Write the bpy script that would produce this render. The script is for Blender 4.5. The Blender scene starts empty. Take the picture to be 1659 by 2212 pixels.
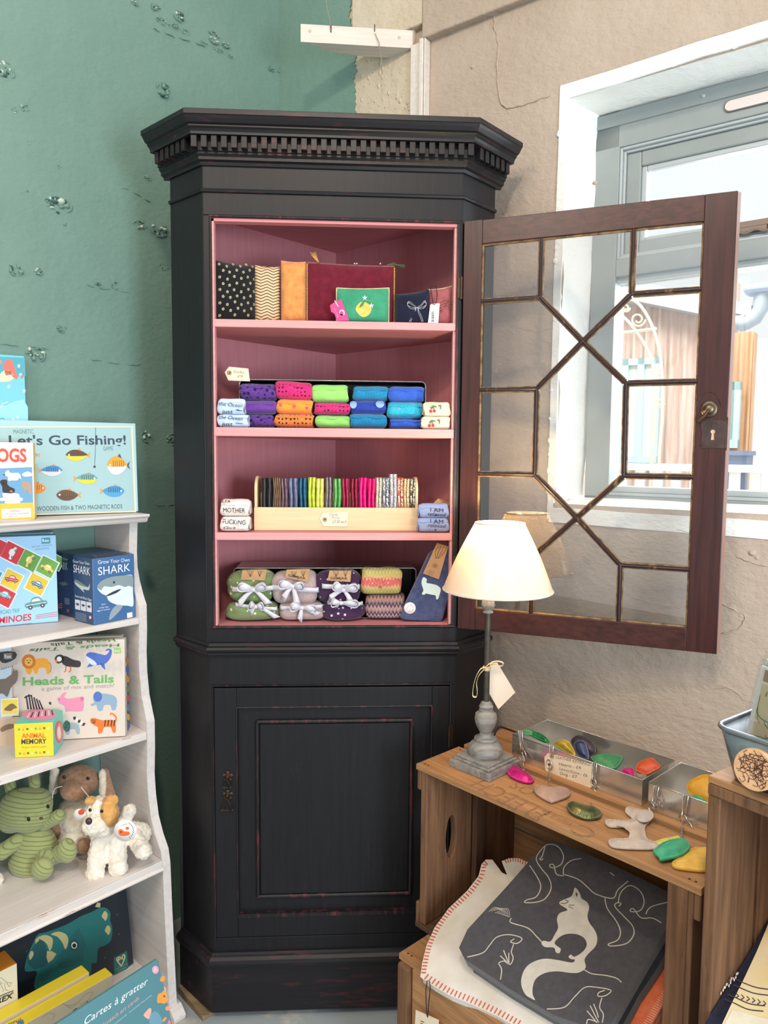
import bpy, bmesh, math, random
from mathutils import Vector, Matrix
from mathutils.geometry import tessellate_polygon
rnd = random.Random(7)
SC = bpy.context.scene
COL = SC.collection
PI = math.pi
R = math.radians
V = lambda x, y, z=0.0: Vector((x, y, z))

# ------------------------------------------------------------------ camera
IW, IH, FPX = 1659.0, 2212.0, 1587.04
CAM = V(0.304, -1.6304, 1.3164)
YAW, PITCH, ROLL = 0.05452, 0.081465, 0.008568
FWD = V(math.sin(YAW)*math.cos(PITCH), math.cos(YAW)*math.cos(PITCH), -math.sin(PITCH))
_r = V(math.cos(YAW), -math.sin(YAW), 0)
_u = _r.cross(FWD)
RGT = math.cos(ROLL)*_r + math.sin(ROLL)*_u
UPV = -math.sin(ROLL)*_r + math.cos(ROLL)*_u
cd = bpy.data.cameras.new('camera')
cd.sensor_fit = 'VERTICAL'
cd.sensor_height = 24.0
cd.lens = FPX/IH*24.0
cd.clip_start = 0.02
cd.clip_end = 200
co = bpy.data.objects.new('camera', cd)
COL.objects.link(co)
mw = Matrix((RGT, UPV, -FWD)).transposed().to_4x4()
mw.translation = CAM
co.matrix_world = mw
SC.camera = co

# ------------------------------------------------------------------ view, world, lights
SC.view_settings.view_transform = 'Standard'
SC.view_settings.look = 'None'
SC.view_settings.gamma = 1.0
SC.view_settings.exposure = 0.42
SC.view_settings.use_curve_mapping = False
wd = bpy.data.worlds.new('overcast_sky')
SC.world = wd
wd.use_nodes = True
_n = wd.node_tree.nodes
_bg = _n['Background']
_bg.inputs['Color'].default_value = (0.965, 0.98, 1.0, 1)
_bg.inputs['Strength'].default_value = 0.79

def look(o, target):
    d = (Vector(target)-o.location).normalized()
    o.rotation_euler = d.to_track_quat('-Z', 'Y').to_euler()

def area(name, loc, target, size, power, color, sy=None):
    l = bpy.data.lights.new(name, 'AREA')
    l.energy = power
    l.color = color
    l.size = size
    if sy:
        l.shape = 'RECTANGLE'
        l.size_y = sy
    o = bpy.data.objects.new(name, l)
    COL.objects.link(o)
    o.location = loc
    look(o, target)
    return o

area('shop_window_light', (1.75, -2.65, 1.15), (-0.45, 0.2, 1.2), 0.7, 45, (0.74, 0.88, 1.0), 1.0)
area('ceiling_spot_light', (0.25, -1.9, 2.9), (0.35, 0.1, 1.0), 0.16, 15, (1.0, 0.84, 0.66))
area('ceiling_lamp_light', (-0.9, -2.2, 2.8), (0.6, 0.0, 0.9), 0.5, 15, (1.0, 0.86, 0.70))
area('yard_fill_light', (2.2, 1.6, 4.6), (4.4, 4.2, 0.9), 3.0, 300, (1.0, 0.98, 0.95))  # added lamp over the yard, brightens the shed in place of sun
area('daylight_window_light', (2.05, 0.75, 2.0), (0.6, -0.3, 1.2), 1.2, 125, (0.90, 0.96, 1.0), 1.2)

# ------------------------------------------------------------------ pixel rays onto real planes
def ray(px, py):
    return RGT*((px-IW/2)/FPX) - UPV*((py-IH/2)/FPX) + FWD

def hit(px, py, p0, n):
    d = ray(px, py)
    t = (Vector(p0)-CAM).dot(n)/d.dot(n)
    return CAM + d*t

def hz(px, py, z):
    return hit(px, py, (0, 0, z), V(0, 0, 1))

def hy(px, py, y):
    return hit(px, py, (0, y, 0), V(0, 1, 0))

# ------------------------------------------------------------------ materials
def lin(c):
    c = c/255.0
    return c/12.92 if c <= 0.04045 else ((c+0.055)/1.055)**2.4

def rgb(c):
    return (lin(c[0]), lin(c[1]), lin(c[2]), 1.0)

MC = {}
class NT:
    def __init__(s, m):
        s.t = m.node_tree
        s.n = s.t.nodes
        s.b = s.n['Principled BSDF']
    def add(s, typ, **kw):
        n = s.n.new(typ)
        for k, v in kw.items():
            if k in n.inputs:
                n.inputs[k].default_value = v
            else:
                setattr(n, k, v)
        return n
    def ln(s, a, b):
        s.t.links.new(a, b)

def newmat(name):
    m = bpy.data.materials.new(name)
    m.use_nodes = True
    return m, NT(m)

def coords(nt, scale=(1, 1, 1), rot=(0, 0, 0), kind='Object'):
    tc = nt.add('ShaderNodeTexCoord')
    mp = nt.add('ShaderNodeMapping')
    mp.inputs['Scale'].default_value = scale
    mp.inputs['Rotation'].default_value = rot
    nt.ln(tc.outputs[kind], mp.inputs['Vector'])
    return mp.outputs['Vector']

def mixc(nt, fac, a, b):
    mx = nt.add('ShaderNodeMix', data_type='RGBA')
    for s, v in ((6, a), (7, b)):
        if isinstance(v, tuple):
            mx.inputs[s].default_value = v
        else:
            nt.ln(v, mx.inputs[s])
    if isinstance(fac, (int, float)):
        mx.inputs[0].default_value = fac
    else:
        nt.ln(fac, mx.inputs[0])
    return mx.outputs[2]

def ramp(nt, src, p0, p1, c0=(0, 0, 0, 1), c1=(1, 1, 1, 1)):
    r = nt.add('ShaderNodeValToRGB')
    e = r.color_ramp.elements
    e[0].position = p0; e[1].position = p1
    e[0].color = c0; e[1].color = c1
    nt.ln(src, r.inputs['Fac'])
    return r.outputs['Color']

def bump(nt, h, strength, dist):
    b = nt.add('ShaderNodeBump')
    b.inputs['Strength'].default_value = strength
    b.inputs['Distance'].default_value = dist
    nt.ln(h, b.inputs['Height'])
    nt.ln(b.outputs['Normal'], nt.b.inputs['Normal'])

def noise(nt, vec, scale, detail=3.0, rough=0.55):
    n = nt.add('ShaderNodeTexNoise')
    n.inputs['Scale'].default_value = scale
    n.inputs['Detail'].default_value = detail
    n.inputs['Roughness'].default_value = rough
    nt.ln(vec, n.inputs['Vector'])
    return n.outputs['Fac']

def M(name, c, rough=0.5, metal=0.0, c2=None, vs=30.0, vscale=(1, 1, 1), lo=0.35, hi=0.65, bs=0.0, bd=0.002, bsc=200.0, spec=0.5, coat=0.0, sheen=0.0, emit=None):
    """plain procedural surface: base colour, second colour mixed in by noise, fine bump"""
    if name in MC:
        return MC[name]
    m, nt = newmat(name)
    b = nt.b
    b.inputs['Base Color'].default_value = rgb(c)
    b.inputs['Roughness'].default_value = rough
    b.inputs['Metallic'].default_value = metal
    b.inputs['Specular IOR Level'].default_value = spec
    b.inputs['Coat Weight'].default_value = coat
    b.inputs['Sheen Weight'].default_value = sheen
    if c2 is not None or bs:
        vec = coords(nt, vscale)
    if c2 is not None:
        f = ramp(nt, noise(nt, vec, vs), lo, hi)
        nt.ln(mixc(nt, f, rgb(c), rgb(c2)), b.inputs['Base Color'])
    if bs:
        bump(nt, noise(nt, vec, bsc), bs, bd)
    if emit:
        b.inputs['Emission Color'].default_value = rgb(emit[0])
        b.inputs['Emission Strength'].default_value = emit[1]
    MC[name] = m
    return m

def ink(c, rough=0.6):
    """printing ink of one colour"""
    return M('ink_%d_%d_%d' % tuple(int(x) for x in c), c, rough)

def fabric(name, c, c2=None, weave=900.0, rough=0.9, vs=60.0, sheen=0.3, bs=0.25, lo=.35, hi=.65):
    return M(name, c, rough, 0, c2 or tuple(int(x*0.86) for x in c), vs, bs=bs, bd=0.001, bsc=weave, spec=0.2, sheen=sheen, lo=lo, hi=hi)

def dots(name, base, dot, scale, thr, rough=0.9, base2=None, randomness=0.3, soft=0.02, metric='EUCLIDEAN', stretch=(1, 1, 1), spark=None):
    """cloth with a pattern of spots"""
    if name in MC:
        return MC[name]
    m, nt = newmat(name)
    vec = coords(nt, stretch)
    vo = nt.add('ShaderNodeTexVoronoi')
    vo.distance = metric
    vo.inputs['Scale'].default_value = scale
    vo.inputs['Randomness'].default_value = randomness
    nt.ln(vec, vo.inputs['Vector'])
    f = ramp(nt, vo.outputs['Distance'], thr, thr+soft, (1, 1, 1, 1), (0, 0, 0, 1))
    bc = rgb(base)
    if base2:
        bc = mixc(nt, ramp(nt, noise(nt, vec, 700.0, 1.0), .5, .62), rgb(base), rgb(base2))
    nt.ln(mixc(nt, f, bc, rgb(dot)), nt.b.inputs['Base Color'])
    nt.b.inputs['Roughness'].default_value = rough
    nt.b.inputs['Specular IOR Level'].default_value = 0.25
    nt.b.inputs['Sheen Weight'].default_value = 0.2
    bump(nt, noise(nt, vec, 900.0), 0.2, 0.001)
    MC[name] = m
    return m

def bands(name, cols, scale, axis=(0, 0, 1), zig=0.0, rough=0.9, warp=0.0, zscale=40.0):
    """stripes (straight, waving or zig-zag) across an axis"""
    if name in MC:
        return MC[name]
    m, nt = newmat(name)
    tc = nt.add('ShaderNodeTexCoord')
    dp = nt.add('ShaderNodeVectorMath', operation='DOT_PRODUCT')
    nt.ln(tc.outputs['Object'], dp.inputs[0])
    dp.inputs[1].default_value = axis
    val = dp.outputs['Value']
    ml = nt.add('ShaderNodeMath', operation='MULTIPLY')
    nt.ln(val, ml.inputs[0]); ml.inputs[1].default_value = scale
    val = ml.outputs[0]
    if zig:
        sx = nt.add('ShaderNodeSeparateXYZ')
        nt.ln(tc.outputs['Object'], sx.inputs[0])
        pp = nt.add('ShaderNodeMath', operation='PINGPONG')
        m2 = nt.add('ShaderNodeMath', operation='MULTIPLY')
        nt.ln(sx.outputs['X'], m2.inputs[0]); m2.inputs[1].default_value = zscale
        nt.ln(m2.outputs[0], pp.inputs[0]); pp.inputs[1].default_value = 1.0
        m3 = nt.add('ShaderNodeMath', operation='MULTIPLY_ADD')
        nt.ln(pp.outputs[0], m3.inputs[0]); m3.inputs[1].default_value = zig
        nt.ln(val, m3.inputs[2])
        val = m3.outputs[0]
    if warp:
        w = nt.add('ShaderNodeMath', operation='MULTIPLY_ADD')
        nt.ln(noise(nt, tc.outputs['Object'], 60.0), w.inputs[0]); w.inputs[1].default_value = warp
        nt.ln(val, w.inputs[2])
        val = w.outputs[0]
    fr = nt.add('ShaderNodeMath', operation='FRACT')
    nt.ln(val, fr.inputs[0])
    r = nt.add('ShaderNodeValToRGB')
    r.color_ramp.interpolation = 'CONSTANT'
    e = r.color_ramp.elements
    n = len(cols)
    while len(e) < n:
        e.new(0.5)
    for i, c in enumerate(cols):
        e[i].position = i/n
        e[i].color = rgb(c)
    nt.ln(fr.outputs[0], r.inputs['Fac'])
    nt.ln(r.outputs['Color'], nt.b.inputs['Base Color'])
    nt.b.inputs['Roughness'].default_value = rough
    nt.b.inputs['Specular IOR Level'].default_value = 0.25
    MC[name] = m
    return m

def wood(name, c, c2, axis=2, rough=0.6, grain=1.0, bs=0.3, c3=None, knots=0.0, spec=0.4, wear_lo=.58, wear_hi=.66, wear_sc=20.0):
    """wood grain along an axis, optional third colour showing as wear"""
    if name in MC:
        return MC[name]
    m, nt = newmat(name)
    s = [34.0*grain]*3
    s[axis] = 1.8*grain
    vec = coords(nt, tuple(s))
    g = noise(nt, vec, 3.0, 5.0, 0.62)
    colr = mixc(nt, ramp(nt, g, .36, .66), rgb(c), rgb(c2))
    if c3:
        v2 = coords(nt, (1, 1, 1))
        s2 = [26.0]*3
        s2[axis] = 4.0
        w = noise(nt, coords(nt, tuple(s2)), wear_sc/9.0, 6.0, 0.7)
        colr = mixc(nt, ramp(nt, w, wear_lo, wear_hi), colr, rgb(c3))
    nt.ln(colr, nt.b.inputs['Base Color'])
    nt.b.inputs['Roughness'].default_value = rough
    nt.b.inputs['Specular IOR Level'].default_value = spec
    bump(nt, g, bs, 0.002)
    MC[name] = m
    return m

def glassmat(name, tint=(1, 1, 1), refl=1.0, rough=0.0):
    if name in MC:
        return MC[name]
    m, nt = newmat(name)
    tr = nt.add('ShaderNodeBsdfTransparent')
    tr.inputs['Color'].default_value = (tint[0], tint[1], tint[2], 1)
    gl = nt.add('ShaderNodeBsdfGlossy')
    gl.inputs['Roughness'].default_value = rough
    fr = nt.add('ShaderNodeFresnel')
    fr.inputs['IOR'].default_value = 1.45
    ml = nt.add('ShaderNodeMath', operation='MULTIPLY')
    nt.ln(fr.outputs[0], ml.inputs[0]); ml.inputs[1].default_value = refl
    mx = nt.add('ShaderNodeMixShader')
    nt.ln(ml.outputs[0], mx.inputs[0])
    nt.ln(tr.outputs[0], mx.inputs[1])
    nt.ln(gl.outputs[0], mx.inputs[2])
    out = [n for n in nt.n if n.type == 'OUTPUT_MATERIAL'][0]
    nt.ln(mx.outputs[0], out.inputs['Surface'])
    MC[name] = m
    return m

# ------------------------------------------------------------------ mesh building
def basis(o, ex, ey, ez=None):
    ex = Vector(ex).normalized(); ey = Vector(ey).normalized()
    ez = Vector(ez).normalized() if ez is not None else ex.cross(ey).normalized()
    m = Matrix((ex, ey, ez)).transposed().to_4x4()
    m.translation = Vector(o)
    return m

def yawm(o, a):
    return Matrix.Translation(Vector(o)) @ Matrix.Rotation(a, 4, 'Z')

I4 = Matrix.Identity(4)

class MB:
    def __init__(s, fr=I4):
        s.v = []; s.f = []; s.m = []; s.sm = []
        s.fr = fr
    def add(s, vs, fs, mi=0, smooth=False, fr=None):
        fr = fr if fr is not None else s.fr
        o = len(s.v)
        s.v += [fr @ Vector(p) for p in vs]
        for f in fs:
            s.f.append([i+o for i in f]); s.m.append(mi); s.sm.append(smooth)
        return s
    def box(s, x0, x1, y0, y1, z0, z1, mi=0, fr=None):
        vs = [(x, y, z) for z in (z0, z1) for y in (y0, y1) for x in (x0, x1)]
        return s.add(vs, [(0, 2, 3, 1), (4, 5, 7, 6), (0, 1, 5, 4), (2, 6, 7, 3), (0, 4, 6, 2), (1, 3, 7, 5)], mi, False, fr)
    def prism(s, poly, z0, z1, mi=0, fr=None, smooth=False):
        """polygon in local xy, extruded along local z"""
        n = len(poly)
        a = sum(poly[i][0]*poly[(i+1) % n][1]-poly[(i+1) % n][0]*poly[i][1] for i in range(n))
        if a < 0:
            poly = poly[::-1]
        vs = [(p[0], p[1], z0) for p in poly]+[(p[0], p[1], z1) for p in poly]
        s.add(vs, [tuple(range(n-1, -1, -1)), tuple(range(n, 2*n))], mi, False, fr)
        s.add(vs, [(i, (i+1) % n, n+(i+1) % n, n+i) for i in range(n)], mi, smooth, fr)
        return s
    def prism_hole(s, outer, holes, z0, z1, mi=0, fr=None):
        loops = [outer]+holes
        pts = [p for l in loops for p in l]
        tris = tessellate_polygon([[Vector((p[0], p[1], 0)) for p in l] for l in loops])
        n = len(pts)
        vs = [(p[0], p[1], z0) for p in pts]+[(p[0], p[1], z1) for p in pts]
        fs = []
        for t in tris:
            a, b, c = t
            ar = (pts[b][0]-pts[a][0])*(pts[c][1]-pts[a][1])-(pts[c][0]-pts[a][0])*(pts[b][1]-pts[a][1])
            if ar < 0:
                a, c = c, a
            fs.append((a+n, b+n, c+n)); fs.append((c, b, a))
        o = 0
        for k, l in enumerate(loops):
            m = len(l)
            ar = sum(l[i][0]*l[(i+1) % m][1]-l[(i+1) % m][0]*l[i][1] for i in range(m))
            flip = (ar < 0) if k == 0 else (ar > 0)
            for i in range(m):
                q = (o+i, o+(i+1) % m, o+(i+1) % m+n, o+i+n)
                fs.append(q[::-1] if flip else q)
            o += m
        return s.add(vs, fs, mi, False, fr)
    def lathe(s, prof, n=32, mi=0, fr=None, smooth=True, cap=True):
        """profile [(r,z)] about local z"""
        vs = []; fs = []
        for r, z in prof:
            for k in range(n):
                a = 2*PI*k/n
                vs.append((r*math.cos(a), r*math.sin(a), z))
        for j in range(len(prof)-1):
            for k in range(n):
                k2 = (k+1) % n
                fs.append((j*n+k, j*n+k2, (j+1)*n+k2, (j+1)*n+k))
        s.add(vs, fs, mi, smooth, fr)
        if cap:
            for j, rev in ((0, True), (len(prof)-1, False)):
                if prof[j][0] > 1e-5:
                    ring = [vs[j*n+k] for k in range(n)]
                    s.add(ring, [tuple(range(n-1, -1, -1)) if rev else tuple(range(n))], mi, False, fr)
        return s
    def tube(s, pts, r, n=8, mi=0, fr=None, closed=False, cap=True):
        pts = [Vector(p) for p in pts]
        rr = r if isinstance(r, (list, tuple)) else [r]*len(pts)
        N = len(pts)
        vs = []; up = None
        for i, p in enumerate(pts):
            if closed:
                t = pts[(i+1) % N]-pts[i-1]
            else:
                t = pts[min(i+1, N-1)]-pts[max(i-1, 0)]
            if t.length < 1e-9:
                t = V(0, 0, 1)
            t.normalize()
            if up is None:
                up = t.orthogonal().normalized()
            else:
                up = up - t*up.dot(t)
                up = up.normalized() if up.length > 1e-6 else t.orthogonal().normalized()
            b = t.cross(up)
            for k in range(n):
                a = 2*PI*k/n
                vs.append(p+(up*math.cos(a)+b*math.sin(a))*rr[i])
        fs = []
        for i in range(N if closed else N-1):
            j = (i+1) % N
            for k in range(n):
                k2 = (k+1) % n
                fs.append((i*n+k, i*n+k2, j*n+k2, j*n+k))
        s.add(vs, fs, mi, True, fr)
        if cap and not closed:
            s.add(vs[:n], [tuple(range(n-1, -1, -1))], mi, True, fr)
            s.add(vs[-n:], [tuple(range(n))], mi, True, fr)
        return s
    def mould(s, path, prof, mi=0, closed=False, smooth=False):
        """path [(x,y)] seen from above, outward side on the right hand of travel; prof [(out,z)] with mitred corners"""
        P = [Vector((p[0], p[1])) for p in path]
        N = len(P)
        offs = []
        for i in range(N):
            if 0 < i < N-1:
                d0 = (P[i]-P[i-1]).normalized(); d1 = (P[i+1]-P[i]).normalized()
                n0 = Vector((d0.y, -d0.x)); n1 = Vector((d1.y, -d1.x))
                b = (n0+n1).normalized()
                offs.append(b/max(0.2, b.dot(n0)))
            else:
                d = (P[1]-P[0]).normalized() if i == 0 else (P[-1]-P[-2]).normalized()
                offs.append(Vector((d.y, -d.x)))
        vs = []
        K = len(prof)
        for i in range(N):
            for o, z in prof:
                q = P[i]+offs[i]*o
                vs.append((q.x, q.y, z))
        fs = []
        for i in range(N-1):
            for k in range(K-1):
                fs.append((i*K+k, (i+1)*K+k, (i+1)*K+k+1, i*K+k+1))
        s.add(vs, fs, mi, smooth)
        s.add(vs[:K], [tuple(range(K))], mi)
        s.add(vs[-K:], [tuple(range(K-1, -1, -1))], mi)
        return s
    def grid(s, fn, nu, nv, mi=0, fr=None, smooth=True, cu=False, cv=False):
        vs = []
        for j in range(nv+1):
            for i in range(nu+1):
                vs.append(fn(i/nu, j/nv))
        w = nu+1
        fs = [(j*w+i, j*w+i+1, (j+1)*w+i+1, (j+1)*w+i) for j in range(nv) for i in range(nu)]
        return s.add(vs, fs, mi, smooth, fr)
    def ball(s, c, r, mi=0, fr=None, nu=20, nv=12, rot=None):
        """ellipsoid: r is a number or three radii"""
        if isinstance(r, (int, float)):
            r = (r, r, r)
        q = rot if rot is not None else Matrix.Identity(3)
        c = Vector(c)
        vs = []; fs = []
        for j in range(1, nv):
            t = PI*j/nv
            for i in range(nu):
                a = 2*PI*i/nu
                vs.append(c+q @ Vector((r[0]*math.sin(t)*math.cos(a), r[1]*math.sin(t)*math.sin(a), -r[2]*math.cos(t))))
        b = len(vs)
        vs.append(c+q @ Vector((0, 0, -r[2]))); vs.append(c+q @ Vector((0, 0, r[2])))
        for j in range(nv-2):
            for i in range(nu):
                i2 = (i+1) % nu
                fs.append((j*nu+i, j*nu+i2, (j+1)*nu+i2, (j+1)*nu+i))
        for i in range(nu):
            i2 = (i+1) % nu
            fs.append((b, i2, i)); fs.append((b+1, (nv-2)*nu+i, (nv-2)*nu+i2))
        return s.add(vs, fs, mi, True, fr)

ROOTM = {}
def world_of(o):
    return ROOTM.get(o.name, I4)

def link(name, mb, mats, parent=None, bevel=0.0, seg=2, sub=0, origin=None, weld=False):
    """one mesh object; built in world coordinates, stored relative to its parent"""
    me = bpy.data.meshes.new(name)
    if parent is not None:
        inv = world_of(parent).inverted()
        vs = [inv @ p for p in mb.v]
        w = world_of(parent)
    else:
        if origin is None:
            n = len(mb.v)
            xs = [p.x for p in mb.v]; ys = [p.y for p in mb.v]; zs = [p.z for p in mb.v]
            origin = V((min(xs)+max(xs))/2, (min(ys)+max(ys))/2, min(zs))
        w = Matrix.Translation(Vector(origin))
        inv = w.inverted()
        vs = [inv @ p for p in mb.v]
    me.from_pydata(vs, [], mb.f)
    if not isinstance(mats, (list, tuple)):
        mats = [mats]
    for m in mats:
        me.materials.append(m)
    me.polygons.foreach_set('material_index', mb.m)
    me.polygons.foreach_set('use_smooth', mb.sm)
    if weld:
        bm = bmesh.new(); bm.from_mesh(me)
        bmesh.ops.remove_doubles(bm, verts=bm.verts, dist=1e-5)
        bm.to_mesh(me); bm.free()
    me.update()
    o = bpy.data.objects.new(name, me)
    COL.objects.link(o)
    if parent is not None:
        o.parent = parent
    else:
        o.matrix_world = w
    ROOTM[o.name] = w
    if bevel:
        b = o.modifiers.new('bevel', 'BEVEL')
        b.width = bevel; b.segments = seg; b.limit_method = 'ANGLE'; b.angle_limit = R(40)
        b.harden_normals = False
    if sub:
        b = o.modifiers.new('sub', 'SUBSURF'); b.levels = sub; b.render_levels = sub
    return o

def tag(o, label=None, cat=None, group=None, kind=None):
    if label: o['label'] = label
    if cat: o['category'] = cat
    if group: o['group'] = group
    if kind: o['kind'] = kind
    return o

def thing(name, label, cat, loc, rotz=0.0, group=None):
    o = bpy.data.objects.new(name, None)
    o.empty_display_size = 0.03
    COL.objects.link(o)
    m = yawm(loc, rotz)
    o.matrix_world = m
    ROOTM[o.name] = m
    return tag(o, label, cat, group)

def struct(name, mb, mats, **k):
    return tag(link(name, mb, mats, **k), kind='structure')

# ------------------------------------------------------------------ flat printing on a real face
def catmull(pts, n=6, closed=True):
    out = []
    N = len(pts)
    P = [Vector((p[0], p[1])) if len(p) == 2 else Vector(p) for p in pts]
    rng = range(N) if closed else range(N-1)
    for i in rng:
        if closed:
            p0, p1, p2, p3 = P[i-1], P[i], P[(i+1) % N], P[(i+2) % N]
        else:
            p0, p1, p2, p3 = P[max(i-1, 0)], P[i], P[i+1], P[min(i+2, N-1)]
        for k in range(n):
            t = k/n
            out.append(0.5*((2*p1)+(p2-p0)*t+(2*p0-5*p1+4*p2-p3)*t*t+(3*p1-p0-3*p2+p3)*t**3))
    if not closed:
        out.append(P[-1])
    return out

class Art:
    """printing on one flat face (origin, right, up); pixels are projected on to that face"""
    def __init__(s, o, ex, ey, step=0.00025):
        s.o = Vector(o); s.ex = Vector(ex).normalized(); s.ey = Vector(ey).normalized()
        s.n = s.ex.cross(s.ey).normalized()
        s.mb = MB(); s.mats = []; s.k = 1; s.step = step; s.z = (0.0, 0.0, 1.0); s.warp = None
    def mi(s, c):
        m = c if not isinstance(c, tuple) else ink(c)
        if m not in s.mats:
            s.mats.append(m)
        return s.mats.index(m)
    def zoom(s, ox, oy, k):
        s.z = (ox, oy, k)
        return s
    def uv(s, px, py):
        p = hit(s.z[0]+px*s.z[2], s.z[1]+py*s.z[2], s.o, s.n)-s.o
        return Vector((p.dot(s.ex), p.dot(s.ey)))
    def at(s, q, h=0.0):
        w = s.warp(q) if s.warp else 0.0
        return s.o+s.ex*q[0]+s.ey*q[1]+s.n*(s.k*s.step+h+w)
    def layer(s, n=1):
        s.k += n
        return s
    def poly_uv(s, pts, c):
        tri = tessellate_polygon([[Vector((p[0], p[1], 0)) for p in pts]])
        fs = []
        for a, b, d in tri:
            ar = (pts[b][0]-pts[a][0])*(pts[d][1]-pts[a][1])-(pts[d][0]-pts[a][0])*(pts[b][1]-pts[a][1])
            fs.append((a, b, d) if ar > 0 else (d, b, a))
        s.mb.add([s.at(p) for p in pts], fs, s.mi(c))
        return s
    def poly(s, pix, c, smooth=0):
        pts = [s.uv(*p) for p in pix]
        if smooth:
            pts = catmull(pts, smooth)
        return s.poly_uv(pts, c)
    def ell(s, px, py, rx, ry, c, rot=0.0, n=24, a0=0, a1=360):
        o = s.uv(px, py); x = s.uv(px+1, py)-o; y = s.uv(px, py-1)-o
        pts = []
        full = (a1-a0) >= 360
        for k in range(n if full else n+1):
            a = R(a0+(a1-a0)*k/n)
            dx, dy = rx*math.cos(a), ry*math.sin(a)
            dx, dy = dx*math.cos(rot)-dy*math.sin(rot), dx*math.sin(rot)+dy*math.cos(rot)
            pts.append(o+x*dx+y*dy)
        return s.poly_uv(pts, c)
    def line(s, pix, w, c, smooth=0, closed=False):
        """stroke, w in photograph pixels"""
        pts = [s.uv(*p) for p in pix]
        sc = (s.uv(pix[0][0]+1, pix[0][1])-pts[0]).length
        if smooth:
            pts = catmull(pts, smooth, closed)
        if closed:
            pts = pts+[pts[0]]
        hw = w*sc/2
        N = len(pts)
        vs = []
        for i in range(N):
            t = pts[min(i+1, N-1)]-pts[max(i-1, 0)]
            if t.length < 1e-9:
                t = Vector((1, 0))
            t.normalize()
            nn = Vector((-t.y, t.x))
            vs.append(s.at(pts[i]-nn*hw)); vs.append(s.at(pts[i]+nn*hw))
        s.mb.add(vs, [(2*i, 2*i+2, 2*i+3, 2*i+1) for i in range(N-1)], s.mi(c))
        return s
    def text(s, body, p0, p1, c, h=None, bold=0.0, slant=0.0):
        """one line of lettering; p0 and p1 are the two ends of the baseline in pixels, h its capital height"""
        a = s.uv(*p0); b = s.uv(*p1)
        cu = bpy.data.curves.new('lettering', 'FONT')
        cu.body = body; cu.size = 1.0; cu.offset = bold; cu.shear = slant
        cu.resolution_u = 3
        ob = bpy.data.objects.new('lettering', cu)
        me = bpy.data.meshes.new_from_object(ob)
        bpy.data.objects.remove(ob); bpy.data.curves.remove(cu)
        if len(me.vertices) == 0:
            return s
        xs = [v.co.x for v in me.vertices]; x0 = min(xs); x1 = max(xs)
        d = b-a
        L = d.length
        t = d/L; nn = Vector((-t.y, t.x))
        sx = L/(x1-x0)
        sy = sx
        if h:
            hv = (s.uv(p0[0], p0[1]-h)-a).length
            sy = hv/0.70
        pts = [s.at(a+t*((v.co.x-x0)*sx)+nn*(v.co.y*sy)) for v in me.vertices]
        fs = [tuple(p.vertices) for p in me.polygons]
        fl = []
        for f in fs:
            q0, q1, q2 = pts[f[0]], pts[f[1]], pts[f[2]]
            fl.append(f if (q1-q0).cross(q2-q0).dot(s.n) > 0 else f[::-1])
        s.mb.add(pts, fl, s.mi(c))
        bpy.data.meshes.remove(me)
        return s
    def done(s, name, parent):
        if not s.mb.v:
            return None
        return link(name, s.mb, s.mats, parent)

ZA = (0, 740, 0.31646)        # crops the drawings were read from: left edge, top edge, pixels per unit
ZB = (0, 1340, 0.39409)
ZC = (0, 1900, 0.24111)
ZD = (440, 460, 0.33755)
ZE = (440, 900, 0.33755)
ZG = (860, 1780, 0.37372)
ZH = (1080, 1520, 0.28933)
ZI = (860, 1400, 0.48162)
ZJ = (1480, 1400, 0.36680)

def zp(z, x, y):
    return (z[0]+x*z[2], z[1]+y*z[2])

class Face:
    pass

def boxitem(name, label, cat, br, yaw, w, h, d, zb, mats, lean=0.0, group=None, at=None, bevel=.0012, parent=None):
    """upright carton: br = pixel of the front bottom right corner on height zb; yaw = heading of the front's right hand"""
    B = at if at is not None else hz(br[0], br[1], zb)
    ex = V(math.cos(yaw), math.sin(yaw), 0)
    nf = V(math.sin(yaw), -math.cos(yaw), 0)
    up = V(0, 0, 1)*math.cos(lean) - nf*math.sin(lean)
    nn = ex.cross(up)                                          # out of the front, after leaning
    B = B+V(0, 0, d*max(0.0, math.sin(lean))+.0005)
    A = B-ex*w
    mb = MB()
    fr = basis(A, ex, up, nn)
    vs = [(0, 0, 0), (w, 0, 0), (w, h, 0), (0, h, 0), (0, 0, -d), (w, 0, -d), (w, h, -d), (0, h, -d)]
    fs = [((0, 1, 2, 3), 0), ((1, 5, 6, 2), 1), ((3, 2, 6, 7), 2), ((4, 0, 3, 7), min(3, len(mats)-1)), ((5, 4, 7, 6), 1), ((0, 4, 5, 1), 1)]
    mb.add(vs, [f for f, _ in fs], 0, False, fr)
    mb.m = [m for _, m in fs]
    zlow = min(p.z for p in mb.v)
    o = link(name, mb, mats, bevel=bevel)
    tag(o, label, cat, group)
    F = Face()
    F.o = o; F.A = A; F.B = B; F.ex = ex; F.up = up; F.n = nn; F.w = w; F.h = h; F.d = d
    F.front = lambda: Art(A, ex, up)
    F.right = lambda: Art(B, -nn, up)
    F.left = lambda: Art(A-nn*d, nn, up)
    F.top = lambda: Art(A+up*h, ex, -nn)
    return F
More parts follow.
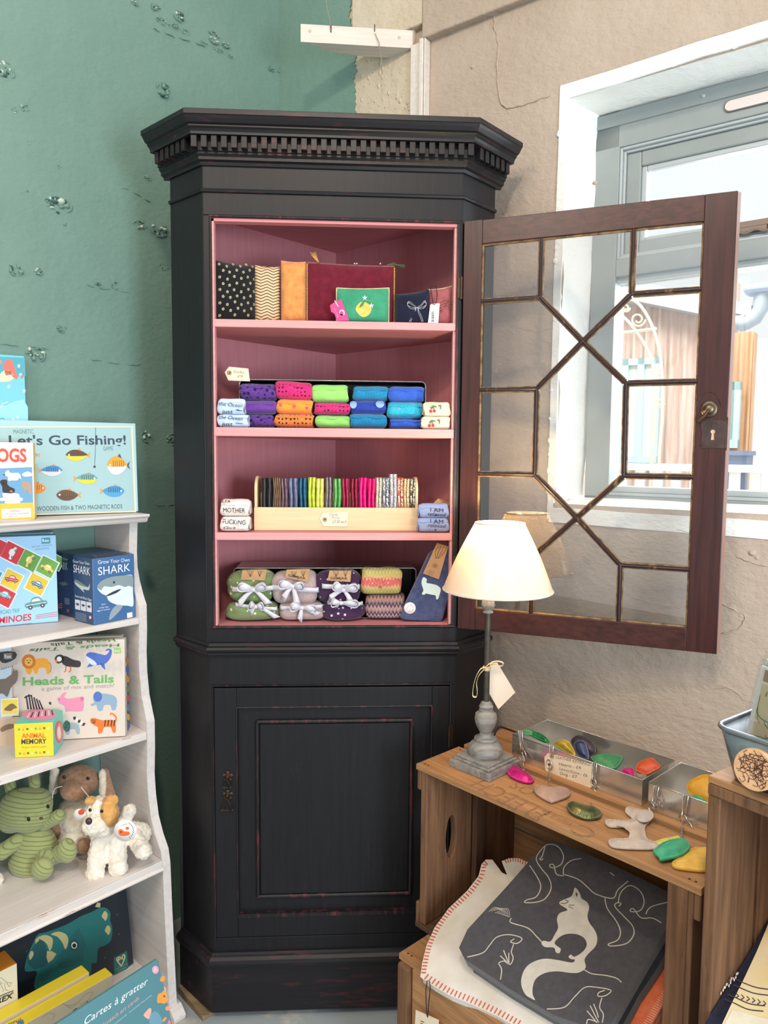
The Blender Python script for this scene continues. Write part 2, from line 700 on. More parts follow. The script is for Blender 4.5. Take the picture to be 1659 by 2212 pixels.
# ------------------------------------------------------------------ walls and floor
DW = V(math.cos(R(39.6)), -math.sin(R(39.6)), 0)          # along the window wall, towards the viewer
NW = V(-math.sin(R(39.6)), -math.cos(R(39.6)), 0)         # out of the window wall into the shop
PW = V(0.700, 0.085, 0) - NW*0.06
S2 = 2**-0.5
DL = V(S2, S2, 0)                                          # along the green wall, towards the corner
NL = V(S2, -S2, 0)
PL = NL*(-0.372)
_den = DW.x*(-DL.y)+DL.x*DW.y
_q = PL-PW
UC = (_q.x*(-DL.y)+DL.x*_q.y)/_den                         # the corner, measured along the window wall
CORNER = PW+DW*UC
WZ = 2.9

def wuv(px, py, D=0.0):
    p = hit(px, py, PW-NW*D, NW)
    return Vector(((p-PW).dot(DW), p.z))

def plaster(name, c, c2, spots=None, green_edge=None, rough=0.85, big=0.5):
    m, nt = newmat(name)
    vec = coords(nt, (1, 1, 1))
    f = ramp(nt, noise(nt, vec, 2.2, 6.0, 0.6), .3, .7)
    colr = mixc(nt, f, rgb(c), rgb(c2))
    if spots:
        f2 = ramp(nt, noise(nt, vec, 7.0, 8.0, 0.7), .66, .74)
        colr = mixc(nt, f2, colr, rgb(spots))
    nt.ln(colr, nt.b.inputs['Base Color'])
    nt.b.inputs['Roughness'].default_value = rough
    nt.b.inputs['Specular IOR Level'].default_value = 0.25
    h1 = noise(nt, vec, 5.0, 4.0, 0.5)
    h2 = noise(nt, coords(nt, (1, 1, 1.6)), 55.0, 5.0, 0.6)
    mm = nt.add('ShaderNodeMath', operation='MULTIPLY_ADD')
    nt.ln(h2, mm.inputs[0]); mm.inputs[1].default_value = 0.24
    nt.ln(h1, mm.inputs[2])
    bump(nt, mm.outputs[0], big, 0.02)
    MC[name] = m
    return m

m_green = plaster('green_painted_plaster', (117, 146, 134), (106, 136, 123), rough=0.6, big=0.45)
m_cream = plaster('cream_plaster', (184, 168, 152), (172, 154, 137), rough=0.9, big=.8)
m_flaky = plaster('flaking_plaster', (206, 194, 174), (190, 172, 146), spots=(150, 112, 74), rough=0.9, big=0.8)
m_white_plaster = plaster('white_limewash', (248, 248, 245), (242, 240, 232), rough=0.9, big=0.6)

# green wall, with its own lumps and knocked holes
wl = MB()
L0, L1 = -3.2, (CORNER-PL).dot(DL)
fl = basis(PL, DL, V(0, 0, 1), NL)
def fbm(x, y, s=1.0):
    v = 0
    for k, a in ((1.0, .6), (2.3, .3), (5.1, .15)):
        v += a*math.sin(x*s*k*3.1+1.7*k+2.0*math.sin(y*s*k*2.3+k))*math.cos(y*s*k*2.7-0.8*k)
    return v
def wall_l(u, v):
    x = L0+(L1-L0)*u
    return (x, WZ*v, 0.006*fbm(x, WZ*v, 1.3))
wl.grid(wall_l, 90, 90, fr=fl)
def lump(px, py, rx, ry, deep=0.012, n=10):
    """rough knocked patch of plaster: broken ring with chips"""
    p = hit(px, py, PL, NL)
    u = (p-PL).dot(DL); z = p.z
    sc = (hit(px+1, py, PL, NL)-p).dot(DL)
    sx, sy = rx*sc, ry*abs(hit(px, py+1, PL, NL).z-p.z)
    k = max(5, int(n))
    for i in range(k):
        a = rnd.uniform(0, 2*PI); q = math.sqrt(rnd.random())
        r = rnd.uniform(.18, .42)*min(sx, sy)
        wl.ball((u+sx*q*math.cos(a), z+sy*q*math.sin(a), 0.002), (r*rnd.uniform(.5, 1.5), r*rnd.uniform(.4, 1.2), min(deep, r*rnd.uniform(.5, 1.3))), fr=fl, nu=7, nv=5, mi=rnd.choice((0, 0, 0, 1, 2) if n > 6 else (0, 0, 1)))
    m = 14
    for i in range(4):
        a = rnd.uniform(0, 2*PI); pts_ = [(u+sx*math.cos(a+.25*j)*rnd.uniform(.9, 1.15), z+sy*math.sin(a+.25*j)*rnd.uniform(.9, 1.15), .003) for j in range(5)]
        wl.tube(pts_, [.0003, min(sx, sy)*.12, min(sx, sy)*.16, min(sx, sy)*.1, .0003], n=6, fr=fl)
for a in ((12, 152, 16, 18, .012, 12), (52, 232, 8, 8), (30, 240, 6, 6), (48, 412, 14, 9), (125, 443, 26, 17, .012, 26), (352, 193, 14, 15, .014, 10), (300, 487, 13, 9, .012, 9), (343, 498, 17, 13, .014, 14), (32, 583, 14, 12, .012, 6), (83, 587, 7, 7), (212, 617, 8, 7, .010, 5), (248, 617, 8, 7, .01, 5), (352, 577, 9, 6, .012, 5), (133, 710, 10, 7, .01, 6), (75, 765, 20, 15, .014, 16), (315, 942, 10, 12, .016, 9), (372, 949, 12, 12, .016, 7), (290, 5, 8, 6), (335, 17, 9, 7), (385, 35, 10, 10, .014, 7), (352, 48, 14, 6), (380, 57, 10, 5), (398, 68, 9, 5), (462, 82, 12, 12, .016, 10), (487, 98, 8, 7), (440, 95, 10, 4), (470, 108, 11, 4), (497, 122, 8, 3), (585, 150, 6, 6), (608, 155, 10, 6, .01, 6), (631, 171, 4, 3), (128, 361, 4, 3), (60, 310, 4, 4), (140, 485, 4, 3), (318, 385, 7, 4)):
    lump(*a)
# shallow cracks in the green plaster
for pts in (((330, 60), (370, 78), (420, 92), (470, 112), (530, 132), (600, 158)), ((185, 615), (230, 625), (290, 632)), ((0, 742), (90, 752), (170, 760)), ((195, 775), (250, 785), (310, 789)), ((260, 405), (300, 420), (330, 440)), ((300, 1095), (350, 1090), (380, 1092))):
    w3 = []
    for p in catmull([(a, b) for a, b in pts], 6, False):
        h = hit(p[0]+rnd.uniform(-1, 1), p[1]+rnd.uniform(-2, 2), PL, NL)
        w3.append(((h-PL).dot(DL), h.z, 0.0015))
    for j in range(0, len(w3)-3, 4):
        if rnd.random() < .7:
            wl.tube(w3[j:j+4], [.0002, .0015, .0013, .0002], n=5, fr=fl)
struct('wall_left', wl, [m_green, M('pit_shade_green', (62, 92, 82), .9), M('pale_plaster_chip', (186, 196, 180), .9)])  # darker green bits put the shade of knocked holes into the colour

# window wall with the window opening
uL0 = wuv(1228, 214)[0]; zT = wuv(1228, 214)[1]
uB0 = wuv(1197, 1085)[0]
zB = wuv(1290, 1092)[1]
U_END = 2.6
WR = 1.45                                                  # right-hand end of the opening, outside the picture
fw = basis(PW, DW, V(0, 0, 1), NW)
fw2 = basis(PW, DW, V(0, 0, 1))
# local axes: x along the wall, y up, z into the shop
wr = MB()
def wav(x, z):
    return 0.004*fbm(x*1.3+3.0, z, 1.6)
us = [UC+(uL0-UC)*i/14 for i in range(15)]+[uL0+(WR-uL0)*i/20 for i in range(1, 21)]+[WR+(U_END-WR)*i/8 for i in range(1, 9)]
zs = [zB*i/16 for i in range(17)]+[zB+(zT-zB)*i/14 for i in range(1, 15)]+[zT+(WZ-zT)*i/12 for i in range(1, 13)]
nu = len(us)
fz = lambda z: wav
vs = []
for z in zs:
    for u in us:
        ee = 0.0
        if abs(u-uL0) < 1e-6 and zB < z < zT:
            ee = 0.012*math.sin(z*23.0)*0.4+(uB0-uL0)*(zT-z)/(zT-zB)
        vs.append((u+ee, z, wav(u, z)))
fs = []; mi = []
for j in range(len(zs)-1):
    for i in range(nu-1):
        uc = (us[i]+us[i+1])/2; zc = (zs[j]+zs[j+1])/2
        if uL0 < uc < WR and zB < zc < zT:
            continue
        fs.append((j*nu+i, j*nu+i+1, (j+1)*nu+i+1, (j+1)*nu+i))
uGreen = wuv(768, 120)[0]
uStrip = wuv(897, 120)[0]
wr.add(vs, fs, 0, True, fr=fw)
for k, f in enumerate(wr.f):
    uc = sum((wr.v[i]-PW).dot(DW) for i in f)/4; zc = sum(wr.v[i].z for i in f)/4
    wr.m[k] = 0
# raised patches and edges of old render
def ridge(pts, r=0.004, jit=2.0):
    w3 = []
    for p in catmull(pts, 5, False):
        h = hit(p[0]+rnd.uniform(-jit, jit), p[1]+rnd.uniform(-jit, jit), PW, NW)
        w3.append(((h-PW).dot(DW), h.z, wav((h-PW).dot(DW), h.z)+r*0.1))
    r *= .5
    rr = [r*rnd.uniform(.3, 1.1) for _ in w3]
    rr[0] = rr[-1] = r*.1
    wr.tube(w3, rr, n=6, fr=fw)
for pts, r in ((((1068, 20), (1070, 60), (1078, 100), (1075, 150), (1080, 200), (1092, 232), (1130, 228), (1190, 205)), .006), (((1195, 1155), (1260, 1130), (1330, 1142), (1420, 1138), (1500, 1150), (1560, 1155), (1600, 1140), (1659, 1160)), .0028), (((1540, 1290), (1580, 1315), (1610, 1330), (1600, 1355), (1560, 1370), (1545, 1378)), .004), (((1250, 1200), (1265, 1205), (1290, 1215), (1340, 1218)), .003), (((1365, 1288), (1400, 1300), (1440, 1308), (1470, 1312)), .004), (((1590, 1200), (1625, 1215), (1659, 1225)), .004), (((1540, 1487), (1575, 1485), (1610, 1512)), .003), (((1100, 700), (1160, 715), (1200, 705)), .003)):
    ridge(pts, r)
for px, py, r in ((1625, 1195, .008), (1635, 1205, .005), (1021, 145, .006), (1285, 395, .006), (1600, 1330, .006), (1235, 1240, .005)):
    h = hit(px, py, PW, NW)
    wr.ball(((h-PW).dot(DW), h.z, 0.0), (r, r*.8, r*.5), fr=fw, nu=8, nv=6)
struct('wall_right', wr, m_cream)
# plaster of the corner above the cabinet: green paint running round it, then flaking bare plaster
gp = MB()
ed = [(770, 300), (772, 245), (771, 215), (772, 190), (768, 175), (775, 160), (772, 140), (776, 118), (767, 100), (765, 60), (760, 40), (764, 15), (766, -40), (764, -120), (764, -420)]
pts = []
for i in range(len(ed)-1):
    for k in range(5):
        t = k/5
        q = wuv(ed[i][0]+(ed[i+1][0]-ed[i][0])*t+rnd.uniform(-3, 3), ed[i][1]+(ed[i+1][1]-ed[i][1])*t)
        pts.append((q[0], q[1]))
lo, hi = pts[0][1], pts[-1][1]
gp.prism([(UC-0.002, lo)]+pts+[(UC-0.002, hi)], -0.01, 0.012, fr=fw2 if False else fw)
struct('trim_1', gp, m_green)
fp = MB()
e2 = []
for y in range(300, -440, -20):
    q = wuv(898, y); e2.append((q[0], q[1]))
fp.prism([(p[0]-0.004, p[1]) for p in pts]+[(p[0], p[1]) for p in e2[::-1]], -0.01, 0.008, fr=fw)
for _ in range(60):
    px, py = rnd.uniform(785, 890), rnd.uniform(130, 240)
    q = wuv(px, py); r = rnd.uniform(.001, .005)
    fp.ball((q[0], q[1], .008), (r, r*rnd.uniform(.6, 2.0), r*.5), fr=fw, nu=7, nv=5)
struct('trim_2', fp, m_flaky)
# boxed-in plaster above, its lower edge over the strip
bk = MB()
qa = wuv(921, 84); qb = wuv(1180, 0)
qz = (qa[1]+qb[1])/2
bk.box(uGreen+.002, qa[0]-.001, qz+.038, WZ, -.01, .020, fr=fw)
struct('trim_3', bk, m_flaky, bevel=.004)

bk = MB()
bk.box(qa[0], U_END, qz, WZ, -.01, .022, fr=fw)
struct('trim_6', bk, m_cream, bevel=.004)

# limewashed reveal of the window
DF = 0.115                                                  # depth of the window frame behind the wall face
fTL = wuv(1297, 250, DF); fBL = wuv(1253, 1070, DF)
rv = MB()
def strip(a0, b0, a1, b1, n, m=4, w=.006):
    """band between two polylines given as (u,z,depth)"""
    def fn(u, v):
        p = [a0[i]+(a1[i]-a0[i])*u for i in range(3)]
        q = [b0[i]+(b1[i]-b0[i])*u for i in range(3)]
        r = [p[i]+(q[i]-p[i])*v for i in range(3)]
        k = w*fbm(r[0]*7+r[1]*5, r[2]*9+r[1]*3, 1.0)
        return (r[0]+k*.6, r[1]+k*.5, r[2]+k*.3)
    rv.grid(fn, n, m, fr=fw)
uLb = uB0
strip((uLb, zB, .006), (fBL[0], fBL[1], -DF-.02), (uL0, zT+.02, .006), (fTL[0], fTL[1], -DF-.02), 24)
strip((uL0, zT+.0, .006), (fTL[0], fTL[1], -DF-.02), (WR, zT+.02, .006), (WR, fTL[1]+.012, -DF-.02), 24)
zS = fBL[1]
strip((uLb-.01, zB-.012, .008), (fBL[0], zS, -DF-.02), (WR, zB-.02, .008), (WR, zS, -DF-.02), 24, w=.003)
strip((uLb-.012, zB-.045, .003), (uLb-.01, zB-.011, .009), (WR, zB-.06, .003), (WR, zB-.019, .009), 24, m=2, w=.002)
strip((uLb-.016, zB-.04, .0035), (uLb+.001, zB-.02, .007), (uL0-.02, zT+.03, .0035), (uL0+.001, zT+.015, .007), 24, m=2, w=.004)
strip((uL0-.02, zT+.032, .0035), (uL0, zT-.001, .007), (WR, zT+.05, .0035), (WR, zT+.018, .007), 24, m=2, w=.004)
for k in range(150):                                        # ragged brushed edge and lumps of the limewash
    t = rnd.random()
    if k % 2:
        u_, z_ = uL0+(uLb-uL0)*(1-t)-rnd.uniform(.004, .016), zB+(zT-zB)*t
    else:
        u_, z_ = uL0+(WR-uL0)*t*.5, zT+.018*t*.5+rnd.uniform(.004, .022)
    r = rnd.uniform(.003, .009)
    rv.ball((u_, z_, .003), (r*rnd.uniform(.6, 1.3), r*rnd.uniform(.6, 1.6), .0022), fr=fw, nu=7, nv=5)
struct('trim_4', rv, m_white_plaster)

fm = MB()
fm.box(-4, 4, -4.5, 2.2, -.1, 0.0)
m_floor, nt = newmat('grey_painted_concrete')
vec = coords(nt)
f1 = ramp(nt, noise(nt, vec, 9.0, 8.0, .7), .55, .64)
nt.ln(mixc(nt, f1, rgb((158, 165, 166)), rgb((188, 184, 174))), nt.b.inputs['Base Color'])
nt.b.inputs['Roughness'].default_value = .55
bump(nt, noise(nt, vec, 25.0, 5.0), .3, .004)
struct('floor', fm, m_floor)

# vertical white boxed strip in the corner above the cabinet
st = MB()
qs = wuv(897, 60); qe = wuv(926, 60)
zlo = wuv(910, 262)[1]
st.box(qs[0], qs[0]+.030, zlo, qz-.006, .0, .020, fr=fw)
st.box(qs[0]+.032, qs[0]+.042, zlo, qz-.002, .0, .028, fr=fw)
st.box(qs[0]+.044, qs[0]+.047, zlo, qz-.002, .0, .024, fr=fw)
m_whitewood = wood('white_painted_timber', (220, 213, 203), (208, 198, 187), axis=1, rough=.55, bs=.12)
struct('trim_5', st, m_whitewood, bevel=.002)

# ------------------------------------------------------------------ window
m_frame = M('grey_window_paint', (142, 149, 148), .45, c2=(134, 141, 140), vs=8, bs=.05, bsc=60)
m_frame2 = M('grey_window_bead', (166, 172, 172), .35)
m_wglass = glassmat('window_glass', (.97, .99, .985), 1.0)
wn = bpy.data.objects.new('window_1', None)
COL.objects.link(wn)
_o = PW-NW*DF+DW*fBL[0]+V(0, 0, fBL[1])
wn.matrix_world = Matrix.Translation(_o)
ROOTM['window_1'] = Matrix.Translation(_o)
tag(wn, kind='structure')
fwd_ = basis(PW-NW*DF, DW, V(0, 0, 1), NW)                  # frame face at z = 0
def wq(px, py): return wuv(px, py, DF)
xl = (fTL[0]+fBL[0])/2
xs1 = (wq(1349, 335)[0])                                   # inner edge of the outer frame
zt = wq(1297, 250)[1]
z1 = wq(1349, 328)[1]                                      # underside of the head
gx = wq(1391, 362)[0]; gz = wq(1391, 362)[1]               # top left of the upper pane
zgb = wq(1388, 510)[1]; zsb = wq(1381, 549)[1]
ztb = wq(1377, 592)[1]
gx2 = wq(1327, 613)[0]; zg2 = wq(1327, 615)[1]; zg3 = wq(1303, 1052)[1]
zbot = fBL[1]-.012
XR = WR-.0
f = MB()
f.box(xl, xs1-.012, zbot, zt, -.07, 0, fr=fwd_)
f.box(xl, XR, z1+.013, zt, -.07, 0, fr=fwd_)
f.box(xs1-.012, XR, zsb-.004, ztb, -.07, 0, fr=fwd_)
f.box(xl, XR, zbot, zg3-.02, -.07, 0, fr=fwd_)
f.box(XR-.07, XR, zbot, zt, -.07, 0, fr=fwd_)
# head board: a joint line along it
f.box(xl+.002, XR, zt-.034, zt-.003, 0, .004, fr=fwd_)
link('window_frame', f, m_frame, wn, bevel=.003)
f = MB()
def bead(x0, x1, za, zb, w, d0, d1):
    f.box(x0, x0+w, zb, za, d0, d1, fr=fwd_)
    f.box(x0+w, x1, za-w, za, d0, d1, fr=fwd_)
    f.box(x0+w, x1, zb, zb+w, d0, d1, fr=fwd_)
bead(xs1-.012, XR-.07, z1+.013, zsb-.004, .006, -.06, -.004)
bead(xs1-.006, XR-.07, z1+.007, zsb+.002, .006, -.06, -.012)
bead(gx2-.022, XR-.07, zg2+.026, zg3-.02, .008, -.06, -.004)
bead(gx2-.014, XR-.07, zg2+.018, zg3-.012, .014, -.06, -.014)
link('glazing_bead', f, m_frame2, wn, bevel=.0015)
f = MB()
f.box(xs1, gx-.012, zsb, z1, -.06, -.018, fr=fwd_)
f.box(gx-.012, XR-.07, gz+.012, z1, -.06, -.018, fr=fwd_)
f.box(gx-.012, XR-.07, zsb, zgb-.004, -.06, -.018, fr=fwd_)
link('opening_sash', f, m_frame, wn, bevel=.003)
f = MB()
bead(gx-.012, XR-.07, gz+.012, zgb-.008, .012, -.05, -.024)
link('sash_bead', f, m_frame2, wn, bevel=.002)
f = MB()
f.box(gx-.004, XR-.07, zgb-.004, gz+.004, -.044, -.038, fr=fwd_)
link('pane', f, m_wglass, wn)
f = MB()
f.box(gx2-.004, XR-.07, zg3-.004, zg2+.004, -.044, -.038, fr=fwd_)
link('pane', f, m_wglass, wn)
# trickle vent with round ends in the head, and a screw cap
f = MB()
va = wq(1578, 228); vh = .0125
pp = []
for k in range(13):
    a = PI/2+PI*k/12
    pp.append((va[0]+vh*math.cos(a), va[1]+vh*math.sin(a)-.002))
pp += [(va[0]+.34, va[1]-vh-.002), (va[0]+.34, va[1]+vh-.002)]
f.prism(pp, -.002, .0035, fr=fwd_)
link('vent_slot', f, M('vent_rim_dark', (96, 92, 88), .5), wn)
f = MB()
ctr = Vector((va[0]+.16, va[1]-.002))
f.prism([((p[0]-ctr.x)*.985+ctr.x, (p[1]-ctr.y)*.86+ctr.y) for p in pp], 0, .0055, fr=fwd_)
link('vent_cover', f, M('vent_cover_pale', (206, 196, 192), .45), wn, bevel=.001)
f = MB()
vb = wq(1520, 209)
f.lathe([(0.0045, 0), (.0045, .005), (.003, .0065), (0, .0065)], 16, fr=fwd_ @ Matrix.Translation((vb[0], vb[1], 0)))
link('screw_cap', f, m_frame2, wn)
# casement stay along the bottom rail of the opening sash
f = MB()
sa = wq(1600, 490); 
f.box(sa[0]-.012, sa[0]+.25, sa[1]-.002, sa[1]+.011, -.018, -.004, fr=fwd_)
f.box(sa[0]-.02, sa[0]+.05, sa[1]-.012, sa[1]-.002, -.018, -.002, fr=fwd_)
f.tube([(sa[0]-.02+.008*i, sa[1]-.012+.003*math.sin(i*1.3), -.002) for i in range(12)], .003, 6, fr=fwd_)
link('casement_stay', f, M('stay_brown_metal', (122, 106, 94), .5, .3), wn, bevel=.001)
# ------------------------------------------------------------------ corner cabinet
m_black = wood('black_painted_wood', (25, 24, 27), (20, 19, 22), axis=2, rough=.42, bs=.12, c3=(34, 27, 29), wear_lo=.60, wear_hi=.70, spec=.3)
m_blackx = wood('black_painted_wood_rubbed', (28, 26, 29), (22, 21, 23), axis=0, rough=.4, bs=.12, c3=(76, 32, 36), wear_lo=.56, wear_hi=.70, spec=.32)
m_blackv = wood('black_painted_moulding_rubbed', (32, 29, 31), (24, 22, 24), axis=2, rough=.4, bs=.12, c3=(92, 40, 44), wear_lo=.52, wear_hi=.64, spec=.32)
m_pink = wood('pink_painted_wood', (200, 132, 134), (192, 122, 126), axis=0, rough=.55, bs=.12, spec=.3)
m_pinkv = wood('pink_painted_panel', (190, 124, 130), (182, 116, 122), axis=2, rough=.55, bs=.1, spec=.3)
m_pinkedge = wood('pink_shelf_edge', (218, 156, 154), (208, 144, 144), axis=0, rough=.5, bs=.12, spec=.35)
m_mahog = wood('mahogany', (66, 31, 27), (46, 20, 18), axis=2, rough=.32, bs=.10, spec=.4)
m_mahogx = wood('mahogany_rail', (70, 33, 26), (46, 19, 16), axis=0, rough=.32, bs=.10, spec=.4)
m_bar = wood('dark_glazing_bar', (52, 32, 30), (36, 24, 24), axis=2, rough=.28, bs=.06, c3=(120, 92, 60), wear_lo=.60, wear_hi=.68)
m_putty = M('old_putty', (150, 122, 84), .8, c2=(96, 68, 44), vs=60)
m_iron = M('dark_iron', (58, 50, 46), .45, .7, c2=(84, 60, 44), vs=40)
m_dglass = glassmat('old_door_glass', (.985, .99, .99), 1.9)

CW, CC = .559, .087
PLo, PL0, PR0, PRo, PAp = (-CC, CC), (0, 0), (CW, 0), (CW+CC, CC), (CW/2, CC+CC+CW/2-.0)
cab = thing('corner_cabinet', 'tall black-painted corner cabinet with pink interior shelves and an open glazed door', 'cabinet', (CW/2, .15, 0.0))
ZTOP = 2.010
ZF = 1.920; ZBEAD = 1.868; ZO = 1.811; ZOB = .9266
ZS = [1.600, 1.3677, 1.1356]; TS = [.0165, .0195, .0165]
ZW = .872                                                   # waist moulding
def cant(a, b, t):
    """inner offset of the edge a-b"""
    d = Vector((b[0]-a[0], b[1]-a[1])).normalized()
    n = Vector((-d.y, d.x))
    return n*t
def panel(mb, a, b, z0, z1, t, mi=0):
    n = cant(a, b, t)
    mb.prism([a, b, (b[0]+n.x, b[1]+n.y), (a[0]+n.x, a[1]+n.y)], z0, z1, mi)
# carcass: front frame and canted sides
c = MB()
panel(c, PLo, PL0, ZW, ZF+.03, .016)
panel(c, PR0, PRo, ZW, ZF+.03, .016)
c.box(0.0005, .0150, 0, .022, ZOB-.004, ZO+.006)
c.box(.5535, CW-.0005, 0, .022, ZOB-.004, ZO+.006)
c.box(0.0005, CW-.0005, 0, .020, ZO+.006, ZF+.03)
c.box(0.0005, CW-.0005, 0, .020, ZW, ZOB-.002)
link('upper_carcass', c, m_black, cab, bevel=.0015)
c = MB()                                                    # bead round the opening
c.tube([(.0165, .0, ZOB), (.0165, 0, ZO+.003)], .0028, 8)
c.tube([(.0135, .0, ZO+.004), (.5545, 0, ZO+.004)], .0032, 8)
c.tube([(.0135, -.001, ZOB-.003), (.5545, -.001, ZOB-.003)], .0036, 8)
c.box(.548, .5535, -.001, .016, ZOB, ZO+.002)
link('opening_bead', c, m_blackv, cab)
# lining of the upper part
c = MB()
apx = (PAp[0], PAp[1]-.022)
bl, br = (PLo[0]+.012, PLo[1]+.0), (PRo[0]-.012, PRo[1]+.0)
c.prism([bl, apx, (apx[0], apx[1]+.016), (bl[0]-.012, bl[1]+.012)], ZOB-.02, ZO+.06)
c.prism([br, apx, (apx[0], apx[1]+.016), (br[0]+.012, br[1]+.012)], ZOB-.02, ZO+.06)
link('pink_back_panel', c, m_pinkv, cab)
c = MB()
il = cant(PLo, PL0, .0165); ir = cant(PR0, PRo, .0165)
c.prism([(PLo[0]+il.x, PLo[1]+il.y), (.0022+il.x*.2, .022), (.0045+il.x*.2, .024), (PLo[0]+il.x*1.2, PLo[1]+il.y*1.2)], ZOB, ZO+.04)
link('pink_side_lining', c, m_pinkv, cab)
c = MB()
c.prism([(PRo[0]+ir.x, PRo[1]+ir.y), (CW-.0022+ir.x*.2, .022), (CW-.0045+ir.x*.2, .024), (PRo[0]+ir.x*1.2, PRo[1]+ir.y*1.2)], ZOB, ZO+.04)
link('pink_side_lining', c, m_pinkv, cab)
for x0_, x1_, y_ in ((.0170, .0232, .0025), (.5425, .5478, .006)):
    c = MB()
    c.box(x0_, x1_, y_, .024, ZOB, ZO)
    link('pink_stop', c, m_pinkedge, cab)
c = MB()
c.prism([(.004, .022), (CW-.004, .022), br, apx, bl], ZO+.045, ZO+.06)
c.box(.0170, .5478, .0025, .024, ZO-.0055, ZO+.001)
link('pink_top_board', c, m_pink, cab)
m = .0015
inner = [(.0236, .0055), (.5420, .0055), (.5420, .024), (br[0]-.014, br[1]-.006), (br[0]-.006, br[1]), (apx[0], apx[1]-.0006), (bl[0]+.006, bl[1]), (bl[0]+.014, bl[1]-.006), (.0236, .024)]
for zs_, ts_ in zip(ZS, TS):
    c = MB()
    c.prism([(p[0], p[1]+.004) for p in inner], zs_-ts_, zs_)
    s = link('shelf', c, m_pink, cab, bevel=.001)
    c = MB()
    c.box(.0172, .5476, .0022, .0096, zs_-ts_, zs_)
    link('shelf_edge', c, m_pinkedge, s, bevel=.0012)
c = MB()
c.prism([(p[0], p[1]+.002) for p in inner], ZOB-.016, ZOB)
link('bottom_board', c, m_pink, cab, bevel=.001)
# cornice
PATH = [PLo, PL0, PR0, PRo]
PATHC = [(PLo[0]-.012, PLo[1]+.012), PL0, PR0, (PRo[0]+.012, PRo[1]+.012)]
c = MB()
prof = [(-.012, ZF+.002), (.004, ZF-.002), (.006, ZF+.004), (.012, ZF+.007), (.012, ZF+.013), (.017, ZF+.017), (.017, ZF+.021), (.020, ZF+.022), (.020, ZF+.048),
        (.038, ZF+.048), (.038, ZF+.053), (.041, ZF+.058), (.045, ZF+.061), (.045, ZF+.064), (.050, ZF+.066), (.055, ZF+.073), (.058, ZF+.078), (.060, ZF+.079), (.060, ZTOP-.002), (.058, ZTOP), (-.012, ZTOP)]
c.mould(PATHC, prof)
corn = link('cornice', c, m_blackx, cab)
c = MB()
nd = 28
pitch = (CW+.02)/nd
for i in range(nd+1):
    x = -.010+pitch*i
    c.box(x-.0062, x+.0062, -.034, -.018, ZF+.0235, ZF+.0478)
for s_, P_, d_ in ((1, PR0, V(S2, S2, 0)), (-1, PL0, V(-S2, S2, 0))):
    n_ = V(S2, -S2, 0) if s_ == 1 else V(-S2, -S2, 0)
    fr = basis(V(P_[0], P_[1], 0), d_, n_, V(0, 0, 1)) if s_ == -1 else basis(V(P_[0], P_[1], 0), d_, n_, V(0, 0, 1))
    for i in range(6):
        x = .020+.0205*i
        c.box(x-.0062, x+.0062, .018, .034, ZF+.0235, ZF+.0478, fr=fr)
link('dentils', c, m_blackx, corn, bevel=.0008)
c = MB()
c.mould(PATH, [(0, ZBEAD-.005), (.004, ZBEAD-.004), (.0055, ZBEAD), (.004, ZBEAD+.003), (0, ZBEAD+.004)])
link('frieze_bead', c, m_blackx, cab)
c = MB()
c.prism([(PLo[0], PLo[1]), PL0, PR0, PRo, PAp], ZF+.02, ZTOP-.006)
link('top_board', c, m_black, cab)
# outer back boards of the whole cabinet
c = MB()
c.prism([PLo, (PLo[0]+.010, PLo[1]-.0+.002), (PAp[0], PAp[1]-.006), (PRo[0]-.010, PRo[1]+.002), PRo, PAp], .10, ZF+.02)
link('back_boards', c, m_black, cab)

# waist moulding and base
BLo, BL0, BR0, BRo = (-.080, .087), (.007, -.004), (CW+.0, -.004), (CW+CC, CC-.004)
c = MB()
c.mould([(BLo[0]-.004, BLo[1]+.004), BL0, BR0, (BRo[0]+.004, BRo[1]+.004)], [(-.008, ZW-.016), (.004, ZW-.015), (.008, ZW-.008), (.008, ZW-.004), (.012, ZW-.001), (.014, ZW+.004), (.012, ZW+.009), (.006, ZW+.011), (.004, ZW+.017), (-.008, ZW+.018)])
link('waist_moulding', c, m_blackx, cab)
ZD1, ZD0 = .788, .196
ZP = .02
c = MB()
panel(c, BLo, BL0, ZP+.1, ZW-.01, .016)
panel(c, BR0, BRo, ZP+.1, ZW-.01, .016)
c.box(BL0[0]+.0005, .0140, -.004, .018, ZD0, ZD1)
c.box(.5470, BR0[0]-.0005, -.004, .018, ZD0, ZD1)
c.box(BL0[0]+.0005, BR0[0]-.0005, -.004, .018, ZD1, ZW-.01)
c.box(BL0[0]+.0005, BR0[0]-.0005, -.004, .018, ZP+.1, ZD0)
c.prism([BLo, BL0, BR0, BRo, (PAp[0], PAp[1]-.01)], ZP+.1, ZP+.112)
link('base_carcass', c, m_black, cab, bevel=.0015)
c = MB()
c.tube([(.0125, -.0045, ZD0-.002), (.0125, -.0045, ZD1+.004), (.5482, -.0045, ZD1+.004), (.5482, -.0045, ZD0-.002)], .0026, 8)
link('door_opening_bead', c, m_blackv, cab)
# plinth
c = MB()
zm = hy(300, 2075, -.01).z
c.mould([(BLo[0]-.004, BLo[1]+.004), BL0, BR0, (BRo[0]+.004, BRo[1]+.004)],
        [(-.01, zm+.014), (.004, zm+.012), (.006, zm+.007), (.010, zm+.005), (.016, zm), (.018, zm-.008), (.016, zm-.015), (.011, zm-.018), (.011, zm-.024), (.008, zm-.026), (.008, ZP), (-.01, ZP)])
link('plinth', c, m_blackx, cab)
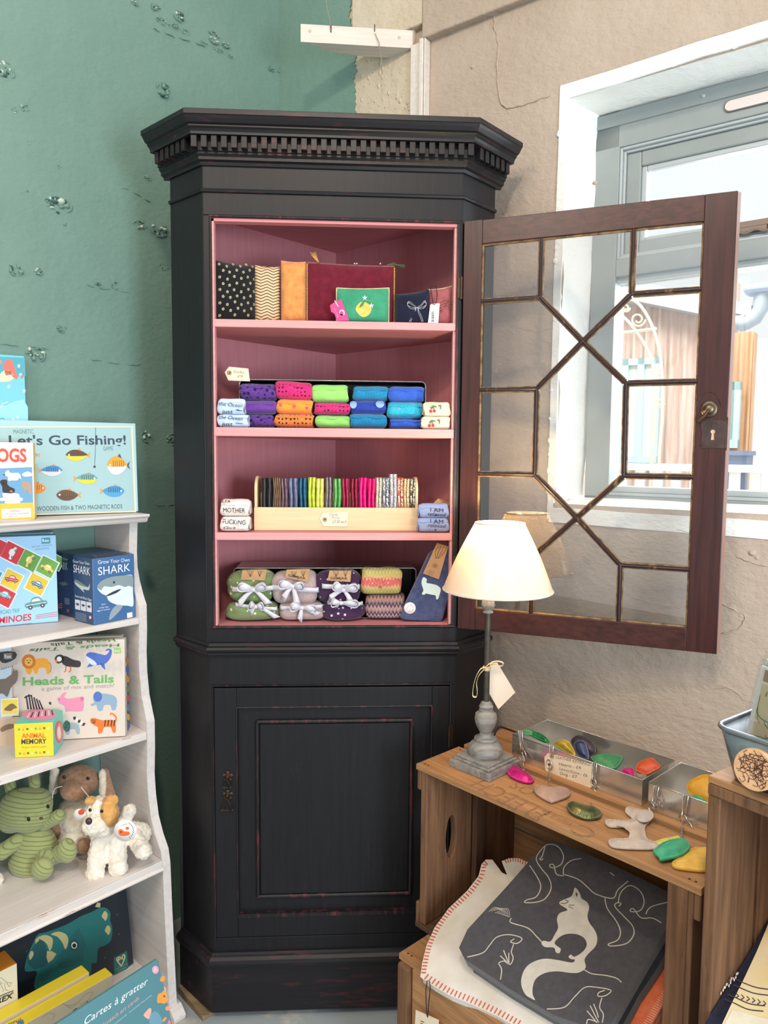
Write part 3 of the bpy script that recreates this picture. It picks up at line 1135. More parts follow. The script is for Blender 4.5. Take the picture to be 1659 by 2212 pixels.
# lower door
dr = MB()
X0, X1 = .0148, .5462
px0 = hy(512, 1700, -.006).x; px1 = hy(931, 1700, -.006).x
pz1 = hy(720, 1527, -.006).z; pz0 = hy(720, 1973, -.006).z
dr.box(X0, px0, -.006, .012, ZD0+.002, ZD1-.002)
dr.box(px1, X1, -.006, .012, ZD0+.002, ZD1-.002)
dr.box(px0, px1, -.006, .012, pz1, ZD1-.002)
dr.box(px0, px1, -.006, .012, ZD0+.002, pz0)
dr.box(px0, px1, .002, .012, pz0, pz1)
door = link('lower_door', dr, m_black, cab, bevel=.0015)
c = MB()
rx0 = hy(556, 1700, -.006).x; rx1 = hy(889, 1700, -.006).x
rz1 = hy(720, 1559, -.006).z; rz0 = hy(720, 1935, -.006).z
c.box(rx0+.006, rx1-.006, -.003, .003, rz0+.006, rz1-.006)
link('raised_panel', c, m_black, door, bevel=.001)
c = MB()
for (a, b) in (((rx0, rz0), (rx0, rz1)), ((rx0, rz1), (rx1, rz1)), ((rx1, rz1), (rx1, rz0)), ((rx1, rz0), (rx0, rz0))):
    c.tube([(a[0], -.0015, a[1]), (b[0], -.0015, b[1])], .0048, 10)
c.box(px0-.001, px1+.001, -.0085, .002, pz0-.004, pz0+.005)
for (a, b) in (((px0, pz0), (px0, pz1)), ((px0, pz1), (px1, pz1)), ((px1, pz1), (px1, pz0))):
    c.tube([(a[0], -.0055, a[1]), (b[0], -.0055, b[1])], .0026, 8)
link('panel_moulding', c, m_blackv, door)
# iron drop handle: two rosettes and a triangular drop
c = MB()
h1 = hy(492, 1677, -.006); h2 = hy(492, 1717, -.006)
for h in (h1, h2):
    fr = basis(h, (1, 0, 0), (0, 0, 1), (0, -1, 0))
    for k in range(5):
        a = PI/2+2*PI*k/5
        c.ball((.0085*math.cos(a), .0085*math.sin(a), .001), (.0048, .0048, .002), fr=fr, nu=8, nv=6)
    c.lathe([(.008, 0), (.007, .003), (.004, .005), (.004, .008), (0, .010)], 14, fr=fr)
plate = link('handle_plate', c, m_iron, door)
c = MB()
for h, ln_ in ((h1, .018), (h2, .028)):
    a = V(h.x, -.017, h.z-.002); b = V(h.x-ln_*.42, -.014, h.z-ln_-.004); d = V(h.x+ln_*.42, -.014, h.z-ln_-.004)
    c.tube([a, b, d], .0020, 8, closed=True)
    c.ball(b, .003, nu=8, nv=6); c.ball(d, .003, nu=8, nv=6)
link('drop_pull', c, m_iron, plate)
for zc in (hy(972, 1590, -.006).z, hy(940, 1990, -.006).z):
    c = MB()
    c.box(.5470, .5545, -.0075, -.004, zc-.025, zc+.025)
    c.tube([(.5468, -.0085, zc-.025), (.5468, -.0085, zc+.025)], .0034, 8)
    link('hinge', c, m_iron, cab)
zc = hy(988, 622, -.004).z
c = MB()
c.box(.5490, .5560, -.004, -.0005, zc-.022, zc+.022)
c.tube([(.5575, -.004, zc-.024), (.5575, -.004, zc+.024)], .0032, 8)
link('hinge', c, m_iron, cab)
zc2 = 2*.5*(ZO+ZOB)-zc
c = MB()
c.box(.5490, .5560, -.004, -.0005, zc2-.022, zc2+.022)
c.tube([(.5575, -.004, zc2-.024), (.5575, -.004, zc2+.024)], .0032, 8)
link('hinge', c, m_iron, cab)

# ------------------------------------------------------------------ glazed door, swung open
FA = 0.44334
HG = V(CW+.002, -.005, 0)
DD = V(math.cos(FA), -math.sin(FA), 0)
DN = V(-math.sin(FA), -math.cos(FA), 0)
DT = .022
fd = basis(HG, DD, V(0, 0, 1), DN)                          # x along the door, y up, z towards the shop
def dq(px, py):
    p = hit(px, py, HG, DN)-HG
    return Vector((p.dot(DD), p.z))
GW = dq(1581, 700)[0]
gT0, gT1 = dq(1001, 480)[1], dq(1581, 412)[1]
gB0, gB1 = dq(982, 1353)[1], dq(1533, 1415)[1]
ZGT, ZGB = (gT0+gT1)/2, (gB0+gB1)/2
gx0 = dq(1034, 900)[0]; gx1 = dq(1503, 900)[0]
gz1 = (dq(1040, 527)[1]+dq(1521, 477)[1])/2; gz0 = (dq(1025, 1307)[1]+dq(1478, 1365)[1])/2
st_m = MB()
kc = dq(1540, 937)
kh = []
for k in range(17):
    a = R(-60)+R(300)*k/16
    kh.append((kc[0]+.0042*math.cos(a), kc[1]+.004+.0042*math.sin(a)))
kh = [(kc[0]+.0042*math.cos(R(-60)+R(300)*k/16), kc[1]+.004+.0042*math.sin(R(-60)+R(300)*k/16)) for k in range(17)]
kh += [(kc[0]-.003, kc[1]-.012), (kc[0]+.003, kc[1]-.012)]
st_m.prism([(0.001, ZGB), (gx0, ZGB), (gx0, ZGT), (0.001, ZGT)], -DT, 0, fr=fd)
st_m.prism_hole([(gx1, ZGB), (GW, ZGB), (GW, ZGT), (gx1, ZGT)], [kh], -DT, 0, fr=fd)
gd = link('glazed_door', st_m, m_mahog, cab, bevel=.0012)
rl = MB()
rl.box(gx0, gx1, gz1, ZGT, -DT, -.0005, fr=fd)
link('door_rail', rl, m_mahogx, gd, bevel=.0012)
rl = MB()
rl.box(gx0, gx1, ZGB, gz0, -DT, -.0005, fr=fd)
link('door_rail', rl, m_mahogx, gd, bevel=.0012)
rl = MB()
rl.add([(GW+.0001, -.0004, z) for z in (ZGB+.001, ZGT-.001)]+[(GW+.0062, -.010, z) for z in (ZGB+.001, ZGT-.001)]+[(GW+.0001, -DT, z) for z in (ZGB+.001, ZGT-.001)], [(0, 2, 3, 1), (2, 4, 5, 3), (0, 1, 5, 4), (0, 4, 2), (1, 3, 5)], 0, False, fr=basis(HG, DD, DN*1.0, V(0, 0, 1)))
link('rebated_edge', rl, M('window_lit_edge_wood', (150, 116, 104), .3), gd)  # added strip; pale colour stands for window light on the door edge
nA, nB, nC, nE, nF, nG, nH, nJ, nK, nL = [dq(*p) for p in ((1165.6, 641), (1363.9, 634), (1258.4, 737), (1351.8, 827.4), (1158.3, 839.5), (1347, 1028), (1153.5, 1025.8), (1245.4, 1119), (1339.7, 1221.7), (1148.7, 1204.7))]
def top(n, q): return Vector((q[0], gz1))
tA = Vector((nA[0], gz1)); tB = Vector((nB[0], gz1))
lA = Vector((gx0, nA[1])); rB = Vector((gx1, nB[1]))
rE = Vector((gx1, nE[1])); lF = Vector((gx0, nF[1]))
rG = Vector((gx1, nG[1])); lH = Vector((gx0, nH[1]))
rK = Vector((gx1, nK[1])); lL = Vector((gx0, nL[1]))
bK = Vector((nK[0], gz0)); bL = Vector((nL[0], gz0))
segs = [(tA, nA), (lA, nA), (tB, nB), (rB, nB), (nA, nC), (nB, nC), (nC, nE), (nC, nF), (nE, rE), (nF, lF), (nE, nG), (nF, nH), (nG, rG), (nH, lH), (nG, nJ), (nH, nJ), (nJ, nK), (nJ, nL), (nK, rK), (nL, lL), (nK, bK), (nL, bL)]
gb = MB()
def bar(a, b, w, z0, z1, mb, mi=0, ext=.0):
    d = (b-a).normalized(); n = Vector((-d.y, d.x))
    a2 = a-d*ext; b2 = b+d*ext
    p = [a2-n*w, b2-n*w, b2+n*w, a2+n*w]
    mb.prism([(q.x, q.y) for q in p], z0, z1, mi, fr=fd)
for a, b in segs:
    bar(a, b, .0042, -.019, -.003, gb, 0, .003)
    gb.tube([(a.x, a.y, -.0035), (b.x, b.y, -.0035)], .0030, 8, fr=fd)
link('glazing_bars', gb, m_bar, gd)
pt = MB()
for a, b in segs:
    d = (b-a).normalized(); n = Vector((-d.y, d.x))
    for s_ in (-1, 1):
        o_ = n*(s_*.0050)
        bar(a+o_+d*.004, b+o_-d*.004, .0016, -.012, -.0075, pt, 0)
for a, b in ((Vector((gx0, gz1)), Vector((gx1, gz1))), (Vector((gx0, gz0)), Vector((gx1, gz0))), (Vector((gx0, gz0)), Vector((gx0, gz1))), (Vector((gx1, gz0)), Vector((gx1, gz1)))):
    bar(a, b, .0030, -.012, -.0050, pt, 0)
link('putty_line', pt, m_putty, gd)
cTL, cTR, cBL, cBR = Vector((gx0, gz1)), Vector((gx1, gz1)), Vector((gx0, gz0)), Vector((gx1, gz0))
panes = [[cTL, tA, nA, lA], [tA, tB, nB, nC, nA], [tB, cTR, rB, nB], [lA, nA, nC, nF, lF], [nB, rB, rE, nE, nC], [lF, nF, nH, lH], [nC, nE, nG, nJ, nH, nF], [nE, rE, rG, nG], [lH, nH, nJ, nL, lL], [nG, rG, rK, nK, nJ], [lL, nL, bL, cBL], [nL, nJ, nK, bK, bL], [nK, rK, cBR, bK]]
for p in panes:
    g = MB()
    ti = rnd.uniform(-.0006, .0006)
    g.prism([(q.x, q.y) for q in p], -.0120, -.0100, fr=fd)
    link('glass_pane', g, m_dglass, gd)
# lock: round rose with pull, iron lock case with keyhole
lk = MB()
rc = dq(1532, 884)
m_brass = M('tarnished_brass', (128, 112, 92), .35, .8, c2=(92, 74, 58), vs=90)
fr = fd @ Matrix.Translation((rc[0], rc[1], 0))
lk.lathe([(.0165, 0), (.0165, .002), (.013, .004), (.009, .005), (.009, .007), (.005, .008), (.003, .0085), (0, .0085)], 24, fr=fr)
link('lock_rose', lk, m_brass, gd)
lk = MB()
lk.tube([(rc[0], rc[1], .010), (rc[0]-.008, rc[1]-.013, .011), (rc[0]-.019, rc[1]-.024, .007)], [.0022, .0035, .0045], 8, fr=fd)
link('pull_tongue', lk, m_iron, gd)
lk = MB()
lc0 = dq(1512, 850); lc1 = dq(1560, 968)
xa, xb = dq(1511, 900)[0], GW+.001
za, zb_ = dq(1530, 908)[1], dq(1530, 968)[1]
hole = kh
lk.prism_hole([(xa+.004, zb_), (xb, zb_), (xb, za), (xa+.002, za), (xa+.006, (za+zb_)/2)], [hole], 0, .0022, fr=fd)
lk.box(GW-.001, GW+.0012, zb_-.004, za+.006, -DT+.004, .0015, fr=fd)
for px, py in ((1516, 962), (1547, 962), (1548, 914)):
    q = dq(px, py)
    lk.ball((q[0], q[1], .002), (.0022, .0022, .0012), fr=fd, nu=8, nv=5)
link('lock_case', lk, M('lock_plate_dark', (74, 56, 52), .45, .4, c2=(52, 38, 36), vs=50), gd)
ar = MB()
pts = []
for k in range(17):
    a = R(8)+R(164)*k/16
    q = dq(1531+27*math.cos(a), 884-38*math.sin(a))
    pts.append((min(q[0], GW-.0015), q[1], .0002))
ar.tube(pts, .0013, 6, fr=fd)
link('scribed_arc', ar, m_mahogx, gd)

# ------------------------------------------------------------------ timber wedge under the left foot
w = MB()
wa = hz(408, 2148, .0); wb = hz(450, 2195, .0)
d_ = (wb-wa).normalized(); n_ = V(d_.y, -d_.x, 0)
if n_.y > 0: n_ = -n_
L_ = (wb-wa).length
w.prism([(-.02, 0), (L_+.006, 0), (L_+.006, .010), (-.02, .020)], -.0, .03, fr=basis(wa-n_*.012, d_, V(0, 0, 1), d_.cross(V(0, 0, 1))))
tag(link('wood_wedge', w, wood('wedge_wood', (150, 124, 92), (122, 98, 72), axis=0, rough=.8), bevel=.001), 'thin offcut of bare wood wedged under left corner of black cabinet', 'wedge')
# ------------------------------------------------------------------ white bookcase, deeper towards the floor
BF = V(-0.078, 0.006, 0)
fb = basis(BF, DL, V(0, 0, 1), NL)                          # x along the front, y up, z towards the viewer
ZBK = -0.372-BF.dot(NL)+.004
m_bw = wood('distressed_white_paint', (222, 213, 207), (210, 200, 193), axis=1, rough=.6, bs=.2, c3=(186, 162, 134), wear_lo=.70, wear_hi=.74)
m_bws = wood('distressed_white_shelf', (222, 213, 207), (212, 202, 195), axis=0, rough=.55, bs=.2, c3=(186, 162, 134), wear_lo=.70, wear_hi=.74)
m_worn = wood('worn_shelf_edge', (224, 215, 208), (212, 200, 190), axis=0, rough=.6, bs=.3, c3=(176, 142, 108), wear_lo=.60, wear_hi=.65)
def bq(px, py, x=0.0):
    p = hit(px, py, BF+DL*x, DL)-BF
    return (p.dot(NL), p.z)
edge = [(297, 1131), (295.7, 1192), (297, 1225), (302, 1254), (310, 1285), (316.7, 1306), (317.7, 1361), (316.7, 1407), (318, 1450), (322.8, 1500), (334, 1556), (335, 1612), (334, 1669), (337, 1715), (343, 1761), (353, 1800), (364, 1832), (368, 1863), (371.5, 1950), (376.6, 2053), (382, 2165)]
prof = [bq(*e) for e in edge]
book = thing('bookcase', 'white distressed waterfall bookcase crammed with games and plush toys beside green wall', 'bookcase', (BF.x-.25, BF.y-.05, 0), R(45))
BW = 0.80
ztop = bq(313, 1111)[1]
prof2 = prof+[(prof[-1][0]+.002, .03)]
poly = [(ZBK, .0), (ZBK, prof[0][1]+.004)]+[(prof[0][0], prof[0][1]+.004)]+prof2+[(prof2[-1][0], 0.0)]
fs_ = lambda x: basis(BF+DL*x, NL, V(0, 0, 1), -DL)         # local x towards the viewer, y up, z to the left
for x in (0.0, -BW+.02):
    s = MB()
    s.prism(poly, 0.0, .020, fr=fs_(x))
    link('side_panel', s, m_bw, book, bevel=.002)
def shelf_z(px, py):
    return bq(px, py, -.02)
lev = [shelf_z(300.6, 1335), shelf_z(317, 1580), shelf_z(351, 1858)]
thk = [.014, .019, .026]
SHZ = [l[1] for l in lev]
for (zf, zz), tk in zip(lev, thk):
    s = MB()
    s.box(-BW+.021, -.0205, zz-tk*.8, zz, ZBK, zf-.004, fr=fb)
    sh = link('shelf', s, m_bws, book, bevel=.001)
    s = MB()
    s.box(-BW+.021, -.0205, zz-tk, zz-.0005, zf-.0035, zf+.0015, fr=fb)
    if tk > .02:
        s.tube([(-BW+.021, zz-tk*.8, zf+.001), (-.0205, zz-tk*.8, zf+.001)], .005, 8, fr=fb)
    link('shelf_edge', s, m_worn, sh, bevel=.0015)
ZLOW = .075
s = MB()
s.box(-BW+.021, -.0205, .055, ZLOW, ZBK, prof[-1][0]-.012, fr=fb)
link('shelf', s, m_bws, book, bevel=.001)
s = MB()
s.box(-BW+.021, -.0205, 0.0, .055, prof[-1][0]-.03, prof[-1][0]-.015, fr=fb)
link('kick_board', s, m_bws, book, bevel=.001)
# top board with a moulded front edge
ztz, zty = bq(313, 1111)
s = MB()
pf = [(ZBK, zty-.010), (ztz-.014, zty-.010), (ztz-.014, zty-.020), (ztz-.010, zty-.016), (ztz-.007, zty-.010), (ztz-.003, zty-.007), (ztz, zty-.005), (ztz, zty), (ZBK, zty)]
s.prism(pf, -.012, BW+.012, fr=fs_(0))
link('top_board', s, m_bws, book, bevel=.001)
for x in (0.0, -BW+.02):
    s = MB()
    fp_ = prof[-1][0]
    s.prism([(fp_-.05, 0), (fp_+.022, 0), (fp_+.024, .012), (fp_+.012, .024), (fp_+.004, .030), (fp_-.05, .030)], -.008, .022, fr=fs_(x))
    link('foot_block', s, m_worn, book, bevel=.002)
ZTB = zty

# ------------------------------------------------------------------ crates by the window wall
m_cr = wood('crate_end_wood', (128, 91, 62), (96, 65, 43), axis=2, rough=.75, bs=.5, c3=(80, 54, 38), wear_lo=.58, wear_hi=.75)
m_crx = wood('crate_board_wood', (180, 134, 90), (150, 106, 67), axis=0, rough=.6, bs=.35, c3=(124, 88, 60), wear_lo=.6, wear_hi=.75)
m_crd = wood('crate_dark_wood', (96, 68, 48), (70, 48, 34), axis=2, rough=.8, bs=.5)
m_nail = M('rusty_nail', (58, 46, 40), .6, .5)
CA = R(-50)
HA = 0.668
A0 = hz(905, 1652, HA)                                       # front left top corner
EXA = V(math.cos(CA), math.sin(CA), 0)
EYA = V(-math.sin(CA), math.cos(CA), 0)                      # into the crate, towards the wall
fa = basis(V(A0.x, A0.y, 0), EXA, EYA, V(0, 0, 1))
LA = 0.582
DA = 0.312
def aloc(p):
    d = p-V(A0.x, A0.y, 0)
    return (d.dot(EXA), d.dot(EYA), d.z)
ZA0 = HA-(hit(905, 1660, A0, EYA).z-hit(903, 2012, A0, EYA).z)   # underside of the crate
def crate(name, label, fr, L, D, z0, z1, top_split=None, handle=True, group=None):
    root = thing(name, label, 'crate', fr @ V(L/2, D/2, z0), CA, group)
    H = z1-z0
    t = .016
    for x0 in (.004, L-.004-t):                              # two end panels of upright boards with corner posts
        ep = MB()
        fe = fr @ basis(V(x0, 0, z0), (0, 1, 0), (0, 0, 1), (1, 0, 0))
        y1 = D*.48
        hh = H*.5
        ell = [(y1*.55+.017*math.cos(2*PI*k/18), hh+.048*math.sin(2*PI*k/18)) for k in range(18)]
        if handle:
            ep.prism_hole([(.003, .012), (y1, .012), (y1, H-.013), (.003, H-.013)], [ell], 0, t, fr=fe)
        else:
            ep.prism([(.003, .012), (y1, .012), (y1, H-.013), (.003, H-.013)], 0, t, fr=fe)
        e = link('end_panel', ep, m_cr, root, bevel=.0015)
        ep = MB()
        ep.prism([(y1+.010, .012), (D-.004, .012), (D-.004, H-.013), (y1+.010, H-.013)], 0, t, fr=fe)
        link('end_panel', ep, m_cr, root, bevel=.0015)
        xo = -.011 if x0 < L/2 else t
        for zb_, ze in ((.002, .055), (H-.055, H-.0125)):
            cl = MB()
            cl.box(xo, xo+.011, .002, D-.004, zb_, ze, fr=fr @ basis(V(x0, 0, z0), (1, 0, 0), (0, 1, 0), (0, 0, 1)))
            link('end_cleat', cl, m_cr, e, bevel=.003)
    sp = top_split or [(0, D*.55), (D*.55+.012, D)]
    for a, b in sp:
        s = MB()
        s.box(-.008, L+.008, a, b, z1-.012, z1, fr=fr)
        for x in (.006, .016, L-.016, L-.006):
            for y in (a+.012, b-.012):
                s.lathe([(.0022, 0), (.0022, .0006), (0, .0009)], 8, 1, fr=fr @ Matrix.Translation((x, y, z1)))
        link('top_board', s, [m_crx, m_nail], root, bevel=.0018)
        s = MB()
        s.box(-.006, L+.006, a, b, z0, z0+.011, fr=fr)
        link('base_board', s, m_crd, root, bevel=.0018)
    n = max(2, round(H/.14))
    for i in range(n):
        s = MB()
        s.box(-.004, L+.004, D-.004, D+.006, z0+.014+(H-.028)*i/n, z0+.014+(H-.028)*(i+1)/n-.008, fr=fr)
        link('back_board', s, m_crx, root, bevel=.0018)
    return root
crA = crate('wooden_crate', 'old wooden bushel crate on its side holding fox blanket, lamp standing on top', fa, LA, DA, ZA0, HA, [(0, .135), (.152, DA)])
pst = MB()                                                   # front post at the right-hand end
pst.box(LA-.045, LA-.012, .001, .016, ZA0+.0115, HA-.0125, fr=fa)
link('corner_post', pst, m_cr, crA, bevel=.002)
pst = MB()
pst.box(.021, .034, .150, .178, ZA0+.0115, HA-.0125, fr=fa)
link('corner_post', pst, m_crd, crA, bevel=.002)
# faded stencil on the top board, upside down as the crate lies
art = Art(fa @ V(0, 0, HA), EXA, EYA, .0003)
m_stencil = M('faded_stencil_ink', (128, 92, 64), .8, c2=(150, 112, 76), vs=140, lo=.4, hi=.6)
a = art
a.zoom(*ZI)
a.text('FLEECH', (690, 735), (385, 590), m_stencil, h=52)
a.text('Warr & Co', (790, 790), (655, 725), m_stencil, h=18)
a.text('C', (905, 830), (820, 790), m_stencil, h=46)
a.text('OS', (630, 640), (540, 600), m_stencil, h=34)
art.done('stencil_lettering', crA)

# the crate below it, on the floor
fB_pt = hz(868, 2062, ZA0)
fbk_ = basis(V(fB_pt.x, fB_pt.y, 0), EXA, EYA, V(0, 0, 1))
DBd = .30
LBd = .44
crB = crate('wooden_crate', 'lower wooden crate on floor carrying the fox blanket crate, paper price tag hung on it', fbk_, LBd, DBd, 0.0, ZA0-.0005, [(0, .16), (.172, DBd)], handle=False)
fbm = MB()                                                   # its closed front: two broad boards
fbm.box(.03, LBd-.004, -.0008, .010, ZA0*.56, ZA0-.013, fr=fbk_)
link('front_board', fbm, m_crx, crB, bevel=.002)
fbm = MB()
fbm.box(.03, LBd-.004, -.0008, .010, .012, ZA0*.5, fr=fbk_)
link('front_board', fbm, m_crx, crB, bevel=.002)
pst = MB()
pst.box(-.004, .028, -.010, .012, .0, ZA0-.013, fr=fbk_)
link('corner_post', pst, m_cr, crB, bevel=.005)

# tall crate on the right
HC = 0.872
CCa = R(-57)
EXC = V(math.cos(CCa), math.sin(CCa), 0)
EYC = V(-math.sin(CCa), math.cos(CCa), 0)
C0 = hz(1530, 1674, HC)
fc = basis(V(C0.x, C0.y, 0), EXC, EYC, V(0, 0, 1))
LC, DCc = .46, .23
crC = thing('wooden_crate', 'tall dark wooden crate at right edge with zinc planter on top and fringed blanket inside', 'crate', fc @ V(LC/2, DCc/2, 0), CCa)
for y0, y1 in ((.002, .112), (.122, DCc-.002)):
    for x in (0.0, LC-.018):
        s = MB()
        s.box(x, x+.018, y0, y1, .0, HC-.0275, fr=fc)
        link('end_panel', s, m_cr, crC, bevel=.002)
s = MB()
s.box(.0, LC, -.0005, DCc, HC-.027, HC-.011, fr=fc)
link('top_board', s, m_cr, crC, bevel=.002)
s = MB()
s.box(.0, LC, -.0005, DCc*.5, HC-.0105, HC, fr=fc)
link('top_board', s, m_crx, crC, bevel=.002)
s = MB()
s.box(.0, LC, DCc*.5+.004, DCc, HC-.0105, HC, fr=fc)
link('top_board', s, m_crx, crC, bevel=.002)
s = MB()
s.box(.0, LC, DCc+.0005, DCc+.011, .0, HC-.03, fr=fc)
link('back_board', s, m_crx, crC, bevel=.002)
ZCS = 0.475
s = MB()
s.box(.0185, LC-.0185, .004, DCc-.002, ZCS-.016, ZCS, fr=fc)
link('base_board', s, m_crd, crC, bevel=.002)

# ------------------------------------------------------------------ batten across the corner with hooks and strings
zbt = hit(893, 66, PW, NW).z-.004
bR = hit(893, 66, PW+NW*.012, NW)
zbt = bR.z
bL_ = hz(648, 46, zbt+.006)
d_ = (bL_-bR); d_.z = 0
LB = d_.length; d_.normalize()
n_ = V(-d_.y, d_.x, 0)
if n_.dot(V(0, -1, 0)) < 0: n_ = -n_
bt = MB()
fbt = basis(bR, d_, n_, V(0, 0, 1))
hb = bR.z-hit(890, 104, bR, n_).z
outl = [(0, -.045), (LB*.12, -.055), (LB*.45, -.052), (LB*.62, -.044), (LB*.72, -.040), (LB*.83, -.022), (LB*.93, -.006), (LB, 0), (0, 0)]
bt.prism(outl, -hb, 0, fr=fbt)
m_bat = wood('white_batten_paint', (218, 209, 198), (206, 194, 181), axis=0, rough=.6, bs=.3, c3=(196, 172, 150), wear_lo=.66, wear_hi=.72)
bat = link('batten', bt, m_bat, bevel=.003)
tag(bat, 'rough white-painted wooden batten high in the corner with wire hooks', 'batten')
def bpt(px, py, h=0.0):
    return hit(px, py, bR+n_*h, n_)
m_wire = M('dull_wire', (150, 146, 132), .5, .6)
for k, (px, py) in enumerate(((715, 62), (809, 60))):
    hk = MB()
    a = bpt(px, py+8, .001)
    hk.tube([a, a+n_*.003+V(0, 0, .006), a+n_*.005+V(0, 0, .012), a+n_*.002+V(0, 0, .016), a-n_*.001+V(0, 0, .012)], .0011, 6)
    link('wire_hook', hk, m_iron, bat)
for px, py in ((669, 67), (862, 81)):
    hk = MB()
    a = bpt(px, py, 0)
    hk.lathe([(.0042, 0), (.0036, .0008), (.0016, .0009), (0, .0002)], 12, fr=basis(a, d_, V(0, 0, 1), n_))
    link('screw_head', hk, M('pale_screw', (190, 172, 150), .5, .3), bat)
sw = MB()
sw.tube([bpt(714, 66, .004), bpt(713, 45, .004), bpt(706, 15, .01), bpt(701, -30, .015)], .0010, 6)
tag(link('hanging_cord', sw, m_wire), 'thin pale cord rising from left hook of the white batten', 'cord')
sw = MB()
sw.tube([bpt(810, 72, .005), bpt(818, 90, .006), bpt(824, 125, .007), bpt(826, 160, .007)], .0010, 6)
tag(link('hanging_cord', sw, m_wire), 'thin pale cord hanging down from right hook of white batten', 'cord')
# ------------------------------------------------------------------ the yard outside the window
WN = -NW                                                   # outward
def oq(px, py, D):
    p = hit(px, py, PW-NW*D, NW)
    return Vector(((p-PW).dot(DW), p.z))
def of(D):
    return basis(PW-NW*D, DW, V(0, 0, 1), NW)
m_rust = M('corrugated_iron', (214, 190, 176), .6, c2=(188, 156, 140), vs=7, vscale=(6, 6, .5))
m_tan = M('corrugated_tan', (206, 164, 128), .6, c2=(186, 142, 106), vs=7, vscale=(6, 6, .5))
m_teal = M('teal_window_paint', (178, 212, 212), .5)
m_wh = M('white_render_wall', (244, 242, 240), .9, c2=(232, 230, 228), vs=4)
m_zincpipe = M('grey_gutter', (176, 186, 198), .4)
m_yard = M('pale_yard_concrete', (226, 224, 220), .9, c2=(206, 202, 198), vs=3)
m_vine = M('bleached_trellis', (238, 226, 200), .8)
yd = MB()
yd.box(-9, 12, -.06, -.02, -14, -.35, fr=of(0.0))
struct('ground', yd, m_yard)
DO = 3.6
def corr(mb, x0, x1, z0, z1, pitch, amp, D):
    n = int((x1-x0)/pitch*10)
    def fn(u, v):
        x = x0+(x1-x0)*u
        return (x, z0+(z1-z0)*v, amp*math.sin(2*PI*x/pitch))
    mb.grid(fn, n, 1, fr=of(D))
    mb.box(x0, x1, z0, z1, -.12, -.02, fr=of(D))
hut = thing('corrugated_shed', 'rusty corrugated iron shed with a teal window seen through the window', 'building', PW-NW*(DO+.5)+DW*1.0)
a = oq(1290, 640, DO); b = oq(1572, 640, DO)
c = MB()
corr(c, a[0]-1.2, b[0]+.05, 0, oq(1450, 640, DO)[1]+.05, .085, .016, DO)
link('corrugated_wall', c, m_rust, hut)
c = MB()
r0 = oq(1290, 600, DO); r1 = oq(1575, 720, DO)
c.prism([(a[0]-1.3, oq(1300, 590, DO)[1]+.14), (oq(1395, 625, DO)[0], oq(1395, 612, DO)[1]), (b[0]+.1, oq(1560, 690, DO)[1]), (b[0]+.1, oq(1560, 690, DO)[1]-.05), (oq(1395, 640, DO)[0], oq(1395, 660, DO)[1]), (a[0]-1.3, oq(1300, 630, DO)[1]+.05)], -.1, .18, fr=of(DO))
link('roof_edge', c, M('grey_slate_roof', (170, 172, 178), .7), hut)
def teal(mbn, px0, py0, px1, py1, D, root):
    p = oq(px0, py0, D); q = oq(px1, py1, D)
    x0, x1, z1, z0 = min(p[0], q[0]), max(p[0], q[0]), p[1], q[1]
    w = .045
    m = MB()
    m.box(x0, x0+w, z0, z1, .02, .06, fr=of(D)); m.box(x1-w, x1, z0, z1, .02, .06, fr=of(D))
    m.box(x0, x1, z1-w, z1, .02, .06, fr=of(D)); m.box(x0, x1, z0, z0+w, .02, .08, fr=of(D))
    xm = (x0+x1)/2
    m.box(xm-w*.5, xm+w*.5, z0, z1, .02, .06, fr=of(D))
    f_ = link('window_frame', m, m_teal, root)
    m = MB()
    m.box(x0+.01, x1-.01, z0+.01, z1-.01, .018, .028, fr=of(D))
    link('window_pane', m, M('pale_outdoor_pane', (224, 226, 214), .2), f_)
teal('t', 1350, 778, 1424, 1000, DO, hut)
# lean-to on the right, nearer
D2 = 2.9
lt = thing('lean_to_shed', 'tan corrugated lean-to with narrow teal window beyond the glazed door', 'building', PW-NW*(D2+.3)+DW*1.3)
a2 = oq(1574, 720, D2); b2 = oq(1628, 720, D2)
c = MB()
corr(c, a2[0]-.06, b2[0], 0, a2[1], .05, .010, D2)
link('corrugated_wall', c, m_tan, lt)
teal('t', 1562, 828, 1598, 968, D2, lt)
D3 = 4.2
wb = MB()
p = oq(1622, 740, D3)
wb.box(p[0], p[0]+3.0, 0, p[1]+.02, -1.0, 0, fr=of(D3))
wbo = link('white_outbuilding', wb, m_wh)
tag(wbo, 'white rendered building at far right of the yard under grey downpipe', 'building')
D4 = 2.3
gp_ = thing('downpipe', 'fat grey downpipe bend and gutter outside window, right of the glazed door', 'pipe', PW-NW*D4+DW*1.0+V(0, 0, 1.7))
c = MB()
pa = [oq(1560, 694, D4), oq(1590, 697, D4), oq(1612, 698, D4), oq(1630, 688, D4), oq(1642, 668, D4), oq(1646, 640, D4), oq(1648, 622, D4)]
rad = abs(oq(1590, 682, D4)[1]-oq(1590, 714, D4)[1])/2
c.tube([of(D4) @ V(q[0], q[1], 0) for q in pa], rad, 14)
link('pipe_bend', c, m_zincpipe, gp_)
c = MB()
q = oq(1604, 698, D4)
c.tube([of(D4) @ V(q[0]-.012, q[1], 0), of(D4) @ V(q[0]+.012, q[1], 0)], rad*1.15, 14)
q = oq(1646, 640, D4)
link('pipe_collar', c, m_zincpipe, gp_)
c = MB()
q0 = oq(1640, 600, D4); q1 = oq(1659, 630, D4)
c.box(q0[0]-.06, q0[0]+.30, q1[1]-.01, q0[1]-.03, -.05, .05, fr=of(D4))
link('hopper_head', c, M('hopper_grey', (160, 172, 196), .5), gp_, bevel=.02)
c = MB()
q0 = oq(1540, 640, D4); q1 = oq(1625, 660, D4)
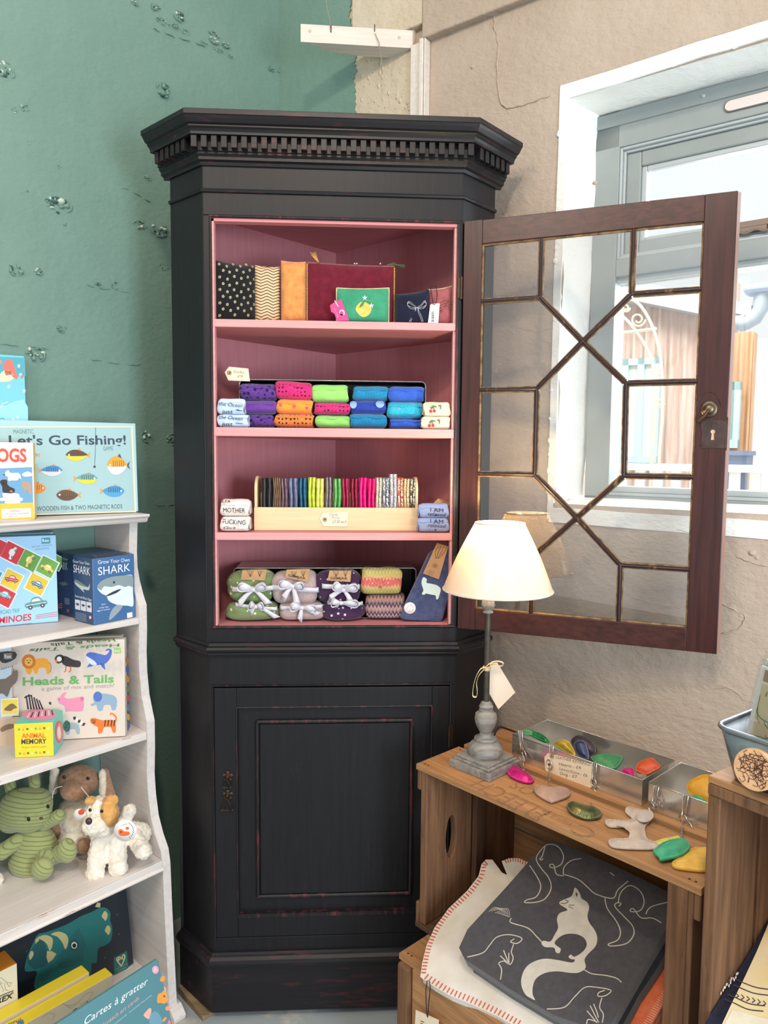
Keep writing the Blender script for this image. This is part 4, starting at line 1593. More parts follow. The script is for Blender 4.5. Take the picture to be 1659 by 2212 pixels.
c.prism([(q0[0], q0[1]-.0), (q1[0], q1[1]-.0), (q1[0], q1[1]-.055), (q0[0], q0[1]-.06)], -.06, .02, fr=of(D4))
link('gutter', c, M('gutter_pale', (206, 210, 216), .5), gp_)
# garden arch
D5 = 2.2
ga = thing('garden_arch', 'pale metal garden arch with scrollwork outside, seen through the door panes', 'arch', PW-NW*D5+DW*.4)
def op(px, py, D=D5, z=0.0):
    q = oq(px, py, D)
    return of(D) @ V(q[0], q[1], z)
for off in (0, 1):
    c = MB()
    if off == 0:
        pts = [(1306, 668), (1340, 680), (1370, 710), (1398, 755), (1412, 800), (1416, 850), (1412, 930), (1404, 1060)]
    else:
        pts = [(1350, 640), (1385, 660), (1412, 705), (1428, 760), (1434, 820), (1434, 900), (1428, 980), (1424, 1060)]
    c.tube([op(p[0], p[1], D5, .03*off) for p in catmull(pts, 6, False)], .0075, 8)
    link('arch_tube', c, m_vine, ga)
def curl(px, py, r0, r1, turns, z=.0):
    return [op(px+(r0+(r1-r0)*k/30)*math.cos(2*PI*turns*k/30), py+(r0+(r1-r0)*k/30)*math.sin(2*PI*turns*k/30), D5, z) for k in range(31)]
for px, py, r in ((1378, 690, 16), (1418, 800, 13), (1352, 665, 9), (1424, 870, 11)):
    c = MB()
    c.tube(curl(px, py, r, r*.35, 1.4), .005, 6)
    link('scroll', c, m_vine, ga)
c = MB()
c.tube([op(1330, 720), op(1370, 716), op(1418, 710)], .008, 6)
link('cross_bar', c, m_vine, ga)
# white picket fence and grey planter box
D6 = 2.0
fn = thing('picket_fence', 'white picket fence low in the yard outside the window', 'fence', PW-NW*D6+DW*.6)
for k in range(14):
    q = oq(1300, 1020, D6)
    c = MB()
    x = q[0]+.0+.085*k
    c.box(x, x+.045, .3, oq(1575, 1016, D6)[1], -.012, .012, fr=of(D6))
    link('picket', c, m_wh, fn)
c = MB()
q0 = oq(1300, 1010, D6); q1 = oq(1659, 1010, D6)
c.box(q0[0]-.1, q1[0]+.4, oq(1580, 1020, D6)[1], oq(1580, 1004, D6)[1], -.022, .024, fr=of(D6))
link('top_rail', c, m_wh, fn)
pb = MB()
q0 = oq(1556, 978, 2.15); q1 = oq(1612, 1003, 2.15)
pb.box(q0[0], q1[0], q1[1]-.02, q0[1], -.16, 0, fr=of(2.15))
pb.box(q0[0]-.01, q1[0]+.01, q0[1]-.012, q0[1]+.01, -.17, .01, fr=of(2.15))
pb.box(q0[0]+.01, q0[0]+.04, .0, q1[1]-.02, -.1, -.05, fr=of(2.15))
pb.box(q1[0]-.04, q1[0]-.01, .0, q1[1]-.02, -.1, -.05, fr=of(2.15))
tag(link('trough_planter', pb, M('slate_trough', (120, 134, 164), .6)), 'slate-grey trough on legs outside behind white fence', 'planter')
# ------------------------------------------------------------------ goods on the cabinet shelves
def yz(z, x, y, d):
    """crop coordinates -> point on the vertical plane y = d"""
    p = zp(z, x, y)
    return hy(p[0], p[1], d)

class Pouch:
    def __init__(s, name, label, cat, z, tl, tr, br, bl, y0, yaw, zb, t, mats, group=None, sag=.15):
        a = yz(z, bl[0], bl[1], y0)
        zb += .0006
        s.A = V(a.x, y0, zb)
        s.ex = V(math.cos(yaw), math.sin(yaw), 0); s.n = V(math.sin(yaw), -math.cos(yaw), 0)
        px = zp(z, *br); b = hit(px[0], px[1], s.A, s.n)
        s.w = (b-s.A).dot(s.ex)
        px = zp(z, *tl); s.hl = hit(px[0], px[1], s.A, s.n).z-zb
        px = zp(z, *tr); s.hr = hit(px[0], px[1], s.A, s.n).z-zb
        s.t = t
        mb = MB()
        fr = basis(s.A, s.ex, V(0, 0, 1), s.n)
        s.fr = fr
        def side(sg):
            def fn(u, v):
                if sg < 0: u = 1-u
                x, y, h = s.loc(u, v)
                return (x, y, sg*h)
            return fn
        mb.grid(side(1), 22, 18, fr=fr); mb.grid(side(-1), 22, 18, fr=fr)
        s.o = tag(link(name, mb, mats, weld=True), label, cat, group)
    def loc(s, u, v):
        h = s.hl+(s.hr-s.hl)*u
        e = max(0, 1-abs(2*u-1)**4)*max(0, 1-abs(2*v-1)**6)
        k = e**.6*s.t/2*(1.15-.35*v)
        k *= 1+.10*math.sin(9*u+5*v+s.w*90)*math.cos(7*v-3*u)
        return (s.w*u, h*v-.002*math.sin(PI*u)*v, k+.0006)
    def art(s, z):
        a = Art(s.A, s.ex, V(0, 0, 1), .0003)
        a.zoom(*z)
        a.warp = lambda q: s.loc(min(1, max(0, q[0]/s.w)), min(1, max(0, q[1]/(s.hl+(s.hr-s.hl)*q[0]/s.w))))[2]+.0004
        return a
    def edge(s, pts, r, name, mat, beads=False, n=30):
        mb = MB()
        P = []
        for i in range(len(pts)-1):
            for k in range(n):
                t = k/n
                u = pts[i][0]+(pts[i+1][0]-pts[i][0])*t; v = pts[i][1]+(pts[i+1][1]-pts[i][1])*t
                x, y, h = s.loc(u, v)
                P.append((x, y, 0))
        x, y, h = s.loc(*pts[-1]); P.append((x, y, 0))
        if beads:
            for p in P:
                mb.ball(p, r, fr=s.fr, nu=8, nv=6)
        else:
            mb.tube(P, r, 6, fr=s.fr)
        return link(name, mb, mat, s.o)

Z1, Z2, Z3, Z4 = ZS[0], ZS[1], ZS[2], ZOB
m_gold = M('gold_thread', (196, 160, 60), .4, .5, c2=(226, 196, 110), vs=900)
m_silver = M('silver_beads', (196, 196, 200), .3, .8)
m_cord = M('black_cord', (26, 24, 26), .8)
m_paper = M('white_card', (238, 232, 226), .7)
m_kraft = M('kraft_card', (186, 146, 104), .8, c2=(174, 132, 92), vs=60)
m_cream_tag = M('cream_luggage_tag', (236, 218, 192), .75, c2=(228, 208, 180), vs=30)
m_eyelet = M('tag_eyelet', (176, 148, 110), .5, .4)

p = Pouch('zip_pouch', 'black pouch with rows of tiny cream flowers at left end of top shelf', 'pouch', ZD, (70, 303), (325, 345), (331, 672), (70, 664), .030, R(27), Z1, .034, fabric('black_velvet', (22, 21, 24)))
a = p.art(ZD)
for i in range(6):
    for j in range(9):
        x = 92+44*i+(18 if j % 2 else 0)+rnd.uniform(-3, 3); y = 335+41*j+(i % 2)*12+rnd.uniform(-3, 3)
        if x < 318 and y < 664:
            for k in range(5):
                an = 2*PI*k/5+i
                a.ell(x+6*math.cos(an), y+7*math.sin(an), 2.6, 3.2, (214, 204, 168), n=7)
            a.layer(); a.ell(x, y, 3, 3.4, (120, 150, 90), n=7); a.layer(-1)
a.done('flower_print', p.o)
p = Pouch('zip_pouch', 'cream pouch with brown zigzag lines standing next to the black flowered pouch', 'pouch', ZD, (330, 335), (500, 345), (492, 679), (330, 673), .060, R(8), Z1, .030, bands('zigzag_cloth', [(222, 190, 148), (222, 190, 148), (92, 66, 54)], 150, zig=.9, zscale=75.0))
p = Pouch('zip_pouch', 'plain orange pouch between zigzag pouch and big maroon pouch', 'pouch', ZD, (506, 310), (668, 318), (655, 684), (496, 680), .052, R(6), Z1, .036, fabric('orange_cotton', (226, 152, 84)))
p.edge([(0, 1), (1, 1)], .0022, 'zip_edge', fabric('peach_trim', (222, 150, 112)))
p = Pouch('zip_pouch', 'large maroon velvet pouch with gold bead trim in middle of top shelf', 'pouch', ZD, (670, 318), (1197, 343), (1217, 696), (662, 684), .052, R(3), Z1, .036, fabric('maroon_velvet', (112, 26, 44), (96, 20, 38), sheen=.2))
p.edge([(0, .97), (0, .02)], .0021, 'bead_trim', m_gold, beads=True, n=34)
p.edge([(1, .97), (1, .02)], .0021, 'bead_trim', m_gold, beads=True, n=34)
p.edge([(0, 1), (1, 1)], .0022, 'zip', fabric('dull_pink_zip', (150, 84, 84)))
t = MB()
o_ = yz(ZD, 735, 315, .048)
for k in range(16):
    an = rnd.uniform(-.5, .25)
    l_ = rnd.uniform(.016, .022)
    t.tube([o_, o_+V(-.006+math.sin(an)*l_*.5, rnd.uniform(-.003, .003), l_*.5), o_+V(-.010+math.sin(an)*l_, rnd.uniform(-.005, .005), l_)], [.0014, .0010, .0006], 5)
link('tassel', t, fabric('ochre_tassel', (206, 150, 78)), p.o)
t = MB()
o_ = yz(ZD, 1170, 335, .06)
for k in range(14):
    t.tube([o_, o_+V(.016, rnd.uniform(0, .012), rnd.uniform(.000, .006)), o_+V(rnd.uniform(.034, .044), .01+rnd.uniform(0, .014), rnd.uniform(-.002, .008))], [.0014, .0011, .0006], 5)
link('tassel', t, fabric('olive_tassel', (96, 92, 56)), p.o)
t = MB()
for x in (965, 980, 1130):
    t.ball(yz(ZD, x, 325, .055), .0026, nu=8, nv=6)
link('zip_pull', t, m_silver, p.o)
p = Pouch('zip_pouch', 'small green pouch with a gold lemon leaning on the maroon pouch', 'pouch', ZD, (862, 481), (1180, 481), (1184, 697), (850, 690), .018, R(0), Z1, .022, fabric('green_cotton', (62, 148, 112), (54, 136, 102)))
p.edge([(0, .02), (0, 1), (1, 1), (1, .02)], .0015, 'piping', fabric('cream_piping', (214, 200, 150)))
a = p.art(ZD)
a.poly([(972, 620), (990, 588), (1020, 575), (1052, 590), (1072, 618), (1062, 650), (1040, 668), (1018, 672), (990, 655)], m_gold, 5)
a.layer()
a.poly([(985, 622), (1000, 598), (1025, 590), (1050, 610), (1050, 640), (1022, 655), (1000, 645)], M('gold_sequin', (214, 180, 60), .25, .7, c2=(240, 220, 130), vs=500), 5)
a.layer()
a.poly([(995, 612), (1012, 580), (1030, 572), (1018, 600)], (52, 122, 70), 4)
a.line([(1035, 568), (1062, 570), (1080, 585)], 13, (58, 140, 80), 4)
a.layer()
for sx, sy in ((1030, 551), (1071, 601)):
    a.poly([(sx+(17 if k % 2 == 0 else 7)*math.sin(PI*k/5), sy-(18 if k % 2 == 0 else 7)*math.cos(PI*k/5)) for k in range(10)], (244, 240, 232))
    a.layer(); a.ell(sx, sy, 4, 4, (206, 170, 90), n=8); a.layer(-1)
a.done('lemon_embroidery', p.o)
# pink swing tag on the green pouch
tg = MB()
yt = .0055
q = [yz(ZD, *c, yt) for c in ((808, 592), (832, 575), (880, 551), (932, 690), (852, 691), (838, 648), (815, 632))]
tg.prism([(v.x, v.z) for v in q], 0, .0012, fr=basis(V(0, yt, 0), (1, 0, 0), (0, 0, 1), (0, -1, 0)))
tgo = tag(link('swing_tag', tg, M('magenta_card', (206, 60, 124), .6)), 'bright pink swing tag leaning against the small green lemon pouch', 'tag')
a = Art(V(0, yt-.0012, 0), (1, 0, 0), (0, 0, 1), .0002); a.zoom(*ZD)
a.line([(838, 560), (862, 600)], 5, (240, 200, 220))
a.ell(885, 640, 17, 22, (240, 190, 214)); a.layer(); a.ell(884, 642, 11, 15, (206, 60, 124)); a.poly([(865, 640), (875, 668), (900, 655)], (206, 60, 124))
for k in range(3):
    a.line([(838+6*k, 610+14*k), (848+6*k, 640+14*k)], 3, (230, 160, 190))
a.done('tag_print', tgo)
p = Pouch('zip_pouch', 'navy pouch with a silver beaded bow right of maroon pouch', 'pouch', ZD, (1232, 520), (1440, 492), (1440, 702), (1222, 697), .050, R(-18), Z1, .024, fabric('navy_velvet', (24, 28, 52)))
bd = MB()
def bow_px(pts, n):
    for c in catmull(pts, n, False):
        pp = zp(ZD, c[0], c[1]); h = hit(pp[0], pp[1], p.A+p.n*.0125, p.n)
        bd.ball(h, .0011, nu=6, nv=4)
for off in (0, 9):
    bow_px([(1362, 605), (1335, 580+off), (1312, 567+off), (1303, 585), (1318, 608-off), (1345, 615-off), (1362, 608)], 4)
    bow_px([(1366, 605), (1395, 582+off), (1415, 562+off), (1424, 585), (1410, 608-off), (1385, 614-off), (1366, 608)], 4)
    bow_px([(1358, 612), (1345+off, 640), (1330+off, 668), (1316+off, 694)], 5)
    bow_px([(1370, 612), (1383-off, 640), (1396-off, 668), (1404-off, 694)], 5)
link('beaded_bow', bd, m_silver, p.o)
p = Pouch('zip_pouch', 'dusky rose pouch with beaded insect at right end of top shelf', 'pouch', ZD, (1430, 492), (1584, 470), (1584, 712), (1436, 706), .040, R(-8), Z1, .022, fabric('rose_velvet', (168, 92, 96)))
p.edge([(0, 1), (1, 1)], .0015, 'zip', fabric('cream_piping', (214, 200, 150)))
bd = MB()
def ins(pts, n=4):
    for c in catmull(pts, n, False):
        pp = zp(ZD, c[0], c[1]); h = hit(pp[0], pp[1], p.A+p.n*.0115, p.n)
        bd.ball(h, .0012, nu=6, nv=4)
for k in range(4):
    ins([(1515, 575+17*k), (1545, 560+18*k), (1590, 566+18*k)])
ins([(1520, 635), (1550, 590), (1560, 560)])
link('beaded_insect', bd, M('copper_beads', (150, 110, 80), .3, .8), p.o)
tg = MB()
yt = .018
q = [yz(ZD, *c, yt) for c in ((1450, 588), (1470, 580), (1510, 580), (1500, 710), (1434, 708))]
tg.prism([(v.x, v.z) for v in q], 0, .001, fr=basis(V(0, yt, 0), (1, 0, 0), (0, 0, 1), (0, -1, 0)))
tgo = tag(link('price_tag', tg, m_paper), 'white barcode price tag on black cord in front of rose pouch', 'tag')
a = Art(V(0, yt-.001, 0), (1, 0, 0), (0, 0, 1), .0002); a.zoom(*ZD)
for k in range(14):
    a.poly([(1456, 630+5*k), (1474, 630+5*k), (1474, 630+5*k+rnd.choice((2, 3, 4))), (1456, 630+5*k+rnd.choice((2, 3)))], (40, 38, 40))
a.done('barcode', tgo)
cd_ = MB()
cd_.tube([yz(ZD, 1470, 588, yt-.002), yz(ZD, 1462, 540, yt), yz(ZD, 1455, 500, .024), yz(ZD, 1450, 470, .03), yz(ZD, 1485, 468, .03), yz(ZD, 1495, 520, .024), yz(ZD, 1488, 570, yt), yz(ZD, 1475, 590, yt-.002)], .0008, 5)
link('cord', cd_, m_cord, tgo)

# ---- second shelf: socks lying in a tin
def tin_on_side(name, label, z, x0, x1, ytop0, ytop1, zb, y0, d, mi, mo, rx=.010):
    a = yz(z, x0, ytop0, y0); b = yz(z, x1, ytop1, y0)
    ztop_ = (a.z+b.z)/2
    X0, X1 = a.x, b.x
    w = .0014
    def rr(ix, r):
        pts = []
        for cx, cz, a0 in ((X1-ix-r, ztop_-ix-r, 0), (X0+ix+r, ztop_-ix-r, 90), (X0+ix+r, zb+ix+r+.0003, 180), (X1-ix-r, zb+ix+r+.0003, 270)):
            for k in range(6):
                an = R(a0+90*k/5)
                pts.append((cx+r*math.cos(an), cz+r*math.sin(an)))
        return pts
    o_, i_ = rr(0, rx), rr(w, rx-w)
    mb = MB()
    fr = basis(V(0, y0, 0), (1, 0, 0), (0, 0, 1), (0, -1, 0))
    mb.prism_hole(o_, [i_], -d, 0, fr=fr)
    root = tag(link(name, mb, mo), label, 'tin')
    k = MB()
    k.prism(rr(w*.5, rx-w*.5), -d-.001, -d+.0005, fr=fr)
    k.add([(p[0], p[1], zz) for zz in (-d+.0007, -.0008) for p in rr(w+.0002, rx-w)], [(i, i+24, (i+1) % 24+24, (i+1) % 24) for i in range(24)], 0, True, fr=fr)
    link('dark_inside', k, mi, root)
    rm = MB()
    rm.tube([fr @ V(p[0], p[1], 0) for p in o_], .0013, 6, closed=True)
    link('rolled_rim', rm, mo, root)
    return root, X0, X1, ztop_
m_tin = M('tin_metal', (170, 166, 158), .28, .9, c2=(150, 146, 138), vs=20)
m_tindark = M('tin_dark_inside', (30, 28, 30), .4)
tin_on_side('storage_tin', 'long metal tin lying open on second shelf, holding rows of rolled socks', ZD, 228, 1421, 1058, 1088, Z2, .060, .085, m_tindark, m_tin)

def roll(name, label, cat, z, x0, x1, y0, y1, yf, depth, mat, group=None, zb=None, rot=0.0, p=2.6, tilt=0.0, lip=True):
    """rolled bundle seen from the side: axis along x, yf = nearest depth"""
    a = yz(z, x0, (y0+y1)/2, yf+.004); b = yz(z, x1, (y0+y1)/2, yf+.004)
    zt = yz(z, (x0+x1)/2, y0, yf+.012).z; zl = yz(z, (x0+x1)/2, y1, yf+.012).z
    if zb is not None:
        zl = zb
    cx, cz = (a.x+b.x)/2, (zt+zl)/2
    w, h = b.x-a.x, zt-zl
    hd = depth/2
    fr = Matrix.Translation((cx, yf+hd, cz)) @ Matrix.Rotation(rot, 4, 'Z') @ Matrix.Rotation(tilt, 4, 'Y')
    ph = rnd.uniform(0, 6)
    def fn(u, v):
        an = 2*PI*v
        c, s_ = math.cos(an), math.sin(an)
        k = (abs(c)**p+abs(s_)**p)**(-1/p)
        x = (2*u-1)
        e = max(0.0, 1-abs(x)**9)**.5
        r = .80+.20*e
        wob = 1+.025*math.sin(3*an+5*x+ph)+.02*math.sin(7*x+ph)
        return (w/2*x+.0018*math.sin(an*2+ph), -hd*c*k*r*wob, h/2*s_*k*r*(1+.02*math.sin(5*x+ph) if s_ > 0 else 1))
    mb = MB(fr)
    mb.grid(fn, 16, 28)
    for sg in (-1, 1):                                       # rolled ends: a sunken spiral
        rings = []
        for r in (.80, .62, .5, .34, .2, .06):
            rings.append([(sg*(w/2*(1.0 if r > .7 else .965 if int(r*100) % 4 else .985)), -hd*math.cos(2*PI*k/20)*r, h/2*math.sin(2*PI*k/20)*r) for k in range(20)])
        vs = [q for rg in rings for q in rg]
        fs = [(j*20+k, j*20+(k+1) % 20, (j+1)*20+(k+1) % 20, (j+1)*20+k) for j in range(5) for k in range(20)]
        if sg > 0:
            fs = [f[::-1] for f in fs]
        mb.add(vs, fs, 0, True)
    if lip:                                                  # the outer layer's edge
        lp = []
        for i in range(13):
            x = -.92+1.84*i/12
            an = 2*PI*(.06+.01*math.sin(6*x+ph))
            c, s_ = math.cos(an), math.sin(an); k = (abs(c)**p+abs(s_)**p)**(-1/p)
            lp.append((w/2*x, -hd*c*k*1.015, h/2*s_*k*1.0+.001))
        mb.tube(lp, .0014, 6)
    o = tag(link(name, mb, mat), label, cat, group)
    A = fr @ V(-w/2, -hd, -h/2)
    ex = (fr.to_3x3() @ V(1, 0, 0)); ey = (fr.to_3x3() @ V(0, 0, 1))
    def warp(q):
        s_ = max(-.97, min(.97, (q[1]-h/2)/(h/2)))
        return -hd*(1-(1-abs(s_)**p)**(1/p))*1.0+.0026
    def art(zz):
        t = Art(A, ex, ey, .0003); t.zoom(*zz); t.warp = warp
        return t
    return o, art

G = 'rolled sparkly socks in the tin'
leo = dots('purple_leopard', (84, 46, 128), (34, 22, 58), 95, .36, base2=(110, 70, 156), randomness=.8)
purple = fabric('purple_sparkle', (92, 46, 134), (116, 70, 160), vs=700)
magsp = dots('magenta_spot', (196, 34, 106), (70, 16, 52), 120, .27, base2=(216, 60, 126), randomness=.25)
green_ = fabric('lime_sparkle', (134, 206, 96), (156, 222, 122), vs=700)
teal_ = fabric('teal_glitter', (16, 112, 160), (44, 150, 190), vs=800, lo=.48, hi=.6)
royal = fabric('royal_blue', (40, 84, 184), (54, 98, 196), vs=500)
orange_ = fabric('orange_sparkle', (240, 140, 44), (248, 160, 74), vs=600)
ordot = dots('orange_spot', (222, 122, 52), (72, 34, 36), 115, .27, base2=(236, 150, 80), randomness=.25)
navy_ = fabric('navy_sparkle', (28, 48, 140), (48, 74, 168), vs=700)
turq = dots('turquoise_spot', (30, 158, 186), (196, 120, 150), 62, .20, base2=(64, 184, 206), randomness=.4)
rows = [
 (270, 447, 1288, 1366, leo, 'purple leopard-spot sock roll at bottom left of the tin', 3),
 (455, 702, 1284, 1371, ordot, 'orange dark-spotted sock roll at bottom of tin', 3),
 (716, 937, 1293, 1379, green_, 'lime green sock roll at bottom middle of the tin', 3),
 (937, 1170, 1283, 1385, teal_, 'teal glitter sock roll at bottom of tin beside lime roll', 3),
 (1192, 1400, 1318, 1388, royal, 'royal blue sock roll at bottom right of the tin', 3),
 (244, 462, 1198, 1288, purple, 'plain purple sock roll in the middle row of the tin', 2),
 (468, 696, 1190, 1288, orange_, 'bright orange sock roll with pink stars in tin', 2),
 (706, 934, 1212, 1292, magsp, 'magenta spotted sock roll between two lime green rolls', 2),
 (940, 1168, 1198, 1288, navy_, 'navy sock roll with pale blue heel patches', 2),
 (1178, 1406, 1206, 1318, turq, 'turquoise sock roll with pink spots between two royal blue rolls', 2),
 (228, 458, 1090, 1200, leo, 'purple leopard-spot sock roll at top left of the tin', 1),
 (458, 692, 1076, 1194, magsp, 'magenta spotted sock roll in the top row of the tin', 1),
 (690, 924, 1096, 1214, green_, 'lime green sock roll in the top row of the tin', 1),
 (958, 1182, 1106, 1202, teal_, 'teal glitter sock roll in the top row of the tin', 1),
 (1188, 1414, 1108, 1208, royal, 'royal blue sock roll at top right of the tin', 1)]
for x0, x1, y0, y1, mt, lb, rw in rows:
    o, art = roll('sock_roll', lb, 'socks', ZD, x0, x1, y0, y1, .034+rnd.uniform(-.004, .004), .07, mt, G, zb=Z2+.0018 if rw == 3 else None, rot=rnd.uniform(-.03, .03), tilt=rnd.uniform(-.02, .02)+(.06 if (rw == 1 and mt is magsp) else 0))
    if mt is orange_:
        a = art(ZD)
        for sx, sy in ((492, 1228), (580, 1236), (662, 1248)):
            a.poly([(sx+(16 if k % 2 == 0 else 5)*math.sin(PI*k/5), sy-(18 if k % 2 == 0 else 6)*math.cos(PI*k/5)) for k in range(10)], (206, 60, 96))
        a.done('star_motif', o)
    if mt is navy_:
        a = art(ZD)
        a.ell(958, 1226, 22, 26, (134, 164, 222)); a.ell(1128, 1222, 27, 26, (134, 164, 222))
        a.done('heel_patch', o)
G2 = 'pale blue lettered sock rolls'
ltblue = fabric('pale_blue_cotton', (196, 214, 236), (184, 204, 230))
for k, (x0, x1, y0, y1) in enumerate(((90, 286, 1290, 1366), (90, 260, 1188, 1290))):
    o, art = roll('sock_roll', ('pale blue lettered sock roll at shelf left, lower of two', 'pale blue lettered sock roll at shelf left, upper of two')[k], 'socks', ZD, x0, x1, y0, y1, .006, .036, ltblue, G2, zb=Z2+.0006 if k == 0 else None, p=3.2)
    a = art(ZD)
    dy = (1315-1232)*(1-k)
    a.text('the Ocean', (98, 1232+dy), (250, 1245+dy), (40, 56, 84), h=24, slant=.25)
    a.text('just', (112, 1284+dy*.95), (188, 1284+dy*.95), (40, 56, 84), h=26, slant=.3)
    a.line([(205, 1262+dy), (250, 1266+dy)], 4, (40, 56, 84)); 
    if k == 1: a.ell(222, 1262, 6, 5, (40, 56, 84))
    a.done('lettering', o)
G3 = 'cream cherry sock rolls'
crm = fabric('cream_cotton', (240, 222, 190), (234, 212, 178))
for k, (x0, x1, y0, y1) in enumerate(((1396, 1577, 1302, 1389), (1410, 1577, 1210, 1302))):
    o, art = roll('sock_roll', ('cream cherry sock roll at shelf right, lower of two', 'cream cherry sock roll at shelf right, upper of two')[k], 'socks', ZD, x0, x1, y0, y1, .006, .036, crm, G3, zb=Z2+.0006 if k == 0 else None, p=3.0)
    a = art(ZD)
    dx, dy = (-8, 92) if k == 0 else (0, 0)
    for cx, cy in ((1452, 1270), (1475, 1268)):
        a.ell(cx+dx, cy+dy, 10, 10, (176, 30, 40), n=14)
        a.line([(cx+dx, cy+dy-9), (1470+dx, 1240+dy)], 4, (60, 90, 50))
    a.line([(1450+dx, 1248+dy), (1470+dx, 1238+dy), (1490+dx, 1242+dy)], 9, (70, 112, 70), 4)
    a.line([(1500+dx, 1236+dy), (1516+dx, 1232+dy), (1514+dx, 1258+dy)], 7, (70, 112, 84), 3)
    a.done('cherry_motif', o)

def luggage_tag(label, z, outline, eye, y, texts, mat=None, parent=None, tiltx=0.0):
    q = [yz(z, *c, y) for c in outline]
    tg = MB()
    fr = basis(V(0, y, 0), (1, 0, 0), (0, 0, 1), (0, -1, 0))
    tg.prism([(v.x, v.z) for v in q], 0, .0009, fr=fr)
    o = tag(link('price_tag', tg, mat or m_cream_tag), label, 'tag')
    e = yz(z, *eye, y)
    mb = MB()
    mb.lathe([(.0022, .0010), (.0050, .0010), (.0050, .0016), (.0022, .0018), (.0022, .0010)], 20, fr=basis(V(e.x, y, e.z), (1, 0, 0), (0, 0, 1), (0, -1, 0)), cap=False)
    link('eyelet', mb, m_eyelet, o)
    a = Art(V(0, y-.0009, 0), (1, 0, 0), (0, 0, 1), .0002); a.zoom(*z)
    a.ell(eye[0], eye[1], 5, 5, (60, 48, 40), n=12)
    for body, p0, p1, h in texts:
        a.text(body, p0, p1, (118, 116, 112), h=h, slant=.25)
    a.done('handwriting', o)
    return o
luggage_tag('cream luggage tag propped behind pale blue sock rolls on second shelf', ZD, ((135, 1020), (162, 984), (286, 996), (297, 1078), (158, 1072)), (165, 1023), .055, [('Socks', (190, 1022), (258, 1028), 18), ('£9', (214, 1052), (252, 1054), 16)])

# ---- third shelf: card purses in a wooden trough
yt0 = .045
tr_ = thing('display_trough', 'pale plywood trough on third shelf filled with shiny card purses', 'rack', V(.27, .09, Z3))
m_ply = wood('birch_ply', (228, 200, 158), (216, 186, 144), axis=0, rough=.6, bs=.1)
xl_ = yz(ZE, 322, 600, yt0).x; xr_ = yz(ZE, 1374, 600, yt0).x
zf_ = yz(ZE, 850, 582, yt0).z
ze_ = yz(ZE, 340, 380, yt0+.04).z
s = MB(); s.box(xl_, xr_, yt0, yt0+.006, Z3+.0004, zf_); link('front_board', s, m_ply, tr_, bevel=.001)
s = MB(); s.box(xl_+.007, xr_-.007, yt0+.074, yt0+.080, Z3+.0004, zf_+.03); link('back_board', s, m_ply, tr_, bevel=.001)
s = MB(); s.box(xl_+.007, xr_-.007, yt0+.0065, yt0+.0735, Z3+.0004, Z3+.006); link('base_board', s, m_ply, tr_, bevel=.001)
for x in (xl_+.0006, xr_-.0066):
    s = MB()
    hh = ze_-Z3
    pp = [(yt0+.0065, .0004), (yt0+.080, .0004), (yt0+.080, hh-.002)]+[(yt0+.0465-.040*math.sin(R(90)*k/8), hh-.030+.030*math.cos(R(90)*k/8)) for k in range(9)]
    s.prism(pp, 0, .006, fr=basis(V(x, 0, Z3), (0, 1, 0), (0, 0, 1), (1, 0, 0)))
    link('end_panel', s, m_ply, tr_, bevel=.001)
pur = [(376, 442, (30, 28, 30), 'black'), (447, 497, (128, 100, 76), 'ribbed tan'), (500, 542, (104, 80, 88), 'mauve'), (546, 606, (92, 94, 122), 'slate blue'), (612, 662, (24, 78, 104), 'petrol blue'), (668, 716, (178, 190, 62), 'lime'), (720, 770, (206, 208, 96), 'pale lime'), (780, 820, (120, 108, 112), 'pewter'), (828, 880, (86, 148, 78), 'leaf green'), (888, 932, (142, 26, 60), 'crimson'), (942, 986, (122, 22, 46), 'wine red'), (992, 1042, (206, 18, 112), 'hot pink'), (1047, 1096, (196, 16, 100), 'deep pink'), (1100, 1140, (176, 172, 152), 'champagne glitter'), (1143, 1186, (96, 98, 104), 'black and silver glitter'), (1189, 1236, (160, 154, 160), 'silver-grey glitter'), (1239, 1276, (190, 74, 50), 'red and gold glitter'), (1278, 1316, (186, 150, 84), 'gold glitter'), (1319, 1354, (60, 50, 44), 'black and gold glitter')]
order = 'third shelf trough'
for k, (a0, a1, c, nm) in enumerate(pur):
    y0 = yt0+.0085
    xa, xb = yz(ZE, a0, 480, y0+.01).x, yz(ZE, a1, 480, y0+.01).x
    zt_ = yz(ZE, a0, 392+rnd.uniform(-6, 5), y0+.02).z
    if k == 15: zt_ += .010
    w = xb-xa
    gl = 'glitter' in nm
    mt = M('purse_'+nm.replace(' ', '_').replace('-', '_'), c, .38 if not gl else .35, .35 if not gl else .2, c2=tuple(min(255, int(q*1.15+10)) for q in c) if not gl else ((236, 226, 200) if 'gold' in nm or 'champ' in nm else (226, 226, 226)), vs=60 if not gl else 260, lo=.45, hi=.6 if not gl else .58, bs=.25 if gl else .08, bd=.001, bsc=500)
    mb = MB()
    lean = rnd.uniform(-.03, .02)
    nl = 4 if 'ribbed' in nm else 2
    for j in range(nl):                                      # two soft leaves side by side, rounded towards the front
        wl_ = w/nl
        cx = xa+wl_*(j+.5)
        def fn(u, v):
            an = PI*u
            zz = Z3+.0066+(zt_-Z3-.0066)*v
            bul = 1+.05*math.sin(5*v+k)
            return (cx-wl_*.47*math.cos(an)*bul+lean*(zz-Z3)*.5+.0008*math.sin(9*v+k), y0+.007-.007*math.sin(an)*bul, zz)
        mb.grid(fn, 10, 12)
        mb.box(cx-wl_*.46, cx+wl_*.46, y0+.007, y0+.058, Z3+.0066, zt_-.001)
    tag(link('card_purse', mb, mt), nm+' card purse standing in the plywood trough on the third shelf', 'purse', 'card purses in the trough')
